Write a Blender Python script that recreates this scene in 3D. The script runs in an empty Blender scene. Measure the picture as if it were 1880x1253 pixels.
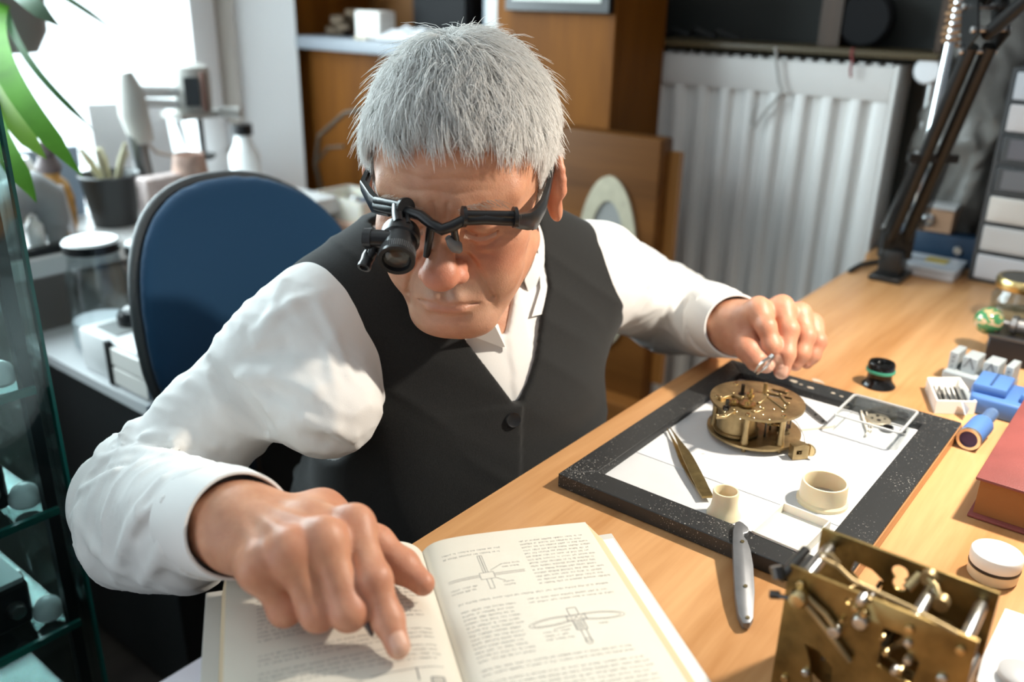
import bpy, bmesh, math, random
import numpy as np
from mathutils import Vector, Matrix, Euler
random.seed(7)
RNG = np.random.default_rng(11)
SC = bpy.context.scene
COL = SC.collection
PI = math.pi

# ------------------------------------------------------------------ camera
W, H, FPX = 1880.0, 1253.0, 1625.0
CAMP = np.array([0.0, 0.0, 1.19])
RW = np.array([[0.62295648, -0.78200211, 0.0199479],
               [0.27548527, 0.24318047, 0.93003824],
               [-0.73214281, -0.573878, 0.36692091]])   # rows: camera right, up, back in world
cam_data = bpy.data.cameras.new('camera')
cam = bpy.data.objects.new('camera', cam_data)
COL.objects.link(cam)
cam_data.sensor_width = 36.0
cam_data.lens = 36.0 * FPX / W
cam_data.clip_start = 0.02
m = Matrix.Identity(4)
for i in range(3):
    for j in range(3):
        m[j][i] = RW[i][j]
m.translation = Vector(CAMP)
cam.matrix_world = m
cam_data.dof.use_dof = True
cam_data.dof.focus_distance = 0.79
cam_data.dof.aperture_fstop = 3.2
SC.camera = cam

def ray(px, py):
    d = np.array([(px - W / 2) / FPX, -(py - H / 2) / FPX, -1.0])
    return d @ RW
def at(px, py, z):
    """where the sight line of a photo point meets the level z"""
    d = ray(px, py); t = (z - CAMP[2]) / d[2]
    return CAMP + d * t
def atd(px, py, d): return CAMP + ray(px, py) * d
def atx(px, py, x):
    d = ray(px, py); return CAMP + d * (x / d[0])
def aty(px, py, y):
    d = ray(px, py); return CAMP + d * (y / d[1])

# ------------------------------------------------------------------ materials
MATS = {}
def mat(name, color, rough=0.5, metal=0.0, spec=0.5, bump=0.0, bscale=80.0, var=0.0, vscale=8.0,
        trans=0.0, ior=1.45, sheen=0.0, coat=0.0, sss=0.0, alpha=1.0, emit=0.0, stretch=None, attr=None):
    if name in MATS: return MATS[name]
    M = bpy.data.materials.new(name); M.use_nodes = True
    nt = M.node_tree; N = nt.nodes; L = nt.links
    b = N['Principled BSDF']
    c = (*color[:3], 1.0)
    b.inputs['Base Color'].default_value = c
    b.inputs['Roughness'].default_value = rough
    b.inputs['Metallic'].default_value = metal
    b.inputs['Specular IOR Level'].default_value = spec
    b.inputs['IOR'].default_value = ior
    b.inputs['Transmission Weight'].default_value = trans
    b.inputs['Sheen Weight'].default_value = sheen
    b.inputs['Coat Weight'].default_value = coat
    b.inputs['Alpha'].default_value = alpha
    if sss:
        b.inputs['Subsurface Weight'].default_value = sss
        b.inputs['Subsurface Radius'].default_value = (0.010, 0.004, 0.002)
        b.inputs['Subsurface Scale'].default_value = 0.4
    if emit:
        b.inputs['Emission Color'].default_value = c
        b.inputs['Emission Strength'].default_value = emit
    tc = N.new('ShaderNodeTexCoord')
    src = tc.outputs['Object']
    if stretch:
        mp = N.new('ShaderNodeMapping'); mp.inputs['Scale'].default_value = stretch
        L.new(src, mp.inputs['Vector']); src = mp.outputs['Vector']
    col_out = None
    if var:
        nz = N.new('ShaderNodeTexNoise'); nz.inputs['Scale'].default_value = vscale
        nz.inputs['Detail'].default_value = 5.0
        L.new(src, nz.inputs['Vector'])
        rp = N.new('ShaderNodeValToRGB')
        rp.color_ramp.elements[0].position = 0.3; rp.color_ramp.elements[1].position = 0.7
        rp.color_ramp.elements[0].color = (*[max(0, x * (1 - var)) for x in color[:3]], 1)
        rp.color_ramp.elements[1].color = (*[min(1, x * (1 + var)) for x in color[:3]], 1)
        L.new(nz.outputs['Fac'], rp.inputs['Fac']); col_out = rp.outputs['Color']
        L.new(col_out, b.inputs['Base Color'])
    if bump:
        nb = N.new('ShaderNodeTexNoise'); nb.inputs['Scale'].default_value = bscale
        nb.inputs['Detail'].default_value = 4.0
        L.new(src, nb.inputs['Vector'])
        bp = N.new('ShaderNodeBump'); bp.inputs['Strength'].default_value = bump
        bp.inputs['Distance'].default_value = 0.001
        L.new(nb.outputs['Fac'], bp.inputs['Height'])
        L.new(bp.outputs['Normal'], b.inputs['Normal'])
    MATS[name] = M
    return M

def wood(name, dark, light, axis=0, scale=18.0, rough=0.4, along=0.06, coat=0.0, streak=0.25, spec=.5):
    """veneer: stretched grain plus broad cathedral bands"""
    if name in MATS: return MATS[name]
    M = bpy.data.materials.new(name); M.use_nodes = True
    nt = M.node_tree; N = nt.nodes; L = nt.links; b = N['Principled BSDF']
    tc = N.new('ShaderNodeTexCoord'); mp = N.new('ShaderNodeMapping')
    s = [scale, scale, scale]; s[axis] = scale * along
    mp.inputs['Scale'].default_value = s
    L.new(tc.outputs['Object'], mp.inputs['Vector'])
    n1 = N.new('ShaderNodeTexNoise'); n1.inputs['Scale'].default_value = 1.0; n1.inputs['Detail'].default_value = 6
    n1.inputs['Distortion'].default_value = 0.6
    n2 = N.new('ShaderNodeTexNoise'); n2.inputs['Scale'].default_value = 9.0; n2.inputs['Detail'].default_value = 4
    L.new(mp.outputs['Vector'], n1.inputs['Vector']); L.new(mp.outputs['Vector'], n2.inputs['Vector'])
    mx = N.new('ShaderNodeMath'); mx.operation = 'MULTIPLY_ADD'
    mx.inputs[1].default_value = streak; L.new(n2.outputs['Fac'], mx.inputs[0]); L.new(n1.outputs['Fac'], mx.inputs[2])
    rp = N.new('ShaderNodeValToRGB')
    rp.color_ramp.elements[0].position = 0.42; rp.color_ramp.elements[1].position = 0.85
    rp.color_ramp.elements[0].color = (*dark, 1); rp.color_ramp.elements[1].color = (*light, 1)
    L.new(mx.outputs[0], rp.inputs['Fac']); L.new(rp.outputs['Color'], b.inputs['Base Color'])
    b.inputs['Roughness'].default_value = rough
    b.inputs['Coat Weight'].default_value = coat
    b.inputs['Specular IOR Level'].default_value = spec
    MATS[name] = M
    return M

# ------------------------------------------------------------------ object bookkeeping
def setp(o, label=None, cat=None, group=None, kind=None):
    if label: o['label'] = label
    if cat: o['category'] = cat
    if group: o['group'] = group
    if kind: o['kind'] = kind
    return o
def thing(name, label, cat, loc=(0, 0, 0), rz=0.0, group=None):
    o = bpy.data.objects.new(name, None); COL.objects.link(o)
    o.empty_display_size = 0.02
    o.location = Vector([float(v) for v in loc]); o.rotation_euler = (0, 0, rz)
    return setp(o, label, cat, group)
def link_mesh(name, me, material, parent=None, smooth=True):
    if material is not None:
        for mm in (material if isinstance(material, (list, tuple)) else [material]):
            me.materials.append(mm)
    if smooth:
        me.polygons.foreach_set('use_smooth', [True] * len(me.polygons))
    o = bpy.data.objects.new(name, me); COL.objects.link(o)
    if parent is not None: o.parent = parent
    return o
def obj(name, bm, material, parent=None, smooth=None, bevel=0.0, seg=2, loc=None, rot=None):
    if smooth is None: smooth = True
    bmesh.ops.recalc_face_normals(bm, faces=bm.faces)
    me = bpy.data.meshes.new(name); bm.to_mesh(me); bm.free()
    o = link_mesh(name, me, material, parent, smooth)
    if smooth:
        md = o.modifiers.new('split', 'EDGE_SPLIT'); md.split_angle = math.radians(38)
    if bevel:
        mb = o.modifiers.new('bevel', 'BEVEL'); mb.width = bevel; mb.segments = seg; mb.limit_method = 'ANGLE'
        mb.angle_limit = math.radians(40)
        if smooth: # bevel first
            o.modifiers.move(1, 0)
    if loc is not None: o.location = loc
    if rot is not None: o.rotation_euler = rot
    return o
def structure(name, bm, material, **k):
    o = obj(name, bm, material, **k); o['kind'] = 'structure'; return o
def copy_tree(o, parent=None):
    c = o.copy(); COL.objects.link(c)
    if parent is not None: c.parent = parent
    for ch in [x for x in bpy.data.objects if x.parent == o]:
        copy_tree(ch, c)
    return c

# ------------------------------------------------------------------ bmesh builders
def BM(): return bmesh.new()
def V(p): return Vector([float(x) for x in p])
def box(bm, c, s, rot=None, taper=None):
    """box centred at c with full size s"""
    r = rot.to_matrix().to_4x4() if rot is not None else Matrix.Identity(4)
    mt = Matrix.Translation(V(c)) @ r @ Matrix.Diagonal((s[0], s[1], s[2], 1))
    g = bmesh.ops.create_cube(bm, size=1.0, matrix=mt)
    return g['verts']
def rbox(bm, c, s, r=0.003, seg=2, rz=0.0):
    tmp = bmesh.new()
    bmesh.ops.create_cube(tmp, size=1.0, matrix=Matrix.Diagonal((s[0], s[1], s[2], 1)))
    bmesh.ops.bevel(tmp, geom=tmp.edges[:], offset=r, segments=seg, affect='EDGES', profile=0.5)
    bmesh.ops.transform(tmp, matrix=Matrix.Translation(V(c)) @ Matrix.Rotation(rz, 4, 'Z'), verts=tmp.verts)
    merge(bm, tmp)
def merge(bm, tmp):
    me = bpy.data.meshes.new('tmp'); tmp.to_mesh(me); tmp.free(); bm.from_mesh(me); bpy.data.meshes.remove(me)
def frame_of(d):
    d = V(d).normalized()
    a = Vector((0, 0, 1)) if abs(d.z) < 0.95 else Vector((1, 0, 0))
    x = a.cross(d).normalized(); y = d.cross(x)
    return x, y, d
def cyl(bm, a, b, r1, r2=None, n=24, caps=True):
    a, b = V(a), V(b)
    if r2 is None: r2 = r1
    x, y, d = frame_of(b - a)
    va = [bm.verts.new(a + (x * math.cos(t) + y * math.sin(t)) * r1) for t in [2 * PI * i / n for i in range(n)]]
    vb = [bm.verts.new(b + (x * math.cos(t) + y * math.sin(t)) * r2) for t in [2 * PI * i / n for i in range(n)]]
    for i in range(n):
        j = (i + 1) % n
        bm.faces.new((va[i], va[j], vb[j], vb[i]))
    if caps:
        bm.faces.new(va[::-1]); bm.faces.new(vb)
def lathe(bm, prof, origin=(0, 0, 0), axis=(0, 0, 1), n=40, close=False):
    """prof: list of (radius, height)"""
    o = V(origin); x, y, d = frame_of(axis)
    rings = []
    for r, h in prof:
        if r < 1e-6: rings.append([bm.verts.new(o + d * h)])
        else: rings.append([bm.verts.new(o + d * h + (x * math.cos(2 * PI * i / n) + y * math.sin(2 * PI * i / n)) * r) for i in range(n)])
    rr = list(zip(rings[:-1], rings[1:]))
    if close: rr.append((rings[-1], rings[0]))
    for A, B in rr:
        for i in range(n):
            j = (i + 1) % n
            if len(A) == 1 and len(B) == 1: continue
            if len(A) == 1: bm.faces.new((A[0], B[j], B[i]))
            elif len(B) == 1: bm.faces.new((A[i], A[j], B[0]))
            else: bm.faces.new((A[i], A[j], B[j], B[i]))
def tube(bm, pts, r, n=8, caps=True, radii=None):
    P = [V(p) for p in pts]; k = len(P)
    up = None; rings = []
    for i in range(k):
        t = (P[min(i + 1, k - 1)] - P[max(i - 1, 0)])
        if t.length < 1e-9: t = Vector((0, 0, 1))
        t.normalize()
        if up is None: x, y, _ = frame_of(t)
        else:
            x = (up - t * up.dot(t))
            if x.length < 1e-6: x = frame_of(t)[0]
            x.normalize(); y = t.cross(x)
        up = x
        rr = radii[i] if radii else r
        rings.append([bm.verts.new(P[i] + (x * math.cos(2 * PI * j / n) + y * math.sin(2 * PI * j / n)) * rr) for j in range(n)])
    for A, B in zip(rings[:-1], rings[1:]):
        for i in range(n):
            j = (i + 1) % n; bm.faces.new((A[i], A[j], B[j], B[i]))
    if caps:
        bm.faces.new(rings[0][::-1]); bm.faces.new(rings[-1])
def prism(bm, outline, z0, z1, mtx=None):
    """extrude a 2-D outline from z0 to z1"""
    A = [bm.verts.new((x, y, z0)) for x, y in outline]; B = [bm.verts.new((x, y, z1)) for x, y in outline]
    n = len(A)
    bm.faces.new(A[::-1]); bm.faces.new(B)
    for i in range(n):
        j = (i + 1) % n; bm.faces.new((A[i], A[j], B[j], B[i]))
    if mtx is not None: bmesh.ops.transform(bm, matrix=mtx, verts=A + B)
    return A + B
def plate_holes(bm, outer, holes, z0, z1, mtx=None):
    """flat plate with holes, given as 2-D loops"""
    tmp = bmesh.new(); edges = []
    for loop in [outer] + holes:
        vs = [tmp.verts.new((x, y, z0)) for x, y in loop]
        for i in range(len(vs)): edges.append(tmp.edges.new((vs[i], vs[(i + 1) % len(vs)])))
    bmesh.ops.triangle_fill(tmp, use_beauty=True, use_dissolve=False, edges=edges)
    # drop triangles lying inside holes
    def inside(p, loop):
        c = False; j = len(loop) - 1
        for i in range(len(loop)):
            xi, yi = loop[i]; xj, yj = loop[j]
            if (yi > p[1]) != (yj > p[1]) and p[0] < (xj - xi) * (p[1] - yi) / (yj - yi) + xi: c = not c
            j = i
        return c
    kill = [f for f in tmp.faces if any(inside(f.calc_center_median(), h) for h in holes) or not inside(f.calc_center_median(), outer)]
    bmesh.ops.delete(tmp, geom=kill, context='FACES_ONLY')
    g = bmesh.ops.extrude_face_region(tmp, geom=tmp.faces[:])
    bmesh.ops.translate(tmp, vec=(0, 0, z1 - z0), verts=[v for v in g['geom'] if isinstance(v, bmesh.types.BMVert)])
    bmesh.ops.recalc_face_normals(tmp, faces=tmp.faces)
    if mtx is not None: bmesh.ops.transform(tmp, matrix=mtx, verts=tmp.verts)
    merge(bm, tmp)
def circ(cx, cy, r, n=32, ry=None, a0=0.0):
    return [(cx + r * math.cos(a0 + 2 * PI * i / n), cy + (ry or r) * math.sin(a0 + 2 * PI * i / n)) for i in range(n)]
def gear_outline(r, teeth, depth):
    out = []
    for i in range(teeth):
        for k, rr in ((0.0, r - depth), (0.25, r - depth), (0.4, r), (0.65, r), (0.8, r - depth)):
            a = 2 * PI * (i + k) / teeth; out.append((rr * math.cos(a), rr * math.sin(a)))
    return out
def gear(bm, c, r, teeth, t, spokes=0, hub=0.003, depth=0.0012, axis_rot=None):
    mt = Matrix.Translation(V(c)) @ (axis_rot.to_matrix().to_4x4() if axis_rot is not None else Matrix.Identity(4))
    holes = []
    if spokes:
        ri, ro = hub * 1.6, r - depth - 0.0022
        for s in range(spokes):
            a0 = 2 * PI * s / spokes + 0.13; a1 = 2 * PI * (s + 1) / spokes - 0.13
            q = [a0 + (a1 - a0) * i / 8 for i in range(9)]
            holes.append([(ro * math.cos(a), ro * math.sin(a)) for a in q] + [(ri * math.cos(a), ri * math.sin(a)) for a in q[::-1]])
    plate_holes(bm, gear_outline(r, teeth, depth), holes, -t / 2, t / 2, mt)

# ------------------------------------------------------------------ implicit surfaces
F32 = np.float32
def sph(P, c, r): return np.linalg.norm(P - np.asarray(c, F32), axis=1) - r
def ell(P, c, r, R=None):
    q = P - np.asarray(c, F32)
    if R is not None: q = q @ np.asarray(R, F32)      # columns of R = ellipsoid axes in P space
    r = np.asarray(r, F32)
    k0 = np.linalg.norm(q / r, axis=1); k1 = np.linalg.norm(q / (r * r), axis=1) + 1e-9
    return k0 * (k0 - 1.0) / k1
def rc(P, a, b, r1, r2=None):
    if r2 is None: r2 = r1
    a = np.asarray(a, F32); d = np.asarray(b, F32) - a
    q = P - a; t = np.clip(q @ d / (d @ d + 1e-12), 0, 1)
    return np.linalg.norm(q - t[:, None] * d, axis=1) - (r1 + (r2 - r1) * t)
def chain(P, pts, rad, k=0.004):
    d = None
    for i in range(len(pts) - 1):
        e = rc(P, pts[i], pts[i + 1], rad[i], rad[i + 1])
        d = e if d is None else smin(d, e, k)
    return d
def smin(a, b, k):
    if k <= 0: return np.minimum(a, b)
    h = np.maximum(k - np.abs(a - b), 0) / k
    return np.minimum(a, b) - h * h * k * 0.25
def smax(a, b, k): return -smin(-a, -b, k)
def sbox(P, c, hs, R=None, r=0.0):
    q = P - np.asarray(c, F32)
    if R is not None: q = q @ np.asarray(R, F32)
    q = np.abs(q) - (np.asarray(hs, F32) - r)
    return np.linalg.norm(np.maximum(q, 0), axis=1) + np.minimum(q.max(axis=1), 0) - r

def vnoise(P, seed=0):
    """smooth value noise in [-1,1]"""
    i = np.floor(P).astype(np.int64); f = (P - i).astype(F32); f = f * f * (3 - 2 * f)
    def h(x, y, z):
        n = (x * 374761393 + y * 668265263 + z * 2147483647 + seed * 974711) & 0xffffffff
        n = ((n ^ (n >> 13)) * 1274126177) & 0xffffffff
        return ((n ^ (n >> 16)) & 0xffff).astype(F32) / 32767.5 - 1
    out = 0
    for a in (0, 1):
        for b in (0, 1):
            for c in (0, 1):
                w = (f[:, 0] if a else 1 - f[:, 0]) * (f[:, 1] if b else 1 - f[:, 1]) * (f[:, 2] if c else 1 - f[:, 2])
                out = out + w * h(i[:, 0] + a, i[:, 1] + b, i[:, 2] + c)
    return out

def surface(fn, lo, hi, h, coarse=4):
    """naive surface nets of fn(P)=0; returns vertices and quads"""
    lo = np.asarray(lo, float); hi = np.asarray(hi, float)
    n = (np.ceil((hi - lo) / (h * coarse)).astype(int)) * coarse + 1
    ax = [lo[i] + np.arange(n[i]) * h for i in range(3)]
    cx = [a[::coarse] for a in ax]
    C = np.stack(np.meshgrid(*cx, indexing='ij'), -1).reshape(-1, 3).astype(F32)
    D = fn(C).reshape([len(a) for a in cx])
    Fv = np.repeat(np.repeat(np.repeat(D, coarse, 0), coarse, 1), coarse, 2)[:n[0], :n[1], :n[2]].astype(F32).copy()
    # nearest-coarse upsample, shifted so each block is centred on its sample
    act = np.abs(D) < h * coarse * 1.9
    A = np.repeat(np.repeat(np.repeat(act, coarse, 0), coarse, 1), coarse, 2)[:n[0], :n[1], :n[2]]
    A2 = A.copy()
    for axis in range(3):                      # grow by one block backwards too
        sh = np.zeros_like(A2); sl = [slice(None)] * 3; sr = [slice(None)] * 3
        sl[axis] = slice(0, -coarse); sr[axis] = slice(coarse, None)
        sh[tuple(sl)] = A2[tuple(sr)]; A2 = A2 | sh
    idx = np.argwhere(A2)
    out = np.empty(len(idx), F32)
    for s in range(0, len(idx), 400000):
        q = idx[s:s + 400000]
        out[s:s + 400000] = fn((lo + q * h).astype(F32))
    Fv[A2] = out
    neg = Fv < 0
    N0, N1, N2 = n
    acc = np.zeros((N0 - 1, N1 - 1, N2 - 1, 3), F32); cnt = np.zeros((N0 - 1, N1 - 1, N2 - 1), F32)
    def edges(axis):
        sl0 = [slice(None)] * 3; sl1 = [slice(None)] * 3
        sl0[axis] = slice(0, -1); sl1[axis] = slice(1, None)
        a, b = Fv[tuple(sl0)], Fv[tuple(sl1)]
        x = np.argwhere((a < 0) != (b < 0))
        va = a[tuple(x.T)]; vb = b[tuple(x.T)]
        t = va / (va - vb + 1e-20)
        p = x.astype(F32); p[:, axis] += t
        return x, p, va < 0
    quads = []
    for axis in range(3):
        x, p, s = edges(axis)
        o1, o2 = [(1, 2), (2, 0), (0, 1)][axis]
        cells = []
        for d1, d2 in ((0, 0), (-1, 0), (-1, -1), (0, -1)):
            c = x.copy(); c[:, o1] += d1; c[:, o2] += d2; cells.append(c)
        ok = np.ones(len(x), bool)
        for c in cells: ok &= ((c >= 0) & (c < np.array([N0 - 1, N1 - 1, N2 - 1]))).all(1)
        for c in cells:
            cc = c[ok]
            np.add.at(acc, tuple(cc.T), p[ok]); np.add.at(cnt, tuple(cc.T), 1)
        lin = [np.ravel_multi_index(c[ok].T, (N0 - 1, N1 - 1, N2 - 1)) for c in cells]
        q = np.stack(lin, 1); fl = ~s[ok]
        q[fl] = q[fl][:, ::-1]
        quads.append(q)
    q = np.concatenate(quads)
    used, inv = np.unique(q, return_inverse=True)
    verts = (acc.reshape(-1, 3)[used] / cnt.reshape(-1)[used][:, None]) * h + lo
    return verts, inv.reshape(q.shape)
def mesh_np(name, verts, faces):
    me = bpy.data.meshes.new(name)
    me.vertices.add(len(verts)); me.vertices.foreach_set('co', np.asarray(verts, F32).ravel())
    k = faces.shape[1]
    me.loops.add(faces.size); me.loops.foreach_set('vertex_index', faces.ravel().astype(np.int32))
    me.polygons.add(len(faces)); me.polygons.foreach_set('loop_start', np.arange(0, faces.size, k, dtype=np.int32))
    me.update(calc_edges=True); me.validate()
    return me
def relax(verts, faces, it=2, lam=0.5):
    """Laplacian smoothing of a quad mesh"""
    v = verts.copy(); e = np.concatenate([faces[:, [0, 1]], faces[:, [1, 2]], faces[:, [2, 3]], faces[:, [3, 0]]])
    for _ in range(it):
        s = np.zeros_like(v); c = np.zeros(len(v))
        np.add.at(s, e[:, 0], v[e[:, 1]]); np.add.at(c, e[:, 0], 1)
        np.add.at(s, e[:, 1], v[e[:, 0]]); np.add.at(c, e[:, 1], 1)
        v = v + lam * (s / c[:, None] - v)
    return v
def vnormals(verts, faces):
    a = verts[faces[:, 2]] - verts[faces[:, 0]]; b = verts[faces[:, 3]] - verts[faces[:, 1]]
    fn = np.cross(a, b); n = np.zeros_like(verts)
    for i in range(4): np.add.at(n, faces[:, i], fn)
    return n / (np.linalg.norm(n, axis=1)[:, None] + 1e-12)
def point_attr(me, name, data):
    a = me.attributes.new(name, 'FLOAT', 'POINT'); a.data.foreach_set('value', np.asarray(data, F32))
# ================================================================== PERSON
def head_rot(yaw, pitch, roll):
    a, p, r = [math.radians(v) for v in (yaw, pitch, roll)]
    Fd = np.array([math.cos(a) * math.cos(p), math.sin(a) * math.cos(p), -math.sin(p)])
    Xl = np.array([-math.sin(a), math.cos(a), 0.0]); U = np.cross(Fd, Xl)
    if U[2] < 0: Xl = -Xl; U = np.cross(Fd, Xl)
    Xl = np.cross(U, Fd)
    return np.stack([math.cos(r) * Xl + math.sin(r) * U, -Fd, math.cos(r) * U - math.sin(r) * Xl], 1)
HP = np.array([0.620, 0.549, 1.0205]); HR = head_rot(211.0, 14.0, 0.0)      # head centre and axes (his left, back, up)
def h2w(p): return np.asarray(p, float) @ HR.T + HP
SXV = np.array([0.93, -0.37, 0.0]); SXV /= np.linalg.norm(SXV)
BKV = np.array([0.37, 0.93, 0.0]); BKV /= np.linalg.norm(BKV)
TR = np.stack([SXV, BKV, np.array([0, 0, 1.0])], 1); TM = np.array([0.69, 0.606, 0.884])
def t2w(p): return np.asarray(p, float) @ TR.T + TM
def w2t(p): return (np.asarray(p, float) - TM) @ TR
NECK0 = h2w((0, 0.028, -0.045)); NECK1 = t2w((0.0, 0.0, 0.045))
SHR = np.array([0.52, 0.672, 0.868]); ELR = np.array([0.352, 0.733, 0.728]); WRR = at(440, 966, 0.832)
SHL = np.array([0.855, 0.542, 0.882]); ELL_ = np.array([1.088, 0.570, 0.768]); WRL = atd(1350, 600, 1.045)

def head_sdf(P):
    q = ((P - HP.astype(F32)) @ HR.astype(F32)).astype(F32)
    A = q.copy(); A[:, 0] = np.abs(A[:, 0])          # mirrored coordinates for symmetric features
    d = ell(q, (0, .014, .038), (.0775, .098, .088))
    d = smin(d, ell(q, (0, -.030, .030), (.063, .060, .062)), .03)
    d = smin(d, ell(q, (0, -.026, -.032), (.060, .059, .074)), .035)
    d = smin(d, rc(A, (.053, .004, -.058), (.024, -.066, -.098), .019, .019), .03)        # jaw
    d = smin(d, ell(q, (0, -.077, -.098), (.027, .021, .0195)), .022)                      # chin
    d = smin(d, ell(q, (0, -.073, -.062), (.034, .025, .036)), .02)                        # muzzle
    d = smin(d, ell(A, (.047, -.056, -.016), (.021, .023, .017)), .02)                     # cheek bones
    d = smin(d, ell(A, (.040, -.060, -.046), (.023, .025, .032)), .02)                     # cheeks
    d = smin(d, rc(A, (.050, -.062, .026), (.013, -.083, .022), .011, .0125), .014)        # brow ridge
    d = smax(d, -ell(A, (.031, -.1005, .002), (.0195, .0175, .0125)), .012)                # sockets
    d = smin(d, ell(A, (.0315, -.0735, .0015), (.0165, .0155, .0135)), .006)               # lids over the eyes
    d = smin(d, rc(q, (0, -.082, .018), (0, -.112, -.024), .0085, .0125), .014)            # nose
    d = smin(d, ell(q, (0, -.1155, -.030), (.0165, .0145, .0135)), .008)
    d = smin(d, ell(A, (.0150, -.100, -.0345), (.0090, .0130, .0098)), .005)
    d = smax(d, -rc(A, (.0066, -.106, -.046), (.0072, -.102, -.036), .0036, .0026), .003)  # nostrils
    d = smax(d, -rc(A, (.0235, -.098, -.026), (.0225, -.092, -.040), .0020), .006)         # wing crease
    d = smin(d, chain(A, [(0, -.0985, -.0640), (.010, -.0975, -.0630), (.025, -.0875, -.0685)], (.0052, .0050, .0022)), .007)  # lips
    d = smin(d, chain(A, [(0, -.0970, -.0745), (.012, -.0955, -.0740), (.024, -.0870, -.0705)], (.0066, .0060, .0020)), .006)
    d = smax(d, -chain(A, [(0, -.1045, -.0690), (.012, -.1030, -.0685), (.027, -.0890, -.0715)], (.0013, .0013, .0009)), .0035)
    d = smax(d, -rc(q, (0, -.1015, -.052), (0, -.1035, -.060), .0022, .0028), .006)        # philtrum
    fr = np.where(q[:, 1] < -.02, 1.0, 0.0).astype(F32)
    def groove(pts, w, dep):
        """crease pressed into the front of the face along a line of (x, z) points"""
        D2 = None
        for (x0, z0), (x1, z1) in zip(pts[:-1], pts[1:]):
            dx, dz = x1 - x0, z1 - z0
            t = np.clip(((A[:, 0] - x0) * dx + (A[:, 2] - z0) * dz) / (dx * dx + dz * dz + 1e-12), 0, 1)
            e = (A[:, 0] - x0 - t * dx) ** 2 + (A[:, 2] - z0 - t * dz) ** 2
            D2 = e if D2 is None else np.minimum(D2, e)
        return fr * dep * np.exp(-D2 / (w * w))
    d = d + groove([(.019, -.026), (.026, -.036), (.034, -.052), (.0385, -.070)], .0032, .0030)
    d = d + groove([(.0385, -.070), (.039, -.086)], .0032, .0010)
    d = d + groove([(0, -.085), (.013, -.084)], .0060, .0028)                      # under the lip
    d = d + groove([(.0165, .000), (.0250, -.0045), (.0345, -.0055), (.0455, -.0020)], .0011, .0022)   # lid slit
    d = d + groove([(.0175, .0075), (.0280, .0105), (.0400, .0085), (.0480, .003)], .0014, .0018)      # upper lid fold
    d = d + groove([(.0180, -.009), (.0270, -.0165), (.0380, -.0150), (.047, -.008)], .0018, .0014)    # eye bag
    d = d + groove([(.0200, -.014), (.0300, -.0235), (.0400, -.0240)], .0026, .0014)
    for zz in (.038, .049, .059):
        wob = .0012 * np.sin(q[:, 0] * 160 + zz * 900)
        d = d + fr * .0011 * np.exp(-((q[:, 2] - zz - wob + .9 * q[:, 0] ** 2) / .0016) ** 2) * np.exp(-(q[:, 0] / .042) ** 4)
    d = d + groove([(.0045, .016), (.0062, .029)], .0015, .0019)                   # frown lines
    for k in range(3):
        d = d + groove([(.0510, -.001 - .004 * k), (.0600, .006 - .010 * k)], .0011, .0008)
    # ears
    ct, st = math.cos(.55), math.sin(.55)
    ER = np.array([[ct, -st, 0], [st, ct, 0], [0, 0, 1.0]]) @ np.array([[1, 0, 0], [0, math.cos(.15), math.sin(.15)], [0, -math.sin(.15), math.cos(.15)]])
    EC = np.array([.0825, .0170, .000])
    e = ell(A, EC, (.0070, .0185, .0325), ER)
    e = smax(e, -ell(A, EC + ER @ np.array([.0075, -.003, .003]), (.0070, .0105, .0195), ER), .004)
    rim = [EC + ER @ np.array([.0030, .0172 * math.cos(a_), .0305 * math.sin(a_)]) for a_ in np.linspace(-1.0, 3.3, 14)]
    e = smin(e, chain(A, rim, [.0034] * 14), .004)
    e = smin(e, ell(A, EC + ER @ np.array([0.000, -.006, -.0285]), (.0050, .0085, .0100), ER), .006)
    e = smin(e, ell(A, EC + ER @ np.array([.002, -.0155, -.006]), (.0045, .0040, .0070), ER), .004)   # tragus
    d = smin(d, e, .012)
    # neck, straight through to the chest
    n = rc(P, NECK0, NECK1, .054, .060)
    d = smin(d, n, .025)
    return d

FR = 'RIGHT'
def finger(pts, rad): return [np.asarray(p, float) for p in pts], rad
# right hand: index finger pointing at the page, the other three curled under, thumb spread
RH = dict(
    index=finger([at(650, 962, .846), at(686, 1065, .826), at(712, 1138, .806), at(731, 1188, .7965)], (.0118, .0112, .0098, .0080)),
    middle=finger([at(594, 988, .851), at(640, 1124, .812), at(628, 1100, .797), at(618, 1068, .798)], (.0122, .0116, .0098, .0082)),
    ring=finger([at(530, 1008, .848), at(584, 1126, .810), at(568, 1102, .797), at(560, 1074, .798)], (.0118, .0112, .0094, .0080)),
    pinky=finger([at(472, 1036, .838), at(523, 1120, .806), at(512, 1098, .797), at(506, 1072, .798)], (.0106, .0102, .0086, .0072)),
    thumb=finger([at(590, 945, .826), at(690, 1000, .812), at(738, 1040, .803), at(776, 1072, .798)], (.0160, .0128, .0116, .0088)))
LH = dict(
    index=finger([atd(1393, 566, 1.000), atd(1407, 600, .986), atd(1418, 636, .982), atd(1424, 660, .985)], (.0112, .0106, .0102, .0088)),
    middle=finger([atd(1436, 563, 1.004), atd(1449, 606, .988), atd(1443, 650, .982), atd(1435, 682, .984)], (.0112, .0106, .0100, .0090)),
    ring=finger([atd(1469, 576, 1.014), atd(1480, 618, .999), atd(1472, 650, .995), atd(1460, 669, .998)], (.0108, .0102, .0092, .0080)),
    pinky=finger([atd(1492, 594, 1.030), atd(1502, 627, 1.016), atd(1492, 652, 1.014), atd(1481, 666, 1.016)], (.0098, .0092, .0084, .0074)),
    thumb=finger([atd(1368, 622, 1.018), atd(1374, 642, .994), atd(1390, 662, .985), atd(1407, 671, .984)], (.0165, .0135, .0116, .0090)))

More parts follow.
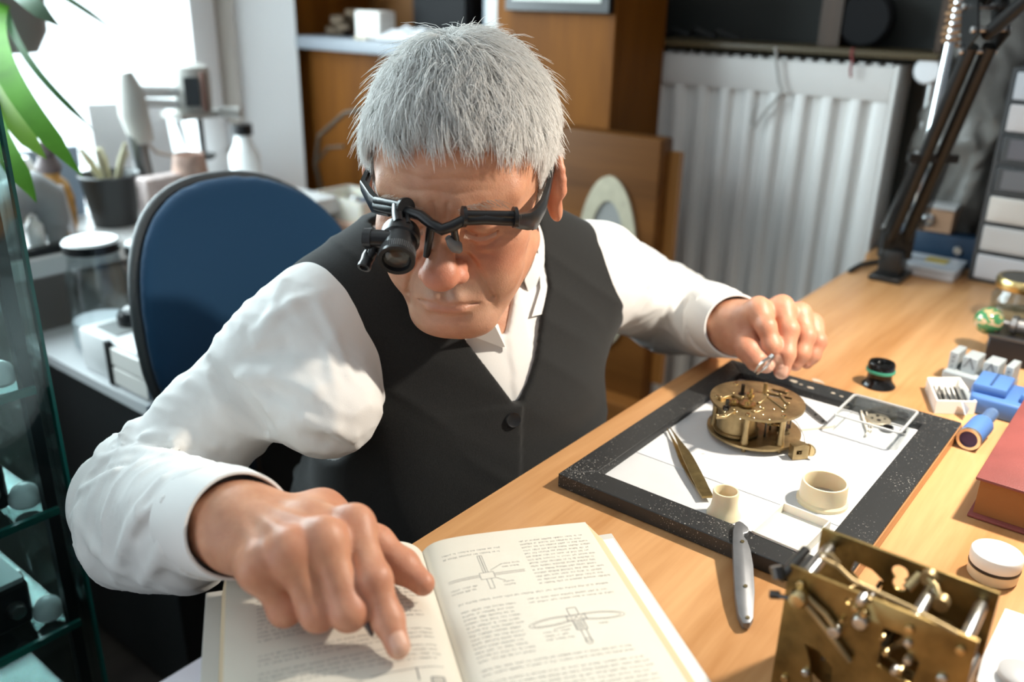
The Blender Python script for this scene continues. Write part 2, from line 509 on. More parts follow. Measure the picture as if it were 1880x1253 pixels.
def hand_sdf(P, Hd, wr, el):
    fs = None
    for k in ('index', 'middle', 'ring', 'pinky', 'thumb'):
        pts, rad = Hd[k]
        e = chain(P, pts, rad, .006)
        if Hd is RH:
            for j in (1, 2): e = smin(e, sph(P, pts[j], rad[j] * 1.005), .004)   # knuckle swellings
        fs = e if fs is None else smin(fs, e, .0022)
    palm = None
    u = (wr - el) / np.linalg.norm(wr - el)
    for k in ('index', 'middle', 'ring', 'pinky'):
        pts, rad = Hd[k]
        down = np.array([0, 0, -.006])
        c = rc(P, wr + down * .5, pts[0] + down, .0210, rad[0] + .0035)
        palm = c if palm is None else smin(palm, c, .012)
        palm = smin(palm, sph(P, pts[0] + np.array([0, 0, .0005]), rad[0] * 1.02), .007)
        t = rc(P, wr + (pts[0] - wr) * .35 + np.array([0, 0, .0155]), pts[0] + np.array([0, 0, .0075]), .0022, .0028)   # tendons
        palm = smin(palm, t, .006)
    palm = smin(palm, rc(P, wr, Hd['thumb'][0][0], .020, .0165), .014)
    palm = smin(palm, rc(P, Hd['thumb'][0][0], Hd['index'][0][0] * .6 + wr * .4, .015, .014), .014)
    arm = rc(P, wr, el, .0285, .040)
    d = smin(palm, fs, .007)
    return smin(d, arm, .02)
def torso_sdf(P):
    q = ((P - TM.astype(F32)) @ TR.astype(F32)).astype(F32)
    A = q.copy(); A[:, 0] = np.abs(A[:, 0])
    d = ell(q, (0, -.006, -.135), (.158, .105, .185))
    d = smin(d, ell(q, (0, .050, -.085), (.140, .085, .155)), .05)
    d = smin(d, rc(A, (0, .010, -.005), (.150, .004, -.020), .058, .052), .05)
    d = smin(d, rc(A, (.020, .022, .065), (.135, .012, .008), .044, .040), .045)
    d = smin(d, ell(q, (-.010, -.004, -.245), (.160, .112, .150)), .06)
    d = smin(d, ell(q, (0, .095, -.300), (.172, .140, .118)), .06)
    return d
def body_coarse(P):
    d = torso_sdf(P)
    d = smin(d, rc(P, NECK0, NECK1, .052, .058), .03)
    for a, b, c in ((SHR, ELR, WRR), (SHL, ELL_, WRL)):
        d = smin(d, rc(P, a, b, .046, .037), .03); d = smin(d, rc(P, b, c, .037, .025), .01)
    return d

def skin_material():
    M = bpy.data.materials.new('skin'); M.use_nodes = True
    nt = M.node_tree; N = nt.nodes; L = nt.links; b = N['Principled BSDF']
    tc = N.new('ShaderNodeTexCoord')
    nz = N.new('ShaderNodeTexNoise'); nz.inputs['Scale'].default_value = 55; nz.inputs['Detail'].default_value = 6
    L.new(tc.outputs['Object'], nz.inputs['Vector'])
    rp = N.new('ShaderNodeValToRGB')
    rp.color_ramp.elements[0].position = .3; rp.color_ramp.elements[1].position = .72
    rp.color_ramp.elements[0].color = (.49, .220, .125, 1); rp.color_ramp.elements[1].color = (.64, .335, .205, 1)
    L.new(nz.outputs['Fac'], rp.inputs['Fac'])
    at_ = N.new('ShaderNodeAttribute'); at_.attribute_name = 'red'
    mx = N.new('ShaderNodeMix'); mx.data_type = 'RGBA'
    L.new(at_.outputs['Fac'], mx.inputs['Factor']); L.new(rp.outputs['Color'], mx.inputs['A'])
    mx.inputs['B'].default_value = (.50, .135, .090, 1)
    an = N.new('ShaderNodeAttribute'); an.attribute_name = 'nail'
    m2 = N.new('ShaderNodeMix'); m2.data_type = 'RGBA'
    L.new(an.outputs['Fac'], m2.inputs['Factor']); L.new(mx.outputs['Result'], m2.inputs['A'])
    m2.inputs['B'].default_value = (.74, .50, .39, 1)
    as_ = N.new('ShaderNodeAttribute'); as_.attribute_name = 'stubble'
    m3 = N.new('ShaderNodeMix'); m3.data_type = 'RGBA'
    L.new(as_.outputs['Fac'], m3.inputs['Factor']); L.new(m2.outputs['Result'], m3.inputs['A'])
    m3.inputs['B'].default_value = (.47, .32, .24, 1)
    ac = N.new('ShaderNodeAttribute'); ac.attribute_name = 'scalp'
    m4 = N.new('ShaderNodeMix'); m4.data_type = 'RGBA'
    L.new(ac.outputs['Fac'], m4.inputs['Factor']); L.new(m3.outputs['Result'], m4.inputs['A'])
    m4.inputs['B'].default_value = (.80, .74, .70, 1)
    L.new(m4.outputs['Result'], b.inputs['Base Color'])
    b.inputs['Roughness'].default_value = .48
    b.inputs['Subsurface Weight'].default_value = .35
    b.inputs['Subsurface Radius'].default_value = (.006, .0022, .0012); b.inputs['Subsurface Scale'].default_value = .5
    n2 = N.new('ShaderNodeTexNoise'); n2.inputs['Scale'].default_value = 480; n2.inputs['Detail'].default_value = 3
    n3 = N.new('ShaderNodeTexVoronoi'); n3.inputs['Scale'].default_value = 620
    L.new(tc.outputs['Object'], n2.inputs['Vector']); L.new(tc.outputs['Object'], n3.inputs['Vector'])
    ad = N.new('ShaderNodeMath'); ad.operation = 'MULTIPLY_ADD'; ad.inputs[1].default_value = .5
    L.new(n3.outputs['Distance'], ad.inputs[0]); L.new(n2.outputs['Fac'], ad.inputs[2])
    bp = N.new('ShaderNodeBump'); bp.inputs['Strength'].default_value = .35; bp.inputs['Distance'].default_value = .0006
    L.new(ad.outputs[0], bp.inputs['Height']); L.new(bp.outputs['Normal'], b.inputs['Normal'])
    return M

person = thing('person', 'white-haired man in dark vest and white shirt leaning over desk, pointing at open book', 'person', (0.70, 0.72, 0.0))
PINV = Matrix.Translation(-V(person.location))
def attach(o, parent=person):
    """child of the person whose vertices are already in world space"""
    o.parent = parent
    o.matrix_parent_inverse = PINV
    return o

def sstep(a, b, x):
    t = np.clip((x - a) / (b - a), 0, 1); return t * t * (3 - 2 * t)
def build_body():
    SCP = []; VV = []; FF = []; RED = []; NAIL = []; STB = []; off = 0
    def add(v, f, red=None, nail=None, stb=None, scp=None):
        nonlocal off
        VV.append(v); FF.append(f + off); off += len(v)
        RED.append(np.zeros(len(v)) if red is None else red); NAIL.append(np.zeros(len(v)) if nail is None else nail)
        STB.append(np.zeros(len(v)) if stb is None else stb); SCP.append(np.zeros(len(v)) if scp is None else scp)
    v, f = surface(head_sdf, HP - .19, HP + .19, .0017)
    v = relax(v, f, 1, .4)
    q = (v - HP) @ HR; A = q.copy(); A[:, 0] = np.abs(A[:, 0])
    g = lambda c, r: np.exp(-(((A - np.array(c)) / np.array(r)) ** 2).sum(1))
    red = .75 * g((0, -.118, -.030), (.018, .02, .016)) + .45 * g((.016, -.10, -.034), (.012, .014, .012)) + .40 * g((.046, -.075, -.028), (.022, .03, .018)) \
        + .55 * g((0, -.100, -.073), (.022, .02, .0055)) + .3 * g((0, -.101, -.0645), (.024, .02, .004)) + .45 * g((.088, .02, .0), (.02, .03, .04)) + .25 * g((0, -.085, -.098), (.025, .03, .018)) \
        + .22 * g((.031, -.09, -.010), (.018, .02, .006))
    stb = np.clip(.7 * g((0, -.095, -.055), (.036, .03, .012)) + .5 * g((.03, -.075, -.085), (.035, .03, .03)), 0, .7)
    line = np.interp(q[:, 1], [-.10, -.070, -.050, -.034, -.010, .03, .12], [.080, .078, .070, .045, .01, .0, -.04])
    scp = sstep(.0, .014, q[:, 2] - line) * (A[:, 0] < .0765)
    add(v, f, np.clip(red, 0, .9), None, stb, scp)
    for Hd, wr, el, up in ((RH, WRR, ELR, (0, 0, 1)), (LH, WRL, ELL_, (0, 0, 1))):
        pts = np.concatenate([Hd[k][0] for k in Hd] + [[wr]])
        v, f = surface(lambda P: hand_sdf(P, Hd, wr, el), pts.min(0) - .035, pts.max(0) + .035, .0013)
        v = relax(v, f, 1, .4)
        red = np.zeros(len(v)); nail = np.zeros(len(v))
        for k in Hd:
            p, r = Hd[k]
            for j, am in ((0, .35), (1, .40), (2, .35), (3, .4)):
                red += am * np.exp(-(((v - p[j]) ** 2).sum(1)) / (r[j] * 1.25) ** 2)
            # the nail plate sits on the back of the last joint
            ax = p[3] - p[2]; ax /= np.linalg.norm(ax)
            back = np.array(up, float)
            if k != 'index' and Hd is RH or k in ('ring', 'pinky'): continue
            if Hd is LH: back = np.array([-.86, -.34, .38])
            back = back - ax * (back @ ax); back /= np.linalg.norm(back); side = np.cross(ax, back)
            c = p[3] + back * r[3] * .95 + ax * r[3] * .10
            e = v - c; a1, s1, b1 = e @ ax, e @ side, e @ back
            rr = ((np.abs(a1) / (r[3] * .95)) ** 4 + (np.abs(s1) / (r[3] * .76)) ** 4) ** .25
            on = (b1 > -r[3] * .8)
            nail = np.maximum(nail, on * (1 - sstep(.86, 1.06, rr)) * .55)
            v = v - (on * .0005 * np.exp(-((rr - 1.05) / .10) ** 2))[:, None] * back
        add(v, f, np.clip(red, 0, .6), nail)
    lo = np.array([.22, .36, .40]); hi = np.array([1.20, .95, 1.02])
    v, f = surface(body_coarse, lo, hi, .008)
    add(v, f)
    me = mesh_np('body', np.concatenate(VV), np.concatenate(FF))
    point_attr(me, 'red', np.concatenate(RED)); point_attr(me, 'nail', np.concatenate(NAIL)); point_attr(me, 'stubble', np.concatenate(STB)); point_attr(me, 'scalp', np.concatenate(SCP))
    return attach(link_mesh('body', me, skin_material()))
body = build_body()
# ------------------------------------------------------------------ clothes
cotton = mat('white_cotton', (.80, .79, .77), rough=.85, bump=.12, bscale=900, sheen=.2)
def vest_material():
    M = mat('charcoal_wool', (.0115, .012, .0118), rough=.92, bump=.5, bscale=1500, var=.25, vscale=700, sheen=.10)
    return M
wool = vest_material()
def arm_coords(P, S, E, Wp):
    """length along the arm and angle about it"""
    def seg(a, b):
        d = b - a; l = np.linalg.norm(d); d = d / l
        q = P - a; t = q @ d; x = np.cross(d, [0, 0, 1]); x /= np.linalg.norm(x); y = np.cross(d, x)
        r = q - np.clip(t, 0, l)[:, None] * d
        return t, l, np.linalg.norm(r, axis=1), r @ x, r @ y
    t1, l1, r1, x1, y1 = seg(S, E); t2, l2, r2, x2, y2 = seg(E, Wp)
    f = sstep(-.01, .01, r1 - r2)
    t = np.where(f > .5, l1 + np.clip(t2, 0, l2 + .1), np.clip(t1, -.05, l1))
    return t, l1, x1 * (1 - f) + x2 * f, y1 * (1 - f) + y2 * f
def folds(P, S, E, Wp, seed, amp):
    t, l1, x, y = arm_coords(P, S, E, Wp)
    out = 0
    for sc, st, a, tw in ((30, 10, 1.0, 14), (58, 16, .55, -22), (95, 28, .28, 18)):
        Q = np.stack([t * sc + x * tw, x * st + 7.3, y * st + t * 3 + seed], 1)
        n = vnoise(Q, seed)
        out = out + a * ((1 - np.abs(n)) ** 3 - .3)
    near = .45 + .9 * np.exp(-((t - l1) / .085) ** 2) + .25 * np.exp(-((t - .05) / .05) ** 2)
    return amp * out * near
def crease(P, pts, r, dep, k=.02):
    """raised cloth fold along a line of points"""
    return chain(P, pts, [r] * len(pts), .004)
def trace(px, py, fn, d0=.45, it=60):
    """first point of a surface along the sight line of a photo point"""
    r = ray(px, py); k = np.linalg.norm(r); t = d0
    for _ in range(it):
        e = float(fn((CAMP + r * t)[None].astype(F32))[0])
        if abs(e) < 2e-4: break
        t += e * .8 / k
        if t > 1.6: break
    return CAMP + r * t
def sleeve_r(P):
    d = smin(rc(P, SHR, ELR, .054, .053), rc(P, ELR, WRR, .052, .041), .022)
    d = smin(d, rc(P, BAGC0, BAGC1, .056, .050), .04)
    return smin(d, rc(P, BAGD0, BAGD1, .036, .030), .035)
BAGD0 = atd(245, 1000, .800); BAGD1 = atd(345, 1022, .735)
BAGC0 = atd(560, 640, .865); BAGC1 = atd(600, 745, .835)
def sleeve_l(P):
    return smin(rc(P, SHL, ELL_, .058, .057), rc(P, ELL_, WRL, .057, .041), .022)
CREASES = []                      # (points, radius, +1 ridge / -1 valley)
def add_crease(pxs, r, sign, fn, lift=0.0):
    P_ = [trace(x, y, fn) for x, y in pxs]
    D_ = [float((p - CAMP) @ -RW[2]) for p in P_]; keep = [P_[0]]
    for a_, b_, p in zip(D_[:-1], D_[1:], P_[1:]):
        if abs(b_ - a_) > .055: break
        keep.append(p)
    P_ = keep
    if len(P_) < 2: return
    P_ = [p + (CAMP - p) / np.linalg.norm(CAMP - p) * lift for p in P_]
    CREASES.append((P_, r, sign))
for pxs, r in (([(402, 620), (455, 690), (502, 753), (560, 826)], .0055), ([(262, 800), (330, 806), (395, 822), (460, 866)], .0065),
               ([(190, 842), (260, 832), (330, 838), (392, 870)], .006), ([(150, 900), (215, 868), (290, 868)], .006),
               ([(300, 880), (262, 930), (228, 1010), (212, 1066)], .005), ([(235, 1000), (262, 955), (300, 925), (340, 950)], .0042),
               ([(340, 915), (318, 975), (290, 1030), (262, 1072)], .0045), ([(470, 610), (535, 560), (590, 545)], .0050),
               ([(420, 700), (500, 690), (580, 720), (650, 800)], .0055), ([(520, 520), (500, 585), (470, 640)], .0045),
               ([(560, 770), (610, 790), (655, 820)], .0055), ([(345, 700), (420, 735), (500, 800)], .0045), ([(150, 960), (180, 1010), (230, 1050)], .0045),
               ([(600, 640), (612, 700), (618, 760)], .0022), ([(585, 560), (612, 620), (640, 690)], .003), ([(370, 905), (345, 950), (335, 1010)], .0035)):
    add_crease(pxs, r, 1, sleeve_r, -r * .12)
for pxs, r in (([(380, 660), (430, 720), (490, 790), (530, 840)], .007), ([(275, 822), (350, 832), (420, 860)], .007), ([(165, 872), (240, 850), (310, 855)], .006),
               ([(250, 990), (285, 945), (322, 935)], .006), ([(270, 1050), (300, 1000), (325, 940)], .005), ([(440, 660), (520, 640), (590, 660)], .008), ([(560, 800), (600, 812), (640, 822)], .006)):
    add_crease(pxs, r, -1, sleeve_r, r * .30)
for pxs, r in (([(1200, 478), (1235, 540), (1240, 600)], .006), ([(1255, 500), (1285, 560), (1280, 630)], .007), ([(1300, 520), (1322, 570), (1310, 640)], .006),
               ([(1120, 560), (1180, 600), (1225, 610)], .006), ([(1275, 585), (1300, 600), (1318, 632)], .005), ([(1130, 470), (1190, 520), (1200, 580)], .005)):
    add_crease(pxs, r, 1, sleeve_l, -r * .12)
for pxs, r in (([(1225, 500), (1255, 560), (1255, 625)], .008), ([(1282, 520), (1300, 565), (1296, 630)], .007), ([(1150, 580), (1200, 612), (1240, 620)], .007)):
    add_crease(pxs, r, -1, sleeve_l, r * .30)
def shirt_sdf(P):
    d = torso_sdf(P) - .004
    q = w2t(P)
    u1 = (WRR - ELR) / np.linalg.norm(WRR - ELR); u2 = (WRL - ELL_) / np.linalg.norm(WRL - ELL_)
    cut1 = (P - (WRR - u1 * .040)) @ u1; cut2 = (P - (WRL - u2 * .040)) @ u2
    near1 = np.linalg.norm(P - WRR.astype(F32), axis=1) - .14; near2 = np.linalg.norm(P - WRL.astype(F32), axis=1) - .10
    s1 = sleeve_r(P) - folds(P, SHR, ELR, WRR, 3, .0060)
    s2 = sleeve_l(P) - folds(P, SHL, ELL_, WRL, 9, .0046)
    for pts, r, sg in CREASES:
        lo = np.min(pts, 0) - .03; hi = np.max(pts, 0) + .03
        inn = ((P > lo) & (P < hi)).all(1)
        if not inn.any(): continue
        er = r * (.35 if sg > 0 else .08)
        e = chain(P[inn], pts, [er] + [r] * (len(pts) - 2) + [er], .004)
        s_ = s2 if pts[0][0] > .72 else s1
        s_[inn] = smin(s_[inn], e, .009) if sg > 0 else smax(s_[inn], -e, .010)
    s1 = np.maximum(s1, np.minimum(cut1, -near1)); s2 = np.maximum(s2, np.minimum(cut2, -near2))
    d = smin(d, s1, .035); d = smin(d, s2, .035)
    # open collar: a V of bare neck
    vz = q[:, 2]; ap = to_front(930, 618, -.095)
    hw = .004 + .50 * np.clip(vz - ap[2], 0, 1)
    d = np.maximum(d, -np.maximum(np.maximum(np.abs(q[:, 0] - ap[0]) - hw, ap[2] - vz), q[:, 1] - .02) * .8)
    nk = rc(P, NECK0, NECK1, .060, .062)
    d = np.maximum(d, -np.maximum(nk, -(vz - .040)))
    # placket
    pl = q[:, 0] - (ap[0] + .006)
    d = d - np.where((q[:, 1] < -.03) & (np.abs(q[:, 0]) < .06), .0016 * (1 - sstep(-.001, .001, np.abs(pl - .010) - .014)), 0)
    return d
def to_front(px, py, yl):
    """torso coordinates where a sight line meets the level y of the chest front"""
    o = w2t(CAMP); dd = ray(px, py) @ TR
    return o + dd * ((yl - o[1]) / dd[1])
VL = [to_front(*p, -.110) for p in ((872, 640), (905, 690), (925, 720), (940, 742))]
VRr = [to_front(*p, y) for p, y in (((1003, 470), -.06), ((1015, 530), -.08), ((1003, 590), -.10), ((990, 650), -.108), ((968, 700), -.11), ((944, 742), -.112))]
def vest_sdf(P):
    t = torso_sdf(P); q = w2t(P); A = q.copy(); A[:, 0] = np.abs(A[:, 0])
    w = .0022 * vnoise(q * np.array([16, 16, 9]), 5)
    n1 = vnoise(np.stack([q[:, 2] * 26 + q[:, 0] * 17, q[:, 0] * 5 + 3, q[:, 1] * 5], 1), 8)
    w = w + .0060 * ((1 - np.abs(n1)) ** 3 - .3) * (.35 + .65 * sstep(-.10, -.24, q[:, 2]))
    d = np.maximum(t - .0125 - w, -(t - .005))
    # arm holes
    hole = ell(A, (.256, .000, -.072), (.076, .125, .108))
    hole = smin(hole, ell(A, (.208, .010, -.110), (.064, .120, .052)), .03)
    d = smax(d, -hole, .004)
    # neck opening
    nk = rc(P, NECK0, NECK1, .074, .078)
    d = np.maximum(d, -np.maximum(nk, -(q[:, 2] - .02)))
    # V front
    zs = np.array([p[2] for p in VL])[::-1]; xs = np.array([p[0] for p in VL])[::-1]
    zr = np.array([p[2] for p in VRr])[::-1]; xr = np.array([p[0] for p in VRr])[::-1]
    xl_ = np.interp(q[:, 2], zs, xs, right=xs[-1]) - np.clip(q[:, 2] - zs[-1], 0, 1) * .55
    xr_ = np.interp(q[:, 2], zr, xr, right=xr[-1]) + np.clip(q[:, 2] - zr[-1], 0, 1) * .3
    cut = np.maximum(np.maximum(xl_ - q[:, 0], q[:, 0] - xr_), np.maximum(zs[0] - q[:, 2], q[:, 1] - .015))
    d = np.maximum(d, -cut)
    # overlapping front edge below the V
    line = q[:, 0] - (xs[0] + .004 - .10 * np.clip(zs[0] - q[:, 2], 0, 1))
    fe = np.where((q[:, 1] < 0) & (q[:, 2] < zs[0] + .004), 1, 0)
    d = d - fe * .0034 * (1 - sstep(-.0012, .0012, line)) * np.exp(-np.clip(-line, 0, 1) / .03)
    return np.maximum(d, -(q[:, 2] + .335))
def build_clothes():
    # shirt
    root = bpy.data.objects.new('shirt', None)
    lo = np.array([.20, .40, .55]); hi = np.array([1.19, .93, 1.03])
    v, f = surface(shirt_sdf, lo, hi, .0030); v = relax(v, f, 1, .4)
    me = mesh_np('shirt', v, f); bpy.data.objects.remove(root)
    sh = attach(link_mesh('shirt', me, cotton))
    v, f = surface(vest_sdf, np.array([.42, .38, .53]), np.array([.98, .90, 1.01]), .0026); v = relax(v, f, 2, .5)
    vs = attach(link_mesh('vest', mesh_np('vest', v, f), wool))
    # cuffs
    for wr, el, r0, r1, px in ((WRR, ELR, .0415, .0380, 0), (WRL, ELL_, .0405, .0375, 0)):
        u = (wr - el) / np.linalg.norm(wr - el)
        bm = BM(); a = wr - u * .060
        prof = [(r0, 0), (r0 + .0022, .002), (r0 + .0020, .030), (r1 + .0020, .062), (r1 + .0014, .0640), (r1 - .0004, .0640), (r1 - .0010, .062), (r0 - .001, .0)]
        lathe(bm, prof, a, u, 56)
        xx = np.cross(u, [0, 0, 1.0]); 
        for vv in bm.verts:                       # a touch of flattening and waviness
            p = np.array(vv.co) - a; ax = p @ u; rad = p - ax * u
            ang = math.atan2(rad @ np.cross(xx, u), rad @ xx)
            rad = rad * (1 + .035 * math.sin(2 * ang + .7) + .018 * math.sin(3 * ang + ax * 40))
            vv.co = V(a + u * ax + rad)
        o = obj('cuff', bm, cotton, sh); o.matrix_parent_inverse = Matrix.Identity(4)
    # collar: stand and two fall-down wings around the neck
    bm = BM(); N_ = 72; rows = []
    ax = (NECK0 - NECK1) / np.linalg.norm(NECK0 - NECK1)
    fx = TR[:, 0] - ax * (TR[:, 0] @ ax); fx /= np.linalg.norm(fx); fb = np.cross(ax, fx)
    base = NECK1 + ax * .004
    for i in range(N_ + 1):
        ph = math.radians(-150 + 300 * i / N_)                       # 0 = back of the neck
        c, s = math.cos(ph), math.sin(ph)
        dirn = fx * s + fb * c
        fr = abs(ph) / math.radians(150)
        wing = max(0, (fr - .62) / .38)
        rad0 = .067 + .006 * wing
        topz = .040 - .016 * wing
        fall = .038 + .030 * wing ** 1.5
        flare = .010 + .016 * wing
        row = []
        for r_, z_ in ((rad0, .0), (rad0 - .001, topz * .6), (rad0 - .001, topz), (rad0 + .0025, topz + .0025), (rad0 + .006, topz), (rad0 + .008 + flare * .4, topz - fall * .5), (rad0 + .009 + flare, topz - fall)):
            row.append(base + dirn * r_ + ax * z_)
        rows.append([bm.verts.new(V(p)) for p in row])
    for A, B in zip(rows[:-1], rows[1:]):
        for j in range(len(A) - 1): bm.faces.new((A[j], A[j + 1], B[j + 1], B[j]))
    co = obj('collar', bm, cotton, sh); co.matrix_parent_inverse = Matrix.Identity(4)
    sol = co.modifiers.new('solid', 'SOLIDIFY'); sol.thickness = .0014; sol.offset = 0
    co.modifiers.move(len(co.modifiers) - 1, 0)
    ss = co.modifiers.new('sub', 'SUBSURF'); ss.levels = 1; ss.render_levels = 1
    both = lambda P: np.minimum(shirt_sdf(P), np.minimum(body_coarse(P), head_sdf(P)))
    for pxs in (((852, 612), (880, 598), (905, 590), (915, 596), (930, 642), (903, 630), (878, 622)), ((986, 446), (1000, 450), (1010, 492), (1021, 546), (1001, 576), (976, 582), (992, 530), (990, 480))):
        bm = BM(); P_ = [trace(x, y, both) for x, y in pxs]; dm = np.median([np.linalg.norm(p - CAMP) for p in P_])
        P_ = [CAMP + (p - CAMP) / np.linalg.norm(p - CAMP) * (min(max(np.linalg.norm(p - CAMP), dm - .03), dm + .03) - .006) for p in P_]
        A = [bm.verts.new(V(p)) for p in P_]; B = [bm.verts.new(V(p + (p - CAMP) / np.linalg.norm(p - CAMP) * .003)) for p in P_]
        bm.faces.new(A); bm.faces.new(B[::-1])
        for i in range(len(A)): bm.faces.new((A[i], A[(i + 1) % len(A)], B[(i + 1) % len(A)], B[i]))
        w_ = obj('collar_point', bm, cotton, sh, smooth=False, bevel=.0008); w_.matrix_parent_inverse = Matrix.Identity(4)
    # placket edge and buttons
    bpos = [trace(942, 771, vest_sdf)]
    bl = mat('black_button', (.012, .012, .013), rough=.3)
    for p in bpos:
        bm = BM(); wp = p; nrm = (CAMP - wp) / np.linalg.norm(CAMP - wp); nrm = nrm * .3 + (-BKV) * .7 + np.array([0, 0, .15]); nrm /= np.linalg.norm(nrm)
        lathe(bm, [(0, 0), (.0078, 0), (.0082, .0012), (.0074, .0024), (.0058, .0018), (0, .0016)], wp, nrm, 28)
        o = obj('button', bm, bl, vs); o.matrix_parent_inverse = Matrix.Identity(4)
    # trousers and shoes (under the desk)
    def tr(P):
        q = w2t(P).astype(F32); A = q.copy(); A[:, 0] = np.abs(A[:, 0])
        d = ell(q, (0, .095, -.300), (.182, .150, .125))
        d = smin(d, rc(A, (.085, .06, -.320), (.115, -.36, -.325), .092, .066), .05)
        d = smin(d, rc(A, (.115, -.36, -.325), (.120, -.30, -.800), .066, .056), .03)
        d = np.maximum(d, q[:, 2] + .232)
        return d - .003 * vnoise(q * 14, 4)
    lo = t2w((-.28, .30, 0)); 
    v, f = surface(tr, np.array([.30, .05, .03]), np.array([1.10, .98, .68]), .010)
    attach(link_mesh('trousers', mesh_np('trousers', v, f), mat('black_trousers', (.012, .012, .013), rough=.9)))
    for s in (-1, 1):
        def shoe(P):
            q = w2t(P).astype(F32); q[:, 0] *= s
            d = rc(q, (.120, -.285, -.835), (.125, -.43, -.848), .042, .034)
            d = smin(d, rc(q, (.120, -.30, -.80), (.120, -.31, -.83), .046, .04), .03)
            return np.maximum(d, -(q[:, 2] + .884))
        c = t2w((s * .12, -.36, -.84))
        v, f = surface(shoe, c - np.array([.16, .16, .07]), c + np.array([.16, .16, .10]), .006)
        attach(link_mesh('shoe', mesh_np('shoe', v, f), mat('black_leather', (.015, .014, .013), rough=.35)))
    return sh, vs
shirt, vest = build_clothes()

# ------------------------------------------------------------------ hair
def build_hair():
    me = body.data; n = len(me.vertices)
    co = np.empty(n * 3, F32); me.vertices.foreach_get('co', co); co = co.reshape(-1, 3)
    q = (co - HP) @ HR
    m_ = (np.abs(q) < .14).all(1)
    q = q[m_]
    # scalp surface from the head function
    rng = np.random.default_rng(5)
    NS = 44000
    d = rng.normal(size=(NS * 4, 3)); d /= np.linalg.norm(d, axis=1)[:, None]
    p = np.array([0, .014, .036]) + d * np.array([.0775, .098, .088])
    for _ in range(3):                                         # settle on the surface
        w = (p @ HR.T + HP).astype(F32); s = head_sdf(w)
        p = p - d * s[:, None] * .9
    y, z, ax = p[:, 1], p[:, 2], np.abs(p[:, 0])
    line = np.interp(y, [-.10, -.082, -.070, -.060, -.046, -.034, -.022, -.008, .010, .030, .06, .12],
                        [.0775, .0765, .0755, .0740, .066, .042, .002, -.030, .010, .010, -.045, -.06])
    line = np.where((y > -.004) & (y < .034), np.where(ax > .05, .030, line), line)
    line = line + .003 * np.sin(p[:, 0] * 210) + .004 * np.sin(p[:, 0] * 75 + 1.2) * (z > .04) 
    keep = z > line
    edge = np.clip((z - line) / .02, 0, 1)
    p, d, edge = p[keep], d[keep], edge[keep]
    dens = rng.random(len(p)) < .35 + .65 * edge
    p, d, edge = p[dens][:NS], d[dens][:NS], edge[dens][:NS]
    n = len(p)
    e = .0015                                                    # surface normals by differences
    def hs(x): return head_sdf((x @ HR.T + HP).astype(F32))
    g = np.stack([hs(p + np.eye(3)[i] * e) - hs(p - np.eye(3)[i] * e) for i in range(3)], 1); g /= np.linalg.norm(g, axis=1)[:, None] + 1e-9
    crown = np.array([-.010, .030, .125])
    away = p - crown; away /= np.linalg.norm(away, axis=1)[:, None] + 1e-6
    y, z, ax = p[:, 1], p[:, 2], np.abs(p[:, 0])
    side = sstep(.045, .07, ax)
    flow = away + np.array([0, -.35, -.10]) + side[:, None] * np.array([0, .25, -.55])
    cl = rng.normal(size=(900, 3)); cp = p[rng.integers(0, n, 900)]
    ci = np.empty(n, int)
    for s0 in range(0, n, 4000):
        ci[s0:s0 + 4000] = ((p[s0:s0 + 4000, None, :] - cp[None]) ** 2).sum(2).argmin(1)
    swirl = np.cross(np.array([0, 0, 1.0]), away) * np.exp(-((p - crown) ** 2).sum(1) / .05 ** 2)[:, None]
    flow = flow + swirl * 1.1 + cl[ci] * .38 + rng.normal(size=(n, 3)) * .24
    flow = flow - g * (flow * g).sum(1)[:, None]; flow /= np.linalg.norm(flow, axis=1)[:, None] + 1e-9
    top = sstep(.02, .085, z)
    L = (.017 + .022 * top) * (.50 + .70 * rng.random(n)) * (.75 + .25 * edge)
    front = sstep(-.045, -.075, y) * sstep(.04, .06, z); L = L * (1 + front * np.where(cl[ci, 0] > .3, .15, -.22))
    wild = rng.random(n) < .035
    lift = .85 + .35 * top + .18 * rng.normal(size=n) + wild * .9
    lift = lift - front * .30
    K = 5
    pts = np.zeros((n, K, 3)); pts[:, 0] = p - g * .001
    dirn = g * lift[:, None] + flow; dirn /= np.linalg.norm(dirn, axis=1)[:, None]
    for k in range(1, K):
        pts[:, k] = pts[:, k - 1] + dirn * (L / (K - 1))[:, None]
        dirn = dirn + (flow * .55 - g * (.30 * (1 - wild * .8))[:, None] + np.array([0, 0, -.10]) + rng.normal(size=(n, 3)) * .07)
        dirn /= np.linalg.norm(dirn, axis=1)[:, None]
    # pull the tips of each lock together
    cen = np.zeros((900, 3)); cn = np.zeros(900)
    np.add.at(cen, ci, pts[:, -1]); np.add.at(cn, ci, 1); cen /= np.maximum(cn, 1)[:, None]
    for k in range(2, K): pts[:, k] += (cen[ci] - pts[:, -1]) * (.34 * ((k - 1) / (K - 1)) ** 2) * (~wild)[:, None]
    # keep off the scalp
    for k in range(1, K):
        s = hs(pts[:, k]); low = np.maximum(.0012 * k - s, 0); pts[:, k] += g * low[:, None]
    rad = np.array([.00032, .00032, .00029, .00022, .00007])
    t = np.gradient(pts, axis=1); t /= np.linalg.norm(t, axis=2)[:, :, None] + 1e-9
    a = np.cross(t, rng.normal(size=(n, 1, 3))); a /= np.linalg.norm(a, axis=2)[:, :, None] + 1e-9
    b = np.cross(t, a)
    ring = np.stack([pts + (a * math.cos(th) + b * math.sin(th)) * rad[None, :, None] for th in (0, 2 * PI / 3, 4 * PI / 3)], 2)  # n,K,3,3
    verts = ring.reshape(-1, 3) @ HR.T + HP
    base = (np.arange(n) * K * 3)[:, None, None, None]
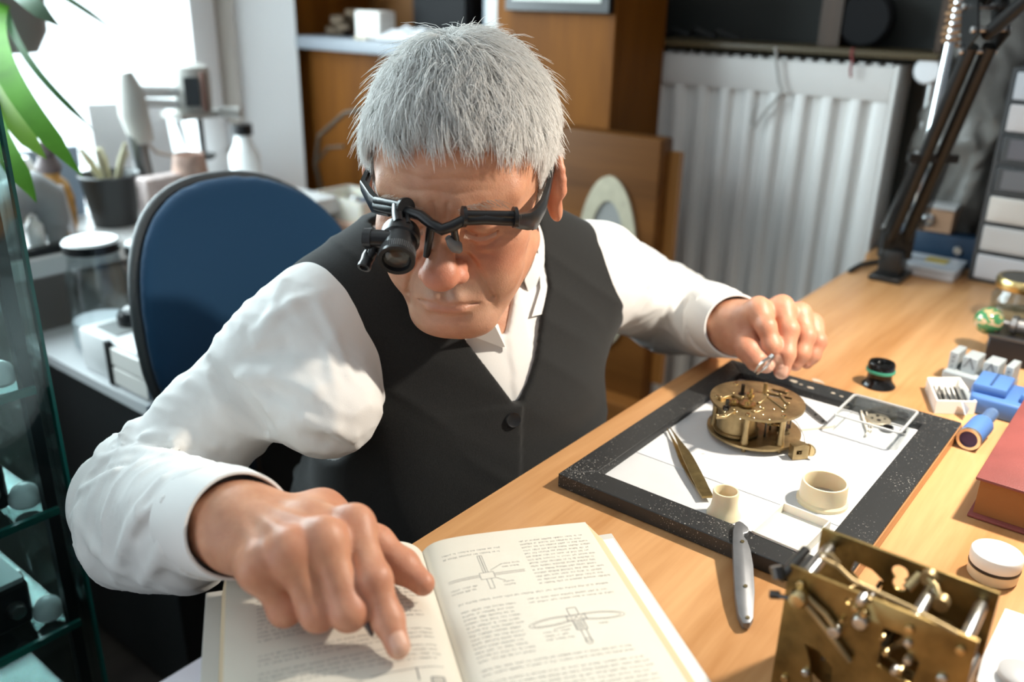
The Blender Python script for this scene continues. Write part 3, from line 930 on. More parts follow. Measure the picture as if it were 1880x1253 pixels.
    kk = (np.arange(K - 1) * 3)[None, :, None, None]
    j = np.array([[0, 1, 4, 3], [1, 2, 5, 4], [2, 0, 3, 5]])[None, None]
    faces = (base + kk + j).reshape(-1, 4)
    hm = mesh_np('hair', verts, faces)
    tone = np.repeat(np.clip(.5 + .28 * cl[ci, 1] + .25 * rng.normal(size=n), 0, 1), K * 3)
    point_attr(hm, 'tone', tone)
    M = bpy.data.materials.new('white_hair'); M.use_nodes = True
    nt = M.node_tree; b_ = nt.nodes['Principled BSDF']
    at_ = nt.nodes.new('ShaderNodeAttribute'); at_.attribute_name = 'tone'
    rp = nt.nodes.new('ShaderNodeValToRGB')
    rp.color_ramp.elements[0].color = (.90, .895, .885, 1); rp.color_ramp.elements[1].color = (1, .995, .985, 1)
    nt.links.new(at_.outputs['Fac'], rp.inputs['Fac']); nt.links.new(rp.outputs['Color'], b_.inputs['Base Color'])
    b_.inputs['Roughness'].default_value = .5
    b_.inputs['Specular IOR Level'].default_value = .6
    tl = nt.nodes.new('ShaderNodeBsdfTranslucent'); tl.inputs['Color'].default_value = (.95, .94, .92, 1)
    mx = nt.nodes.new('ShaderNodeMixShader'); mx.inputs[0].default_value = .55
    nt.links.new(b_.outputs[0], mx.inputs[1]); nt.links.new(tl.outputs[0], mx.inputs[2])
    nt.links.new(mx.outputs[0], nt.nodes['Material Output'].inputs['Surface'])
    h = attach(link_mesh('hair', hm, M))
    # eyebrows and lashes, kept as one small piece of hair on the face
    bm = BM(); r2 = random.Random(4)
    for s in (-1, 1):
        for i in range(90):
            u = r2.random(); x = .014 + .036 * u
            y0 = -.094; zz = .0215 + .0055 * math.sin(u * 2.4) + r2.uniform(-.003, .003)
            pp = np.array([s * x, y0, zz])
            for _ in range(5): pp[1] -= hs(pp[None])[0] * -1 * -1 if False else 0
            sd = hs(pp[None])[0]; pp = pp + np.array([0, 1, 0]) * sd
            dv = np.array([s * (.6 + .5 * u), -.35, .25 - .7 * u + r2.uniform(-.3, .3)]); dv /= np.linalg.norm(dv)
            l = r2.uniform(.005, .010)
            tube(bm, [V(h2w(pp)), V(h2w(pp + dv * l * .5)), V(h2w(pp + dv * l + np.array([s * .001, .001, -.0015])))], 0, n=3, radii=[.00020, .00018, .00005])
        for i in range(44):
            u = i / 43; x = .0185 + .026 * u; zz = -.0015 - .0045 * math.sin(u * PI)
            pp = np.array([s * x, -.098, zz]); sd = hs(pp[None])[0]; pp[1] += sd
            dv = np.array([s * .25 * (u - .3), -1, -.55]); dv /= np.linalg.norm(dv); l = .0055
            tube(bm, [V(h2w(pp)), V(h2w(pp + dv * l * .6)), V(h2w(pp + dv * l + np.array([0, 0, .0008])))], 0, n=3, radii=[.0002, .00016, .00005])
    attach(obj('eyebrows', bm, mat('pale_brow_hair', (.62, .50, .41), rough=.5)))
build_hair()

# ------------------------------------------------------------------ magnifier glasses
def hpl(px, py, y0):
    """world point where a sight line meets the plane y = y0 of the head"""
    o = (CAMP - HP) @ HR; d = ray(px, py) @ HR
    return h2w(o + d * ((y0 - o[1]) / d[1]))
gl = thing('magnifier_glasses', 'black magnifier glasses with a loupe barrel over one eye, worn by the man', 'glasses', h2w((0, -.11, .015)))
GINV = Matrix.Translation(-V(gl.location))
def gpart(name, bm, m_, parent=None, **k):
    o = obj(name, bm, m_, parent or gl, **k)
    o.matrix_parent_inverse = GINV if parent is None else Matrix.Identity(4)
    return o
plas = mat('black_plastic', (.012, .012, .013), rough=.28)
plas2 = mat('dark_grey_rubber', (.05, .05, .052), rough=.45)
glass = mat('lens_glass', (.95, .97, .98), rough=.02, trans=1.0, ior=1.5)
bm = BM()
brow = [hpl(692, 378, -.080), hpl(715, 384, -.094), hpl(745, 388, -.106), hpl(772, 396, -.112), hpl(792, 412, -.117), hpl(812, 422, -.120), hpl(832, 415, -.118), hpl(852, 404, -.115), hpl(890, 402, -.111), hpl(945, 405, -.100)]
tube(bm, brow, .004, n=12, radii=[.0050, .0050, .0050, .0045, .0045, .0050, .0048, .0048, .0050, .0050])
for pr in ((brow[0], brow[2]), (brow[7], brow[9])):               # round rail above the bar
    up = HR[:, 2] * .0055 - HR[:, 1] * .001
    cyl(bm, pr[0] + up, pr[1] + up, .0036, n=16)
for i, c in enumerate((brow[2], brow[7], brow[9])):
    dv = (brow[7] - brow[9]) if i else (brow[0] - brow[2]); dv = dv / np.linalg.norm(dv)
    cyl(bm, c - dv * .0015 + HR[:, 2] * .003, c + dv * .0015 + HR[:, 2] * .003, .0088, n=20)
frame_o = gpart('frame', bm, plas)
bm = BM()
for (a, b, r1, r2) in ((brow[4], hpl(783, 470, -.112), .0040, .0030), (brow[6], hpl(838, 446, -.112), .0035, .0030)):
    cyl(bm, a, b, r1, r2, n=12)
gpart('bridge', bm, plas)
for (a, b) in ((hpl(822, 436, -.116), hpl(845, 462, -.112)),):
    bm = BM(); dv = (b - a)
    tube(bm, [a, a + dv * .35, a + dv * .7, b], 0, n=14, radii=[.0028, .0052, .0058, .0026])
    gpart('nose_pad', bm, mat('grey_silicone', (.16, .165, .17), rough=.3))
# temple arms
def temple(pts, hs_, name='temple_arm'):
    bm = BM(); prev = None
    for i, (p, (hh, tt)) in enumerate(zip(pts, hs_)):
        t = V(pts[min(i + 1, len(pts) - 1)] - pts[max(i - 1, 0)]).normalized()
        up = V(HR[:, 2]); up = (up - t * up.dot(t)).normalized(); sd = t.cross(up)
        c = V(p); ring = [bm.verts.new(c + up * (hh * a) + sd * (tt * b)) for a, b in ((1, .7), (.7, 1), (-.7, 1), (-1, .7), (-1, -.7), (-.7, -1), (.7, -1), (1, -.7))]
        if prev:
            for j in range(8): bm.faces.new((prev[j], prev[(j + 1) % 8], ring[(j + 1) % 8], ring[j]))
        else: bm.faces.new(ring[::-1])
        prev = ring
    bm.faces.new(prev)
    return gpart(name, bm, plas)
L_ = temple([hpl(945, 405, -.100), hpl(968, 406, -.090), hpl(982, 402, -.074), h2w((.0815, -.055, .010)), h2w((.0830, -.025, .012)), h2w((.084, .010, .020)), h2w((.080, .040, .004))],
            [(.0060, .0030), (.0075, .0032), (.0095, .0030), (.0070, .0026), (.0050, .0024), (.0040, .0022), (.0035, .002)])
bm = BM()                                                           # grip ridges on the temple block
a0, a1 = hpl(948, 406, -.1035), hpl(978, 406, -.083)
for i in range(9):
    c = a0 + (a1 - a0) * i / 8; w = .0045 + .004 * i / 8
    cyl(bm, c + HR[:, 2] * w, c - HR[:, 2] * w, .0009, n=6)
gpart('grip_ridges', bm, plas2, L_)
R_ = temple([hpl(715, 384, -.094), hpl(697, 379, -.082), hpl(685, 372, -.068), h2w((-.0815, -.045, .016)), h2w((-.083, -.020, .018)), h2w((-.084, .012, .022)), h2w((-.080, .040, .004))],
            [(.0062, .0030), (.0070, .0034), (.0090, .0034), (.0065, .003), (.0052, .0026), (.004, .0022), (.0035, .002)])
# loupe barrel, hung from the rail over his right eye
lc = h2w((-.0268, -.150, .0030)); bk = h2w((-.0310, -.113, .0105)); axl = (lc - bk) / np.linalg.norm(lc - bk); Ll = np.linalg.norm(lc - bk)
bm = BM()
lathe(bm, [(0, 0), (.0125, 0), (.0158, .002), (.0166, .006), (.0166, .014), (.0150, .0155), (.0150, .020), (.0142, Ll - .010), (.0142, Ll - .004), (.0152, Ll - .003), (.0152, Ll), (.0118, Ll), (.0112, Ll - .004), (0, Ll - .0045)], bk, axl, 48)
lo_b = gpart('loupe_barrel', bm, plas)
bm = BM(); x_, y_, d_ = frame_of(axl)
for i in range(56):
    a = 2 * PI * i / 56; dv = np.array(x_ * math.cos(a) + y_ * math.sin(a))
    cyl(bm, bk + axl * (Ll - .0105) + dv * .0144, bk + axl * (Ll - .0035) + dv * .0144, .00055, n=5)
gpart('knurled_ring', bm, plas2, lo_b)
bm = BM(); lathe(bm, [(0, Ll - .0012), (.004, Ll - .0014), (.008, Ll - .0022), (.0112, Ll - .0036), (.0112, Ll - .0042), (0, Ll - .0042)], bk, axl, 40)
gpart('lens', bm, glass, lo_b)
bm = BM()                                                           # hanger between rail and barrel
c0 = (brow[1] + brow[2]) / 2 + HR[:, 2] * .004; c1 = bk + axl * .010 + HR[:, 2] * .014
tube(bm, [c0, (c0 + c1) / 2 - HR[:, 1] * .002, c1], .0046, n=10)
tube(bm, [c0 + HR[:, 0] * .008, c1 + HR[:, 0] * .008], .0022, n=8)
gpart('hanger', bm, plas)
# small lamp on the side of the loupe
bm = BM()
p0 = hpl(722, 440, -.134); p1 = hpl(675, 438, -.134)
cyl(bm, p0, p1, .0072, .0078, n=24); dv = (p1 - p0) / np.linalg.norm(p1 - p0)
cyl(bm, p1 - dv * .004, p1 + dv * .0028, .0088, .0082, n=24); 
p2 = hpl(685, 462, -.138); p3 = hpl(668, 487, -.146)
tube(bm, [p1 - dv * .006, p2], .0042, n=12)
lathe(bm, [(0, -.008), (.0050, -.008), (.0056, -.004), (.0050, .002), (.0056, .004), (.0056, .007), (.0036, .0072), (.0030, .005), (0, .0048)], p3 - (p3 - p2) / np.linalg.norm(p3 - p2) * .004, (p3 - p2) * .55 + axl * np.linalg.norm(p3 - p2) * .8, 24)
tube(bm, [p2, p3], .0040, n=12)
lm = gpart('clip_lamp', bm, plas)
# ================================================================== DESK AND WHAT LIES ON IT
DZ = 0.75
def thin_glass(name, tint=(.94, .98, .97)):
    if name in MATS: return MATS[name]
    M = bpy.data.materials.new(name); M.use_nodes = True; nt = M.node_tree; N = nt.nodes; L = nt.links
    N.remove(N['Principled BSDF'])
    tr = N.new('ShaderNodeBsdfTransparent'); tr.inputs['Color'].default_value = (*tint, 1)
    gs = N.new('ShaderNodeBsdfGlossy'); gs.inputs['Roughness'].default_value = .03; gs.inputs['Color'].default_value = (.9, .95, .95, 1)
    lw = N.new('ShaderNodeLayerWeight'); lw.inputs['Blend'].default_value = .5
    pw = N.new('ShaderNodeMath'); pw.operation = 'POWER'; pw.inputs[1].default_value = 3.0; L.new(lw.outputs['Facing'], pw.inputs[0])
    fr = N.new('ShaderNodeMath'); fr.operation = 'MULTIPLY_ADD'; fr.inputs[1].default_value = .42; fr.inputs[2].default_value = .035; L.new(pw.outputs[0], fr.inputs[0])
    mx = N.new('ShaderNodeMixShader'); L.new(fr.outputs[0], mx.inputs[0]); L.new(tr.outputs[0], mx.inputs[1]); L.new(gs.outputs[0], mx.inputs[2])
    L.new(mx.outputs[0], N['Material Output'].inputs['Surface']); MATS[name] = M
    return M
glass = mat('lens_glass', (.95, .97, .98), rough=.02, trans=1.0, ior=1.5)
plas = mat('black_plastic', (.012, .012, .013), rough=.28)
def xy(px, py, z): p = at(px, py, z); return p[:2]
desk_m = wood('desk_veneer', (.42, .195, .068), (.64, .360, .165), axis=0, scale=26, rough=.34, along=.07, streak=.22)
desk = thing('desk', 'long light oak veneer desk covered with watchmaking tools', 'desk', (.66, 0, 0))
bm = BM(); rbox(bm, (.02, .005, .736), (1.96, .91, .028), .002, 1); obj('tabletop', bm, desk_m, desk)
for x in (-.90, .96):
    bm = BM(); box(bm, (x, -.02, .361), (.025, .82, .722)); obj('side_panel', bm, desk_m, desk, bevel=.001)
bm = BM(); box(bm, (.03, -.41, .45), (1.83, .02, .54)); obj('back_panel', bm, desk_m, desk)

ivory = mat('ivory_plastic', (.78, .68, .46), rough=.35, sss=.3)
brass = mat('old_brass', (.40, .30, .16), rough=.46, metal=1.0, var=.35, vscale=60, bump=.15, bscale=300)
brass2 = mat('bright_brass', (.58, .45, .24), rough=.26, metal=1.0)
dbrass = mat('dark_brass', (.27, .19, .075), rough=.40, metal=1.0, var=.5, vscale=35, bump=.2, bscale=200)
steel = mat('steel', (.60, .60, .60), rough=.28, metal=1.0)
dsteel = mat('dark_steel', (.10, .095, .09), rough=.3, metal=1.0)
clearp = thin_glass('clear_plastic', (.975, .98, .98))
white_p = mat('white_plastic', (.82, .81, .77), rough=.4)

# ---- the black-framed work board
def board_black():
    M = mat('scratched_black_paint', (.022, .023, .024), rough=.42)
    nt = M.node_tree; N = nt.nodes; L = nt.links; b = N['Principled BSDF']
    tc = N.new('ShaderNodeTexCoord')
    n1 = N.new('ShaderNodeTexNoise'); n1.inputs['Scale'].default_value = 620; n1.inputs['Detail'].default_value = 2
    n2 = N.new('ShaderNodeTexNoise'); n2.inputs['Scale'].default_value = 14; n2.inputs['Detail'].default_value = 3
    mp = N.new('ShaderNodeMapping'); mp.inputs['Scale'].default_value = (900, 60, 60); mp.inputs['Rotation'].default_value = (0, 0, .5)
    n3 = N.new('ShaderNodeTexNoise'); n3.inputs['Scale'].default_value = 1; n3.inputs['Detail'].default_value = 2
    L.new(tc.outputs['Object'], n1.inputs['Vector']); L.new(tc.outputs['Object'], n2.inputs['Vector']); L.new(tc.outputs['Object'], mp.inputs['Vector']); L.new(mp.outputs[0], n3.inputs['Vector'])
    mul = N.new('ShaderNodeMath'); mul.operation = 'MULTIPLY_ADD'; mul.inputs[1].default_value = .30
    L.new(n2.outputs['Fac'], mul.inputs[0]); L.new(n1.outputs['Fac'], mul.inputs[2])
    r1 = N.new('ShaderNodeValToRGB'); r1.color_ramp.elements[0].position = .83; r1.color_ramp.elements[1].position = .88
    L.new(mul.outputs[0], r1.inputs['Fac'])
    r3 = N.new('ShaderNodeValToRGB'); r3.color_ramp.elements[0].position = .76; r3.color_ramp.elements[1].position = .80
    L.new(n3.outputs['Fac'], r3.inputs['Fac'])
    ad = N.new('ShaderNodeMath'); ad.operation = 'MAXIMUM'; L.new(r1.outputs['Color'], ad.inputs[0]); L.new(r3.outputs['Color'], ad.inputs[1])
    mx = N.new('ShaderNodeMix'); mx.data_type = 'RGBA'; L.new(ad.outputs[0], mx.inputs['Factor'])
    mx.inputs['A'].default_value = (.022, .023, .024, 1); mx.inputs['B'].default_value = (.42, .40, .37, 1)
    L.new(mx.outputs['Result'], b.inputs['Base Color'])
    return M
blackp = board_black()
X0, X1, Y0, Y1 = .609, .983, .148, .418; IX0, IX1, IY0, IY1 = .637, .951, .180, .391
BC = np.array([.796, .283, DZ])
brd = thing('work_board', 'black wooden framed board with white panel lying on the desk', 'tray', BC)
for pts in (((X0, Y0), (X0, Y1), (IX0, IY1), (IX0, IY0)), ((X0, Y1), (X1, Y1), (IX1, IY1), (IX0, IY1)), ((X1, Y1), (X1, Y0), (IX1, IY0), (IX1, IY1)), ((X1, Y0), (X0, Y0), (IX0, IY0), (IX1, IY0))):
    bm = BM(); prism(bm, [(x - BC[0], y - BC[1]) for x, y in pts], .0005, .0150); obj('rail', bm, blackp, brd, bevel=.0007, seg=1)
bm = BM(); box(bm, (0, Y0 - BC[1] - .0006, .0068), (X1 - X0 - .002, .0012, .0120)); obj('wood_edge', bm, wood('bare_wood', (.30, .13, .05), (.50, .25, .10), axis=0), brd)
bm = BM(); box(bm, ((IX0 + IX1) / 2 - BC[0], (IY0 + IY1) / 2 - BC[1], .0033), (IX1 - IX0 + .004, IY1 - IY0 + .004, .0055)); obj('panel', bm, mat('white_board', (.62, .625, .635), rough=.32, var=.03, vscale=30), brd)
bm = BM(); box(bm, ((.7070 + IX1) / 2 - BC[0], (IY0 + IY1) / 2 - BC[1], .00635), (IX1 - .7070 - .0015, IY1 - IY0 - .0015, .0007)); obj('paper', bm, mat('white_paper', (.68, .685, .695), rough=.6), brd)
bm = BM(); rr = random.Random(3)                                    # worn blotches of bare filler on the far rail
for px, py, w in ((1457, 700, .010), (1470, 706, .004), (1487, 712, .007), (1500, 699, .012), (1530, 722, .006), (1545, 728, .004), (1560, 736, .003), (1512, 705, .003)):
    p = at(px, py, .7652) - BC; n = 9
    vs = [bm.verts.new((p[0] + w * .35 * math.cos(2 * PI * i / n) * rr.uniform(.6, 1.2), p[1] + w * .62 * math.sin(2 * PI * i / n) * rr.uniform(.6, 1.2), .01525)) for i in range(n)]
    f = bm.faces.new(vs)
    bmesh.ops.extrude_face_region(bm, geom=[f])
    for v in vs: v.co.z = .0149
obj('worn_spot', bm, mat('filler', (.48, .42, .34), rough=.7), brd)
BT = DZ + .0067                                                     # top of the paper

# ---- round clock movement
MC = at(1382, 799, BT); MR = .0485
mv = thing('clock_movement', 'round brass clock movement with open wheelwork standing on the white board', 'clock movement', MC)
RT = np.array([.623, -.782]); RT /= np.linalg.norm(RT); FRV = np.array([-.782, -.623]); FRV /= np.linalg.norm(FRV)
def mloc(px, py, z): 
    p = at(px, py, MC[2] + z); return np.array([p[0] - MC[0], p[1] - MC[1], z])
def mpart(name, bm, m_=brass, parent=mv, **k): return obj(name, bm, m_, parent, **k)
ZB, ZT, PT = .0060, .0415, .0026
bm = BM()
outer = circ(0, 0, MR, 72)
a_ = math.atan2(RT[1], RT[0])
def rotp(pts, a=a_): return [(x * math.cos(a) - y * math.sin(a), x * math.sin(a) + y * math.cos(a)) for x, y in pts]
plate_holes(bm, outer, [rotp(circ(.028, -.012, .0065, 20, .0045)), rotp(circ(-.01, .02, .003, 12))], ZB, ZB + PT)
mpart('bottom_plate', bm)
bm = BM()
plate_holes(bm, outer, [rotp([(.010, .012), (.036, .001), (.038, .006), (.013, .018)]), rotp([(.018, .024), (.034, .014), (.037, .019), (.024, .029)])], ZT - PT, ZT)
mpart('top_plate', bm)
for ang in (-2.05, -1.15, .5, 1.9, 3.0):
    c = np.array([math.cos(ang), math.sin(ang)]) * .0415; c = c[0] * RT + c[1] * -FRV
    bm = BM(); lathe(bm, [(0, 0), (.0042, 0), (.0042, .003), (.0036, .005), (.0030, .016), (.0034, .027), (.0042, .030), (.0042, ZT - ZB - 2 * PT), (0, ZT - ZB - 2 * PT)], (c[0], c[1], ZB + PT), (0, 0, 1), 20); mpart('pillar', bm)
    bm = BM(); lathe(bm, [(0, 0), (.0026, 0), (.0026, .0008), (.0022, .0014), (0, .0016)], (c[0], c[1], ZT), (0, 0, 1), 16); mpart('screw', bm, brass2)
    bm = BM(); cyl(bm, (c[0], c[1], 0), (c[0], c[1], ZB), .0022, n=12); mpart('foot', bm)
bc = -.021 * RT + .008 * FRV
bm = BM(); cyl(bm, (bc[0], bc[1], ZB + PT + .0045), (bc[0], bc[1], ZT - PT - .0015), .0205, n=48); br_ = mpart('spring_barrel', bm)
bm = BM(); gear(bm, (bc[0], bc[1], ZB + PT + .0030), .0235, 76, .0026, depth=.0014); mpart('toothed_rim', bm, brass, br_)
for (u, v_, r, t, z, sp) in ((.016, -.004, .0135, 60, .020, 5), (.006, -.020, .0110, 48, .030, 4), (.027, .006, .0095, 40, .014, 4), (.002, .014, .0120, 54, .026, 5), (.026, -.012, .0070, 26, .026, 0)):
    c = u * RT - v_ * FRV
    bm = BM(); gear(bm, (c[0], c[1], z), r, t, .0014, spokes=sp, hub=.0022); g = mpart('train_wheel', bm, brass2 if sp else dsteel)
    bm = BM(); cyl(bm, (c[0], c[1], ZB + PT), (c[0], c[1], ZT - PT), .0011, n=10); cyl(bm, (c[0], c[1], z + .003), (c[0], c[1], z + .010), .0028, n=14); mpart('arbor', bm, dsteel, g)
# escapement cage and click work at the right-hand side
bm = BM()
for k in range(5):
    a = 2 * PI * k / 5; c = (.031 * RT + .002 * FRV); q = c + .0062 * np.array([math.cos(a), math.sin(a)])
    cyl(bm, (q[0], q[1], .012), (q[0], q[1], .036), .0007, n=6)
c = (.031 * RT + .002 * FRV); cyl(bm, (c[0], c[1], .0355), (c[0], c[1], .0365), .0072, n=20); cyl(bm, (c[0], c[1], .0115), (c[0], c[1], .0125), .0072, n=20)
mpart('lantern_pinion', bm, dsteel)
# work on the top plate
for px, py, h, r in ((1362, 727, .013, .0017), (1334, 752, .011, .0018)):
    c = mloc(px, py, ZT); bm = BM(); box(bm, (c[0], c[1], ZT + h / 2), (.0036, .0036, h), Euler((0, 0, .5))); cyl(bm, (c[0], c[1], ZT), (c[0], c[1], ZT + .003), .0040, n=16); mpart('winding_arbor', bm, dsteel)
for px, py, r, t in ((1372, 741, .0090, 40), (1347, 738, .0062, 26)):
    c = mloc(px, py, ZT + .003); bm = BM(); gear(bm, (c[0], c[1], ZT + .0028), r, t, .0016, hub=.002); cyl(bm, (c[0], c[1], ZT), (c[0], c[1], ZT + .006), .0026, n=14); mpart('ratchet_wheel', bm, brass2)
c = mloc(1377, 735, ZT); bm = BM(); cyl(bm, (c[0], c[1], ZT), (c[0], c[1], ZT + .0135), .0021, .0017, n=12); cyl(bm, (c[0], c[1], ZT + .004), (c[0], c[1], ZT + .0075), .0040, n=16); mpart('centre_post', bm, brass2)
c = mloc(1404, 722, ZT); bm = BM(); cyl(bm, (c[0], c[1], ZT), (c[0], c[1], ZT + .0115), .0023, n=12); mpart('centre_post', bm, brass)
for pxs, w, h in (([(1322, 735), (1345, 728), (1362, 735)], .0046, .0035), ([(1316, 768), (1330, 768), (1346, 758)], .0050, .0030), ([(1392, 742), (1408, 728), (1440, 752)], .0032, .0014), ([(1408, 722), (1432, 727), (1447, 744)], .0030, .0020), ([(1384, 757), (1400, 752)], .0050, .0010)):
    bm = BM(); P_ = [mloc(px, py, ZT) for px, py in pxs]
    for A_, B_ in zip(P_[:-1], P_[1:]):
        dv = B_ - A_; box(bm, (A_ + B_) / 2 + np.array([0, 0, h / 2]), (np.linalg.norm(dv) + w * .5, w, h), Euler((0, 0, math.atan2(dv[1], dv[0]))))
    for p in P_: cyl(bm, p + np.array([0, 0, h]), p + np.array([0, 0, h + .0012]), .0016, n=12)
    mpart('bridge', bm, brass, bevel=.0004, seg=1)
for px, py in ((1330, 757), (1358, 770), (1384, 768), (1400, 762), (1420, 752), (1440, 745), (1436, 756), (1372, 760), (1395, 748), (1352, 757), (1412, 771)):
    c = mloc(px, py, ZT); bm = BM(); lathe(bm, [(0, 0), (.0013, 0), (.0013, .0006), (.0008, .0010), (0, .0010)], (c[0], c[1], ZT), (0, 0, 1), 12); mpart('screw', bm, brass2)
# suspension bracket pointing at the viewer's right
b0 = mloc(1448, 815, ZB); b1 = mloc(1466, 832, ZB)
bm = BM(); dv = b1 - b0; an = math.atan2(dv[1], dv[0]) + .35
box(bm, b0 + dv * .35 + np.array([0, 0, .001]), (.030, .013, .003), Euler((0, 0, an)))
brk = mpart('bracket', bm, brass, bevel=.0005)
bm = BM(); R2 = Matrix.Translation(V(b1 + np.array([0, 0, .0025]))) @ Matrix.Rotation(an + 1.2, 4, 'Z') @ Matrix.Rotation(PI / 2, 4, 'X')
plate_holes(bm, [(-.0085, -.0075), (.0085, -.0075), (.0085, .0065), (.002, .0090), (-.0085, .0070)], [[(-.005, -.002), (.001, -.002), (.001, .0025), (-.005, .0025)]], -.0045, .0045, R2)
mpart('slotted_block', bm, brass, brk)
bm = BM(); gear(bm, b1 + np.array([RT[0], RT[1], 0]) * .0105 + np.array([0, 0, .0035]), .0070, 22, .0022, depth=.0012, axis_rot=Euler((PI / 2, 0, an + .3))); mpart('rating_wheel', bm, brass2, brk)
bm = BM(); pts = [mloc(1444, 762, ZT - .004), mloc(1462, 775, .030), mloc(1476, 800, .018), mloc(1478, 825, .006)]; tube(bm, pts, .00035, n=6); mpart('suspension_wire', bm, dsteel)

# ---- tools on the board
def blade(name, label, cat, A, B, widths, th, m_, zoff=0.0, two=False, part='blade'):
    """a tapered strip from A to B; widths sampled along its length"""
    A, B = np.array(A), np.array(B); L_ = np.linalg.norm(B - A)
    t = thing(name, label, cat, (A + B) / 2); d = (B - A) / L_
    s = np.cross([0, 0, 1.0], d); s /= np.linalg.norm(s); up = np.cross(d, s)
    k = len(widths)
    for lay in ((0, 1) if two else (0,)):
        bm = BM(); rows = []
        for i, w in enumerate(widths):
            f = i / (k - 1); c = (f - .5) * L_ * d
            gap = (.0032 * math.sin(min(f * 1.15, 1) * PI) + .0006 if two else 0) * (1 if lay else -1)
            side = s * (.0016 * (1 - f) ** 2 * (1 if lay else -1)) if two else 0
            rows.append([bm.verts.new(V(c + side + s * (w / 2 * a) + up * (gap + th * b))) for a, b in ((-1, -.5), (1, -.5), (1, .5), (-1, .5))])
        for P_, Q_ in zip(rows[:-1], rows[1:]):
            for j in range(4): bm.faces.new((P_[j], P_[(j + 1) % 4], Q_[(j + 1) % 4], Q_[j]))
        bm.faces.new(rows[0][::-1]); bm.faces.new(rows[-1])
        obj(part, bm, m_, t, smooth=False)
    return t
blade('tweezers', 'brass tweezers lying open on white board beside the round movement', 'tweezers', at(1228, 787, BT + .0050), at(1299, 913, BT + .0050), [.0008, .0014, .0030, .0055, .0085, .0105, .0110, .0115, .0118, .0112, .0104], .0012, mat('tweezer_brass', (.42, .31, .14), rough=.38, metal=1.0, var=.2, vscale=120), two=True)
st = blade('steel_strip', 'flat grey steel strip with two holes pointing away from round movement', 'tool', at(1441, 716, BT + .001), at(1514, 778, BT + .001), [.006, .0095, .0100, .0100, .0100, .0100, .0080], .0014, mat('grey_steel', (.33, .32, .31), rough=.42, metal=1.0, var=.2, vscale=150))
bm = BM()
for f in (.28, .46):
    cyl(bm, (f * (at(1514, 778, BT) - at(1441, 716, BT))) + np.array([0, 0, .0008]), (f * (at(1514, 778, BT) - at(1441, 716, BT))) + np.array([0, 0, .0016]), .0016, n=14)
obj('rivet', bm, dsteel, st)
blade('pegwood_stick', 'thin pale wooden stick pointing from round movement to clear box', 'stick', at(1458, 791, BT + .0016), at(1533, 783, BT + .0016), [.0018, .0026, .0026, .0026, .0014], .0026, mat('pale_wood', (.72, .66, .55), rough=.6))

# ---- ivory loupe cups and tray
c = at(1328, 945, BT)
sm = thing('eyepiece', 'small ivory eyepiece cup standing beside brass tweezers', 'eyepiece', c)
bm = BM(); lathe(bm, [(.0152, 0), (.0150, .0015), (.0125, .006), (.0112, .014), (.0116, .0235), (.0112, .0246), (.0098, .0246), (.0090, .022), (.0092, .014), (.0108, .005), (.0128, .0005)], (0, 0, 0), (0, 0, 1), 56, close=True); obj('cup', bm, ivory, sm)
bm = BM(); lathe(bm, [(0, .002), (.0100, .002), (.0102, .0034), (0, .0038)], (0, 0, 0), (0, 0, 1), 40); obj('lens', bm, glass, sm)
c = at(1509, 921, BT)
lg = thing('eyepiece', 'large wide ivory eyepiece ring standing near white tray', 'eyepiece', c)
bm = BM(); lathe(bm, [(.0232, 0), (.0232, .003), (.0212, .005), (.0206, .020), (.0202, .0215), (.0184, .0215), (.0180, .020), (.0184, .004), (.0200, 0)], (0, 0, 0), (0, 0, 1), 64, close=True); obj('ring', bm, ivory, lg)
bm = BM(); lathe(bm, [(0, .003), (.0184, .003), (.0184, .0042), (.010, .0058), (0, .0062)], (0, 0, 0), (0, 0, 1), 48); obj('lens', bm, glass, lg)
bm = BM(); w0 = at(1468, 905, BT + .003) - c; w1 = at(1464, 918, BT + .0015) - c; w2 = at(1482, 926, BT + .0015) - c
tube(bm, [w0 * .82 + np.array([0, 0, .004]), w0, w1, w2, w2 * .9], .0009, n=8); obj('wire_loop', bm, mat('pale_wire', (.7, .69, .66), rough=.4), lg)
A_ = [at(1376, 972, BT + .010), at(1428, 917, BT + .010), at(1527, 964, BT + .010), at(1467, 1010, BT + .010)]
cc = (A_[0] + A_[2]) / 2; ax_ = (A_[3] - A_[0]); hx = np.linalg.norm(ax_) / 2; ay_ = (A_[1] - A_[0]); hy = np.linalg.norm(ay_) / 2
trz = math.atan2(ax_[1], ax_[0])
ty = thing('parts_tray', 'shallow square milky plastic tray at the near edge of white board', 'tray', (cc[0] + .002, cc[1], BT), trz)
milky = mat('milky_plastic', (.80, .77, .68), rough=.3, sss=.2)
bm = BM(); box(bm, (0, 0, .0012), (2 * hx - .001, 2 * hy - .001, .0020)); obj('base', bm, milky, ty)
bm = BM(); th = .0016
loop = [(-hx, -hy), (hx, -hy), (hx, hy), (-hx, hy)]; inn = [(-hx + th, -hy + th), (hx - th, -hy + th), (hx - th, hy - th), (-hx + th, hy - th)]
plate_holes(bm, loop, [inn], .0002, .0105); obj('rim', bm, milky, ty, bevel=.0004, seg=1)

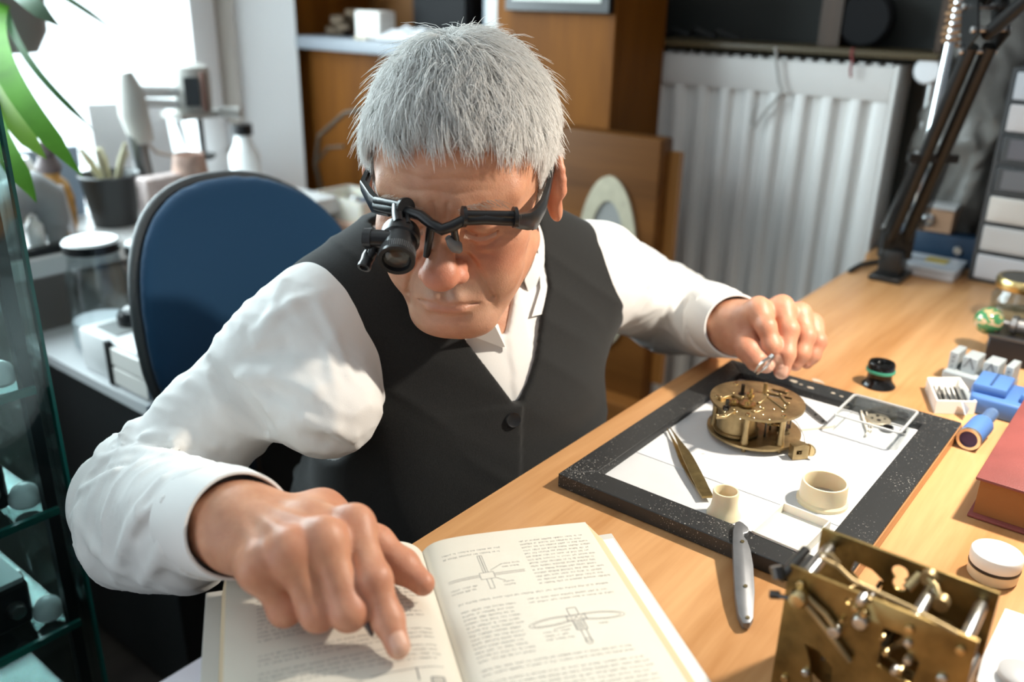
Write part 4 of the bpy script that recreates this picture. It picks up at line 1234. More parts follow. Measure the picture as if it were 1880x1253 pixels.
# ---- clear plastic box with watch parts
bx = np.array([.9155, .2200, BT]); BXS = (.066, .068, .021)
cb = thing('clear_box', 'small clear plastic box holding watch parts on corner of the board', 'box', bx)
bm = BM(); t = .0013
def rrect(hx, hy, r, n=5):
    out = []
    for cx_, cy_, a0 in ((hx - r, hy - r, 0), (-hx + r, hy - r, PI / 2), (-hx + r, -hy + r, PI), (hx - r, -hy + r, 1.5 * PI)):
        out += [(cx_ + r * math.cos(a0 + i * PI / 2 / n), cy_ + r * math.sin(a0 + i * PI / 2 / n)) for i in range(n + 1)]
    return out
plate_holes(bm, rrect(BXS[0] / 2, BXS[1] / 2, .004), [rrect(BXS[0] / 2 - t, BXS[1] / 2 - t, .003)], .0016, BXS[2]); obj('wall', bm, clearp, cb)
bm = BM(); prism(bm, rrect(BXS[0] / 2, BXS[1] / 2, .004), .0003, .0015); obj('base', bm, clearp, cb)
bm = BM(); plate_holes(bm, rrect(BXS[0] / 2 + .0012, BXS[1] / 2 + .0012, .005), [rrect(BXS[0] / 2 - t, BXS[1] / 2 - t, .003)], BXS[2], BXS[2] + .0016)
obj('rim', bm, mat('frosted_rim', (.74, .75, .75), rough=.25, trans=.55, ior=1.2), cb)
FZ = BT + .0017
p = at(1611, 775, FZ)
wm = thing('watch_movement', 'silver grey disc shaped watch movement inside clear box', 'watch part', p)
bm = BM(); lathe(bm, [(0, 0), (.0125, 0), (.0135, .001), (.0135, .003), (.0125, .0042), (0, .0042)], (0, 0, 0), (0, 0, 1), 44); obj('plate', bm, mat('nickel_beige', (.62, .55, .42), rough=.35, metal=.8), wm)
bm = BM()
for a, r, s in ((.4, .006, .0016), (2.2, .0065, .0014), (3.6, .005, .0022), (5.2, .007, .0012)): cyl(bm, (r * math.cos(a), r * math.sin(a), .0042), (r * math.cos(a), r * math.sin(a), .0049), s, n=12)
obj('jewel', bm, dsteel, wm)
p = at(1629, 789, FZ); rg = thing('steel_ring', 'small dark round steel ring beside disc shaped movement in clear box', 'watch part', p)
bm = BM(); lathe(bm, [(0, 0), (.0062, 0), (.0062, .003), (.0048, .003), (.0044, .0012), (0, .0012)], (0, 0, 0), (0, 0, 1), 32); obj('shell', bm, dsteel, rg)
bm = BM(); lathe(bm, [(.0049, .0031), (.0063, .0031), (.0063, .0036), (.0049, .0036)], (0, 0, 0), (0, 0, 1), 32, close=True); obj('bright_rim', bm, steel, rg)
p = at(1657, 796, FZ); o = BM(); lathe(o, [(0, 0), (.0036, 0), (.0040, .0020), (.0030, .0042), (.0012, .0050), (0, .0050)], (0, 0, 0), (0, 0, 1), 28)
setp(obj('crown', o, steel, None, loc=V(p)), 'tiny shiny domed steel crown in the near right corner of clear box', 'watch part')
for i, (a, b) in enumerate((((1580, 752), (1594, 795)), ((1590, 755), (1600, 792)), ((1604, 778), (1590, 800)))):
    o = blade('peg', ['pale wooden peg nearest the left wall of clear box', 'pale wooden peg between another peg and the disc in clear box', 'short pale peg lying crosswise before the disc in clear box'][i], 'stick', at(*a, FZ + .0012), at(*b, FZ + .0012), [.0010, .0022, .0022, .0018], .0020, mat('pale_wood', (.7, .6, .45)))
    o['group'] = 'pegs in the clear box'
for i, (a, b) in enumerate((((1568, 762), (1578, 764)), ((1590, 742), (1596, 746)), ((1632, 758), (1637, 761)), ((1645, 770), (1650, 774)))):
    pass

# ---- black loupe with a green band
p = at(1612, 708, DZ); lp = thing('loupe', 'black watchmaker loupe with green band standing alone on desk', 'loupe', p)
bm = BM(); lathe(bm, [(0, .0002), (.0195, .0002), (.0200, .0015), (.0185, .004), (.0150, .008), (.0142, .014), (.0146, .018), (.0158, .0185), (.0158, .0290), (.0146, .0310), (.0105, .0310), (.0095, .0270), (0, .0265)], (0, 0, 0), (0, 0, 1), 56); obj('body', bm, mat('black_gloss', (.006, .006, .006), rough=.12), lp)
bm = BM(); lathe(bm, [(.0150, .0185), (.0170, .0190), (.0172, .0205), (.0170, .0222), (.0150, .0226)], (0, 0, 0), (0, 0, 1), 56, close=True); obj('green_band', bm, mat('sea_green', (.05, .30, .20), rough=.4), lp)
bm = BM(); lathe(bm, [(0, .0272), (.0060, .0276), (.0098, .0282), (.0098, .0270), (0, .0266)], (0, 0, 0), (0, 0, 1), 40); obj('lens', bm, glass, lp)

# ---- little carton of steel pins
P4 = [at(1715, 760, DZ), at(1788, 762, DZ), at(1757, 716, DZ), at(1698, 716, DZ)]
cc = sum(P4) / 4; pb = thing('pin_box', 'small open white cardboard box filled with grey steel pins', 'box', cc)
carton = mat('white_card', (.80, .77, .72), rough=.7)
loop = [tuple((q - cc)[:2]) for q in P4]
bm = BM(); prism(bm, loop, .0003, .0016); obj('base', bm, carton, pb)
bm = BM(); inn = [(x * .93, y * .93) for x, y in loop]; plate_holes(bm, loop, [inn], .0016, .0165); obj('wall', bm, carton, pb)
rr = random.Random(8)
for i in range(13):
    f = i / 12; a = P4[3] * (1 - f) + P4[2] * f; b = P4[0] * (1 - f) + P4[1] * f; mid = a * .40 + b * .60
    q0 = mid * .42 + a * .58; q1 = mid * .30 + b * .70
    z0 = DZ + .0040 + .0022 * (i % 2); sh = rr.uniform(-.002, .002)
    o = BM(); e0 = np.array([q0[0] + sh, q0[1] + sh, z0 + .006]); e1 = np.array([q1[0] - sh, q1[1] - sh, z0]); c_ = (e0 + e1) / 2
    e0 = cc + (e0 - cc) * np.array([.84, .84, 1]); e1 = cc + (e1 - cc) * np.array([.84, .84, 1])
    cyl(o, e0 - c_, e0 * .25 + e1 * .75 - c_, .0012, n=10); cyl(o, e0 * .25 + e1 * .75 - c_, e1 - c_, .0006, n=8)
    setp(obj('steel_pin', o, steel if i % 3 else dsteel, None, loc=V(c_)), 'thin grey steel pin lying in the small white cardboard box', 'pin', 'steel pins in the white box')
p = at(1772, 752, DZ + .010); o = BM(); prism(o, [(-.010, -.004), (.009, -.003), (.002, .010)], 0, .0015, Matrix.Rotation(.9, 4, 'X'))
setp(obj('spare_blade', o, mat('pale_grey_metal', (.55, .56, .57), rough=.4, metal=.7), None, loc=V(p)), 'pale grey triangular metal piece leaning on pins in white box', 'tool')

# ---- grey bracelet holder
gc = np.array([1.137, .163, DZ]); gh = thing('bracelet_holder', 'grey plastic bracelet holder with upright notched posts', 'tool', gc, -.10)
greyp = mat('grey_plastic', (.33, .36, .37), rough=.5)
bm = BM(); rbox(bm, (0, 0, .009), (.044, .074, .0175), .0015, 1); obj('base', bm, greyp, gh)
for y, w, h in ((.031, .010, .022), (.012, .017, .020), (-.012, .017, .020), (-.032, .009, .022)):
    bm = BM(); box(bm, (.004, y, .0178 + h / 2), (.030, w, h)); po = obj('post', bm, greyp, gh, bevel=.0008, seg=1)
    if w > .012:
        bm = BM()
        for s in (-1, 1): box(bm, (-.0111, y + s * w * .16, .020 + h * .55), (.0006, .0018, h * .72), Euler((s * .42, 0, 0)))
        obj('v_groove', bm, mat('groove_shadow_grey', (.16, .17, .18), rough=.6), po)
    else:
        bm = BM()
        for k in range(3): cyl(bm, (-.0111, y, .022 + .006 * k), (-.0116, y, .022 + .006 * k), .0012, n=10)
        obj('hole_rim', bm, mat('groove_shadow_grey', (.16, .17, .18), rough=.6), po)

# ---- blue link-remover
bluep = mat('blue_plastic', (.085, .19, .46), rough=.42)
bl = thing('link_remover', 'blue plastic watch link remover with round blue screw handle', 'tool', (1.085, .116, DZ))
bm = BM()
prof = [(-.030, .040), (-.034, .030), (-.034, -.030), (-.028, -.040), (.030, -.046), (.034, -.038), (.034, .036), (.026, .044), (.0, .046)]
prism(bm, prof, .0003, .022); obj('body', bm, bluep, bl, bevel=.0035, seg=3)
for y0, y1 in ((-.044, -.008), (.006, .042)):
    bm = BM(); rbox(bm, (.002, (y0 + y1) / 2, .0275), (.050, y1 - y0, .011), .003, 2); o = obj('jaw', bm, bluep, bl)
    bm = BM(); box(bm, (.002, (y0 + y1) / 2, .0332), (.042, .0026, .0010)); obj('slot', bm, mat('slot_blue', (.03, .07, .18), rough=.6), o)
h0 = at(1838, 742, DZ + .0125); h1 = at(1779, 806, DZ + .0125); u = (h1 - h0); u /= np.linalg.norm(u); hl_ = h1 - np.array([1.085, .116, DZ])
bm = BM(); s0 = hl_ - u * .085
for k in range(9): cyl(bm, s0 + u * (.004 + .004 * k), s0 + u * (.0065 + .004 * k), .0072, n=20)
cyl(bm, s0, s0 + u * .042, .0062, n=16); obj('threaded_rod', bm, mat('pale_blue_metal', (.28, .42, .66), rough=.35, metal=.6), bl)
bm = BM(); lathe(bm, [(0, 0), (.0095, 0), (.0122, .003), (.0122, .044), (.0115, .046), (0, .046)], hl_ - u * .047, u, 14); hd = obj('handle', bm, bluep, bl)
bm = BM(); lathe(bm, [(.0088, 0), (.0124, 0), (.0126, .002), (.0120, .004), (.0090, .004)], hl_ - u * .0015, u, 40, close=True); obj('end_ring', bm, mat('pale_chrome', (.80, .74, .66), rough=.22, metal=.9), hd)
bm = BM(); lathe(bm, [(0, .0), (.0089, 0), (.0089, .0012), (0, .0012)], hl_ - u * .0008, u, 32); obj('end_disc', bm, mat('dark_violet', (.035, .025, .11), rough=.25), hd)

# ---- closed red book
rb = thing('red_book', 'closed dark red clothbound book with brown page edges at desk edge', 'book', (.924, .010, DZ))
redc = mat('red_cloth', (.215, .055, .048), rough=.5, bump=.25, bscale=700, var=.12, vscale=20)
bm = BM(); box(bm, (0, 0, .0018), (.226, .182, .0030)); obj('cover', bm, redc, rb, bevel=.0010)
bm = BM(); box(bm, (0, 0, .0402), (.226, .182, .0030)); obj('cover', bm, redc, rb, bevel=.0010)
bm = BM(); box(bm, (.0, -.0895, .021), (.226, .0030, .0385)); obj('spine', bm, redc, rb, bevel=.0010)
bm = BM(); box(bm, (0, .0015, .0210), (.214, .172, .0350)); obj('page_block', bm, mat('brown_page_edge', (.30, .125, .035), rough=.8, bump=.4, bscale=40, stretch=(1, 1, 60)), rb)

# ---- white pot with a black ring
pc = thing('round_pot', 'round white lidded pot with black rubber ring on desk', 'pot', (.727, .0625, DZ))
cream = mat('cream_plastic', (.78, .66, .45), rough=.4, sss=.2)
bm = BM(); lathe(bm, [(0, .0003), (.0178, .0003), (.0190, .002), (.0190, .0100), (0, .0100)], (0, 0, 0), (0, 0, 1), 56); obj('base', bm, cream, pc)
bm = BM(); lathe(bm, [(.0172, .0100), (.0196, .0104), (.0198, .0115), (.0196, .0126), (.0172, .0130)], (0, 0, 0), (0, 0, 1), 56, close=True); obj('rubber_ring', bm, plas, pc)
bm = BM(); lathe(bm, [(0, .0130), (.0192, .0130), (.0196, .0150), (.0196, .0225), (.0188, .0236), (0, .0240)], (0, 0, 0), (0, 0, 1), 56); obj('lid', bm, mat('white_lid', (.86, .84, .78), rough=.4), pc)

# ---- white carton in the near right corner
P4 = [at(1846, 1118, DZ + .012), at(1940, 1150, DZ + .012), at(1900, 1300, DZ + .012), at(1786, 1246, DZ + .012)]
cc = sum(P4) / 4; wc = thing('flat_carton', 'flat white carton in the near right corner of desk', 'box', (cc[0], cc[1], DZ))
loop = [tuple((q - cc)[:2]) for q in P4]
bm = BM(); prism(bm, loop, .0004, .0100); obj('body', bm, mat('white_gloss_card', (.84, .84, .85), rough=.45), wc, bevel=.0008)
bm = BM(); prism(bm, [(x * 1.01, y * 1.01) for x, y in loop], .0100, .0120); obj('lid', bm, mat('white_gloss_card', (.84, .84, .85)), wc, bevel=.0005)
p = at(1874, 1250, DZ + .0122); o = BM(); lathe(o, [(0, 0), (.0130, 0), (.0150, .002), (.0150, .006), (.013, .0075), (0, .0075)], (0, 0, 0), (0, 0, 1), 40)
setp(obj('round_dish', o, mat('pale_grey_plastic', (.48, .48, .49), rough=.4), None, loc=V(p)), 'round pale grey dish lying on flat white carton', 'dish')

# ---- pocket knife leaning on the board
A_ = at(1358, 962, DZ + .0182); B_ = at(1371, 1152, DZ + .0045); L_ = np.linalg.norm(B_ - A_); d = (A_ - B_) / L_
kn = thing('pocket_knife', 'closed grey pocket knife leaning on near edge of black frame', 'knife', (A_ + B_) / 2)
s = np.cross([0, 0, 1.0], d); s /= np.linalg.norm(s); up = np.cross(d, s)
out = [(-.50, -.35), (-.49, .25), (-.44, .55), (-.2, .86), (.05, .92), (.20, .80), (.29, .58), (.315, .40), (.335, .28), (.36, .30), (.375, .62), (.40, .82), (.44, .72), (.485, .25), (.50, -.05), (.48, -.45), (.40, -.72), (.25, -.85), (0, -.90), (-.25, -.88), (-.42, -.72)]
mt = Matrix(((d[0], s[0], up[0], 0), (d[1], s[1], up[1], 0), (d[2], s[2], up[2], 0), (0, 0, 0, 1)))
bm = BM(); prism(bm, [(x * L_, y * -.0088) for x, y in out], -.0034, .0034, mt); kb = obj('handle', bm, mat('knife_grey', (.17, .175, .185), rough=.42, metal=.5, var=.12, vscale=60), kn, bevel=.0012, seg=2)
bm = BM(); bladep = [(-.44, .18), (.30, .30), (.44, -.1), (.40, -.45), (-.40, -.40)]
prism(bm, [(x * L_, y * -.0080) for x, y in bladep], -.0040, -.0034, mt); obj('liner', bm, steel, kn)
for x in (.27, -.17, -.45):
    bm = BM(); q = mt @ Vector((x * L_, -.0006, .0030)); n_ = mt @ Vector((x * L_, -.0006, .0042)); cyl(bm, q, n_, .0016, n=16); obj('pin', bm, brass2, kn)

# ---- tweezers in the left hand
A_ = atd(1387, 686, .968); B_ = atd(1420, 652, .966); 
blade('tweezers', 'steel tweezers held in fingertips of the left hand over the frame', 'tweezers', A_, B_, [.0010, .0018, .0030, .0044, .0052, .0054, .0050], .0010, mat('dull_steel', (.45, .43, .41), rough=.35, metal=1.0), two=True)
# ---- pen under the right hand
A_ = at(684, 1170, .7935); B_ = at(672, 1138, .8020); dv = B_ - A_; B_ = A_ + dv / np.linalg.norm(dv) * .022
pn = thing('pen', 'silver metal pen tip showing between fingers of the pointing hand', 'pen', (A_ + B_) / 2); mid = (A_ + B_) / 2
bm = BM(); u = (B_ - A_) / np.linalg.norm(B_ - A_); tube(bm, [A_ + u * .010 - mid, B_ - mid], .0036, n=16); obj('barrel', bm, steel, pn)
bm = BM(); lathe(bm, [(0, 0), (.0012, .0005), (.0030, .008), (.0034, .0105), (0, .0105)], A_ - mid, u, 16); obj('tip', bm, mat('pen_dark', (.2, .17, .16), rough=.25, metal=1), pn)

# ---- square clock movement in the foreground
fm = thing('square_movement', 'large square brass clock movement standing in the foreground', 'clock movement', (.520, .096, DZ))
FX, BX = -.030, .026; YA, YB = .056, -.056; ZH = .100
def pl(py_z_holes, x, name, m_=dbrass, t=.0026, outline=None):
    bm = BM(); mt = Matrix(((0, 0, 1, x), (1, 0, 0, 0), (0, 1, 0, 0), (0, 0, 0, 1)))
    plate_holes(bm, outline or [(YB, .004), (YA, .004), (YA, ZH), (YB, ZH)], py_z_holes, -t / 2, t / 2, mt)
    return obj(name, bm, m_, fm, bevel=.0004, seg=1)
def fpt(px, py, xw):
    p = atx(px, py, .520 + xw); return (p[1] - .096, p[2] - DZ)
def fpoly(pxs, xw): return [fpt(px, py, xw) for px, py in pxs]
hf = [fpoly([(1478, 1180), (1505, 1195), (1530, 1225), (1525, 1275), (1490, 1270), (1488, 1215)], FX), fpoly([(1622, 1150), (1662, 1165), (1668, 1195), (1690, 1215), (1672, 1258), (1612, 1220)], FX),
      [(p[0] , p[1]) for p in circ(*fpt(1590, 1097, FX), .0042, 18)], circ(*fpt(1560, 1103, FX), .0024, 12), circ(*fpt(1548, 1136, FX), .0022, 12), circ(*fpt(1592, 1122, FX), .0026, 12), circ(*fpt(1652, 1216, FX), .004, 14)]
hf = hf[:6]
hb = [fpoly([(1562, 1048), (1570, 1030), (1602, 1046), (1622, 1066), (1616, 1086), (1586, 1074)], BX), circ(*fpt(1653, 1051, BX), .0052, 20), circ(*fpt(1653, 1072, BX), .0048, 20)]
pl(hf, FX, 'front_plate'); pl(hb, BX, 'back_plate')
for (y, z) in ((.047, .0905), (-.0485, .0905), (-.020, .0905), (.047, .014), (-.0485, .014)):
    bm = BM(); lathe(bm, [(0, 0), (.0032, 0), (.0032, .004), (.0040, .006), (.0040, BX - FX - .009), (.0032, BX - FX - .007), (.0032, BX - FX - .003), (0, BX - FX - .003)], (FX + .0014, y, z), (1, 0, 0), 20); pp = obj('pillar', bm, steel if z > .05 else brass, fm)
    bm = BM(); lathe(bm, [(0, 0), (.0030, 0), (.0030, .0016), (.0024, .0028), (0, .0030)], (FX - .0013, y, z), (-1, 0, 0), 18); obj('screw', bm, brass2, pp)
for y, z, r, t, x in ((-.004, .050, .026, 70, -.012), (.026, .040, .020, 56, .006), (-.030, .058, .018, 50, .012), (.012, .076, .014, 40, -.004), (-.032, .030, .020, 48, -.018)):
    bm = BM(); gear(bm, (x, y, z), r, t, .0016, spokes=5, hub=.003, axis_rot=Euler((0, PI / 2, 0))); w_ = obj('train_wheel', bm, brass, fm)
    bm = BM(); cyl(bm, (FX + .001, y, z), (BX - .001, y, z), .0015, n=10); cyl(bm, (x + .003, y, z), (x + .014, y, z), .0040, n=16); obj('arbor', bm, dsteel, w_)
bm = BM(); cyl(bm, (-.018, .020, .034), (.016, .020, .034), .0225, n=40); obj('spring_barrel', bm, dbrass, fm)
def fp3(px, py, xw): y, z = fpt(px, py, xw); return np.array([xw, y, z])
# levers, posts and screws on the outside of the front plate
for pts, w in (([(1463, 1088), (1520, 1160), (1560, 1215)], .0030), ([(1478, 1092), (1515, 1128), (1535, 1156)], .0026), ([(1506, 1024), (1540, 1042), (1565, 1066), (1620, 1092), (1675, 1118), (1760, 1165)], .0016), ([(1505, 1016), (1525, 1018), (1540, 1036)], .0016)):
    bm = BM(); P_ = [fp3(px, py, FX - .005) for px, py in pts]
    tube(bm, P_, w * .8, n=10); obj('lever', bm, brass, fm)
for px, py, r, h in ((1535, 1155, .0046, .006), (1582, 1138, .0050, .006), (1586, 1096, .0030, .008), (1575, 1112, .0024, .006), (1590, 1122, .0024, .006), (1628, 1196, .0020, .004), (1669, 1209, .0026, .005), (1645, 1228, .0026, .005), (1655, 1228, .0020, .005), (1668, 1180, .0026, .003), (1548, 1136, .0015, .004), (1622, 1168, .0015, .004), (1480, 1234, .0026, .003), (1730, 1245, .0030, .003)):
    c = fp3(px, py, FX - .0013); bm = BM(); lathe(bm, [(0, 0), (r, 0), (r, h * .7), (r * .75, h), (0, h * 1.05)], c, (-1, 0, 0), 18); obj('screw', bm, steel if r > .0024 else brass2, fm)
k0 = fp3(1468, 1096, FX - .006); k1 = fp3(1413, 1092, FX - .012)
bm = BM(); lathe(bm, [(0, 0), (.0050, 0), (.0062, .003), (.0062, .008), (.0045, .011), (0, .0115)], k0 + np.array([.004, 0, 0]), (-1, 0, 0), 24); hub_ = obj('hammer_hub', bm, brass2, fm)
bm = BM(); cyl(bm, k0 + np.array([-.004, 0, 0]), k1, .0016, n=10); cyl(bm, k0 * .35 + k1 * .65, k1, .0028, n=14); obj('hammer_rod', bm, dsteel, hub_)
q0 = fp3(1447, 1048, FX + .004); q1 = fp3(1480, 1010, FX + .020)
bm = BM(); tube(bm, [fp3(1430, 1062, FX - .004), fp3(1448, 1046, FX), q1], .0034, n=10); cyl(bm, fp3(1430, 1062, FX - .008), fp3(1425, 1040, FX - .006), .0042, n=14); obj('pivot_arm', bm, dsteel, fm)
q = fp3(1705, 1062, BX - .010); r_ = fp3(1728, 1108, BX - .022)
bm = BM(); tube(bm, [q, (q + r_) / 2 + np.array([0, 0, .003]), r_], .0020, n=10); cyl(bm, q - np.array([.002, 0, 0]), q + np.array([.004, 0, 0]), .0050, n=16); cyl(bm, r_ - np.array([.003, 0, 0]), r_ + np.array([.004, 0, 0]), .0048, n=16); obj('click_spring', bm, brass, fm)
bm = BM(); e0 = fp3(1665, 1082, BX - .012); e1 = fp3(1690, 1056, BX - .003); cyl(bm, e0, e1, .0034, n=14); obj('stop_post', bm, brass, fm)
for z in (.040, .055, .028):
    bm = BM(); cyl(bm, (-.016, YB + .004, z), (.016, YB + .004, z), .0042, n=16); gear(bm, (0, YB + .006, z), .0085, 20, .002, axis_rot=Euler((PI / 2, 0, 0))); obj('side_wheel', bm, steel if z == .055 else brass, fm)

# ---- open book
O2 = np.array([.4313, .4255]); dB = np.array([-.585, -.811]); dB /= np.linalg.norm(dB); wB = np.array([.811, -.585]); wB /= np.linalg.norm(wB)
LEN = .222
ob = thing('open_book', 'open thick book with diagrams under pointing hand on desk corner', 'book', (O2[0], O2[1], DZ))
def bw(u, v, z): q = u * wB + v * dB; return Vector((q[0], q[1], z))
def pz(u):
    """height of the top page above the desk at distance u from the gutter"""
    a = abs(u)
    if u >= 0: return .0205 + .0075 * (1 - math.exp(-a / .010)) - .0030 * math.exp(-a / .004) - .0040 * (a / .14) ** 2
    return .0205 + .0145 * (1 - math.exp(-a / .012)) - .0030 * math.exp(-a / .004) - .0060 * (a / .152) ** 2
paper = mat('book_paper', (.68, .635, .545), rough=.75, var=.04, vscale=15)
edge_p = mat('yellowed_page_edge', (.66, .52, .34), rough=.85, bump=.5, bscale=90, stretch=(1, 1, 40))
cov = mat('grey_book_cloth', (.58, .56, .52), rough=.7)
def page_block(name, s, wid, fan):
    bm = BM(); us = [0] + [.002 * k for k in range(1, 11)] + [.02 + (wid - .02) * k / 14 for k in range(1, 15)]
    vs_ = [LEN * k / 10 for k in range(11)]
    top = [[bm.verts.new(bw(s * u, v + (.0015 if s < 0 else 0), pz(s * u))) for v in vs_] for u in us]
    for A, B in zip(top[:-1], top[1:]):
        for j in range(len(vs_) - 1): bm.faces.new((A[j], A[j + 1], B[j + 1], B[j]))
    return obj(name, bm, paper, ob)
def stack(name, s, wid, fan):
    bm = BM(); n = 22; rows = []
    us = [0] + [.002 * k for k in range(1, 11)] + [.02 + (wid - .02) * k / 14 for k in range(1, 15)]
    prof = [(s * u, pz(s * u) - .0004) for u in us]
    prof += [(s * (wid + fan * f), pz(s * wid) * (1 - f) + .0042 * f) for f in (.12, .3, .5, .7, .88, 1.0)]
    prof += [(0, .0042)]
    A = [bm.verts.new(bw(u, 0.0008, z)) for u, z in prof]; B = [bm.verts.new(bw(u, LEN, z)) for u, z in prof]
    k = len(prof)
    bm.faces.new(A); bm.faces.new(B[::-1])
    for i in range(k): bm.faces.new((A[i], A[(i + 1) % k], B[(i + 1) % k], B[i]))
    return obj(name, bm, edge_p, ob)
pr = page_block('page', 1, .1395, .0); plf = page_block('page', -1, .1500, .0)
stack('page_stack', 1, .1395, .017); stack('page_stack', -1, .1500, .006)
bm = BM(); 
for s, w in ((1, .168), (-1, .168)):
    q = [bw(s * .006, -.008, .0004), bw(s * w, -.008, .0004), bw(s * w, LEN + .006, .0004), bw(s * .006, LEN + .006, .0004)]
    A = [bm.verts.new(p) for p in q]; B = [bm.verts.new(p + Vector((0, 0, .0030))) for p in q]
    bm.faces.new(A[::-1]); bm.faces.new(B)
    for i in range(4): bm.faces.new((A[i], A[(i + 1) % 4], B[(i + 1) % 4], B[i]))
obj('cover', bm, cov, ob, bevel=.0006, seg=1)
bm = BM(); q = [bw(-.0085, -.008, .0004), bw(.0085, -.008, .0004), bw(.0085, LEN + .006, .0004), bw(-.0085, LEN + .006, .0004)]
A = [bm.verts.new(p) for p in q]; B = [bm.verts.new(p + Vector((0, 0, .0022))) for p in q]
bm.faces.new(A[::-1]); bm.faces.new(B)
for i in range(4): bm.faces.new((A[i], A[(i + 1) % 4], B[(i + 1) % 4], B[i]))
obj('spine', bm, mat('dark_spine_cloth', (.03, .03, .033), rough=.7), ob)
bm = BM(); q = [bw(.1415, .001, .0037), bw(.1655, .001, .0037), bw(.1655, LEN, .0037), bw(.1415, LEN, .0037)]; A = [bm.verts.new(p) for p in q]; B = [bm.verts.new(p + Vector((0, 0, .0005))) for p in q]
bm.faces.new(A[::-1]); bm.faces.new(B)
for i in range(4): bm.faces.new((A[i], A[(i + 1) % 4], B[(i + 1) % 4], B[i]))
obj('endpaper', bm, mat('white_endpaper', (.86, .85, .82), rough=.7), ob)
ink = mat('grey_ink', (.21, .20, .19), rough=.8)
def inkq(bm, u0, v0, u1, v1, w):
    """a short printed stroke lying on the page"""
    du, dv = u1 - u0, v1 - v0; l = math.hypot(du, dv) + 1e-9; nx, ny = -dv / l * w / 2, du / l * w / 2
    n = max(1, int(abs(du) / .006) + 1); prev = None
    for i in range(n + 1):
        f = i / n; u, v = u0 + du * f, v0 + dv * f
        a = bm.verts.new(bw(u + nx, v + ny, pz(u + nx) + .00012)); b = bm.verts.new(bw(u - nx, v - ny, pz(u - nx) + .00012))
        if prev: bm.faces.new((prev[0], a, b, prev[1]))
        prev = (a, b)
def para(bm, u0, u1, v0, lines, rnd, lead=.0043, first=0):
    """lines of illegible print: rows of word-long groups of letter strokes"""
    for k in range(lines):
        v = v0 + k * lead; u = u0 + (first if k == 0 else 0)
        while u < u1 - .004:
            for c in range(rnd.randint(2, 8)):
                if u > u1: break
                h = rnd.choice((.0011, .0013, .0018, .0012))
                inkq(bm, u, v - .0006, u + .00012, v - .0006 + h, .00038)
                if rnd.random() < .6: inkq(bm, u, v + rnd.choice((-.0006, .0004)), u + .0009, v + rnd.choice((-.0006, .0004)), .00032)
                u += .00125
            u += .0014
rnd = random.Random(21)
bm = BM()
para(bm, .076, .132, .018, 14, rnd); para(bm, .012, .060, .022, 2, rnd, .005)
para(bm, .012, .132, .083, 1, rnd); para(bm, .012, .052, .092, 13, rnd); para(bm, .062, .128, .090, 2, rnd)
para(bm, .012, .120, .152, 2, rnd); para(bm, .012, .125, .164, 12, rnd)
# staff diagram (upper) and balance staff diagram (lower) on the right-hand page
def line(pts, w=.00045):
    for (a, b), (c, d_) in zip(pts[:-1], pts[1:]): inkq(bm, a, b, c, d_, w)
def rect(u0, v0, u1, v1, w=.0004): line([(u0, v0), (u1, v0), (u1, v1), (u0, v1), (u0, v0)], w)
rect(.038, .030, .0415, .052); line([(.0398, .030), (.0398, .052)], .0006); rect(.0345, .052, .0455, .060); rect(.0385, .060, .0420, .072); line([(.010, .0545), (.0345, .0545)], .0005); line([(.010, .0565), (.0345, .0565)]); line([(.0455, .0545), (.070, .0545)], .0005); line([(.0455, .0565), (.070, .0565)])
line([(.044, .050), (.054, .044)]); para(bm, .054, .069, .044, 2, rnd, .0038); para(bm, .010, .032, .066, 2, rnd, .0038); para(bm, .050, .062, .066, 2, rnd, .0038); line([(.046, .060), (.052, .065)])
def ellp(cu, cv, a, b, rot, w=.0004, n=30, a0=0, a1=2 * PI):
    pts = []
    for i in range(n + 1):
        t = a0 + (a1 - a0) * i / n; x, y = a * math.cos(t), b * math.sin(t); pts.append((cu + x * math.cos(rot) - y * math.sin(rot), cv + x * math.sin(rot) + y * math.cos(rot)))
    line(pts, w)
ellp(.072, .118, .018, .0042, -.10); ellp(.072, .118, .0150, .0030, -.10); ellp(.108, .118, .018, .0042, .10); ellp(.108, .118, .0150, .0030, .10)
for a, b, c, d_ in ((.086, .106, .093, .114), (.083, .114, .097, .120), (.086, .120, .094, .130), (.0885, .130, .0925, .142)): rect(a, b, c, d_, .0006)
for k in range(7): line([(.0865 + k * .001, .121), (.0865 + k * .001, .129)], .0003)
ellp(.0905, .142, .0024, .0030, 0, .0006); line([(.070, .126), (.084, .124)]); para(bm, .062, .082, .128, 3, rnd, .0038); para(bm, .104, .116, .126, 1, rnd)
obj('printed_text', bm, ink, pr)
bm = BM()
para(bm, -.128, -.016, .020, 18, rnd); para(bm, -.128, -.012, .108, 3, rnd, .0043); para(bm, -.128, -.012, .125, 4, rnd)
line([(-.060, .148), (-.012, .146)], .0005); line([(-.030, .146), (-.030, .158)], .0010)
line([(-.135, .162), (-.074, .158)], .0005); rect(-.108, .148, -.102, .170, .0010); para(bm, -.098, -.062, .150, 3, rnd)
ellp(-.052, .166, .014, .008, .1); rect(-.022, .156, -.014, .176, .0010); line([(-.040, .166), (-.004, .164)], .0006)
for k in range(6): line([(-.0215 + k * .0013, .157), (-.0215 + k * .0013, .175)], .0004)
para(bm, -.128, -.012, .186, 6, rnd)
obj('printed_text', bm, ink, plf)

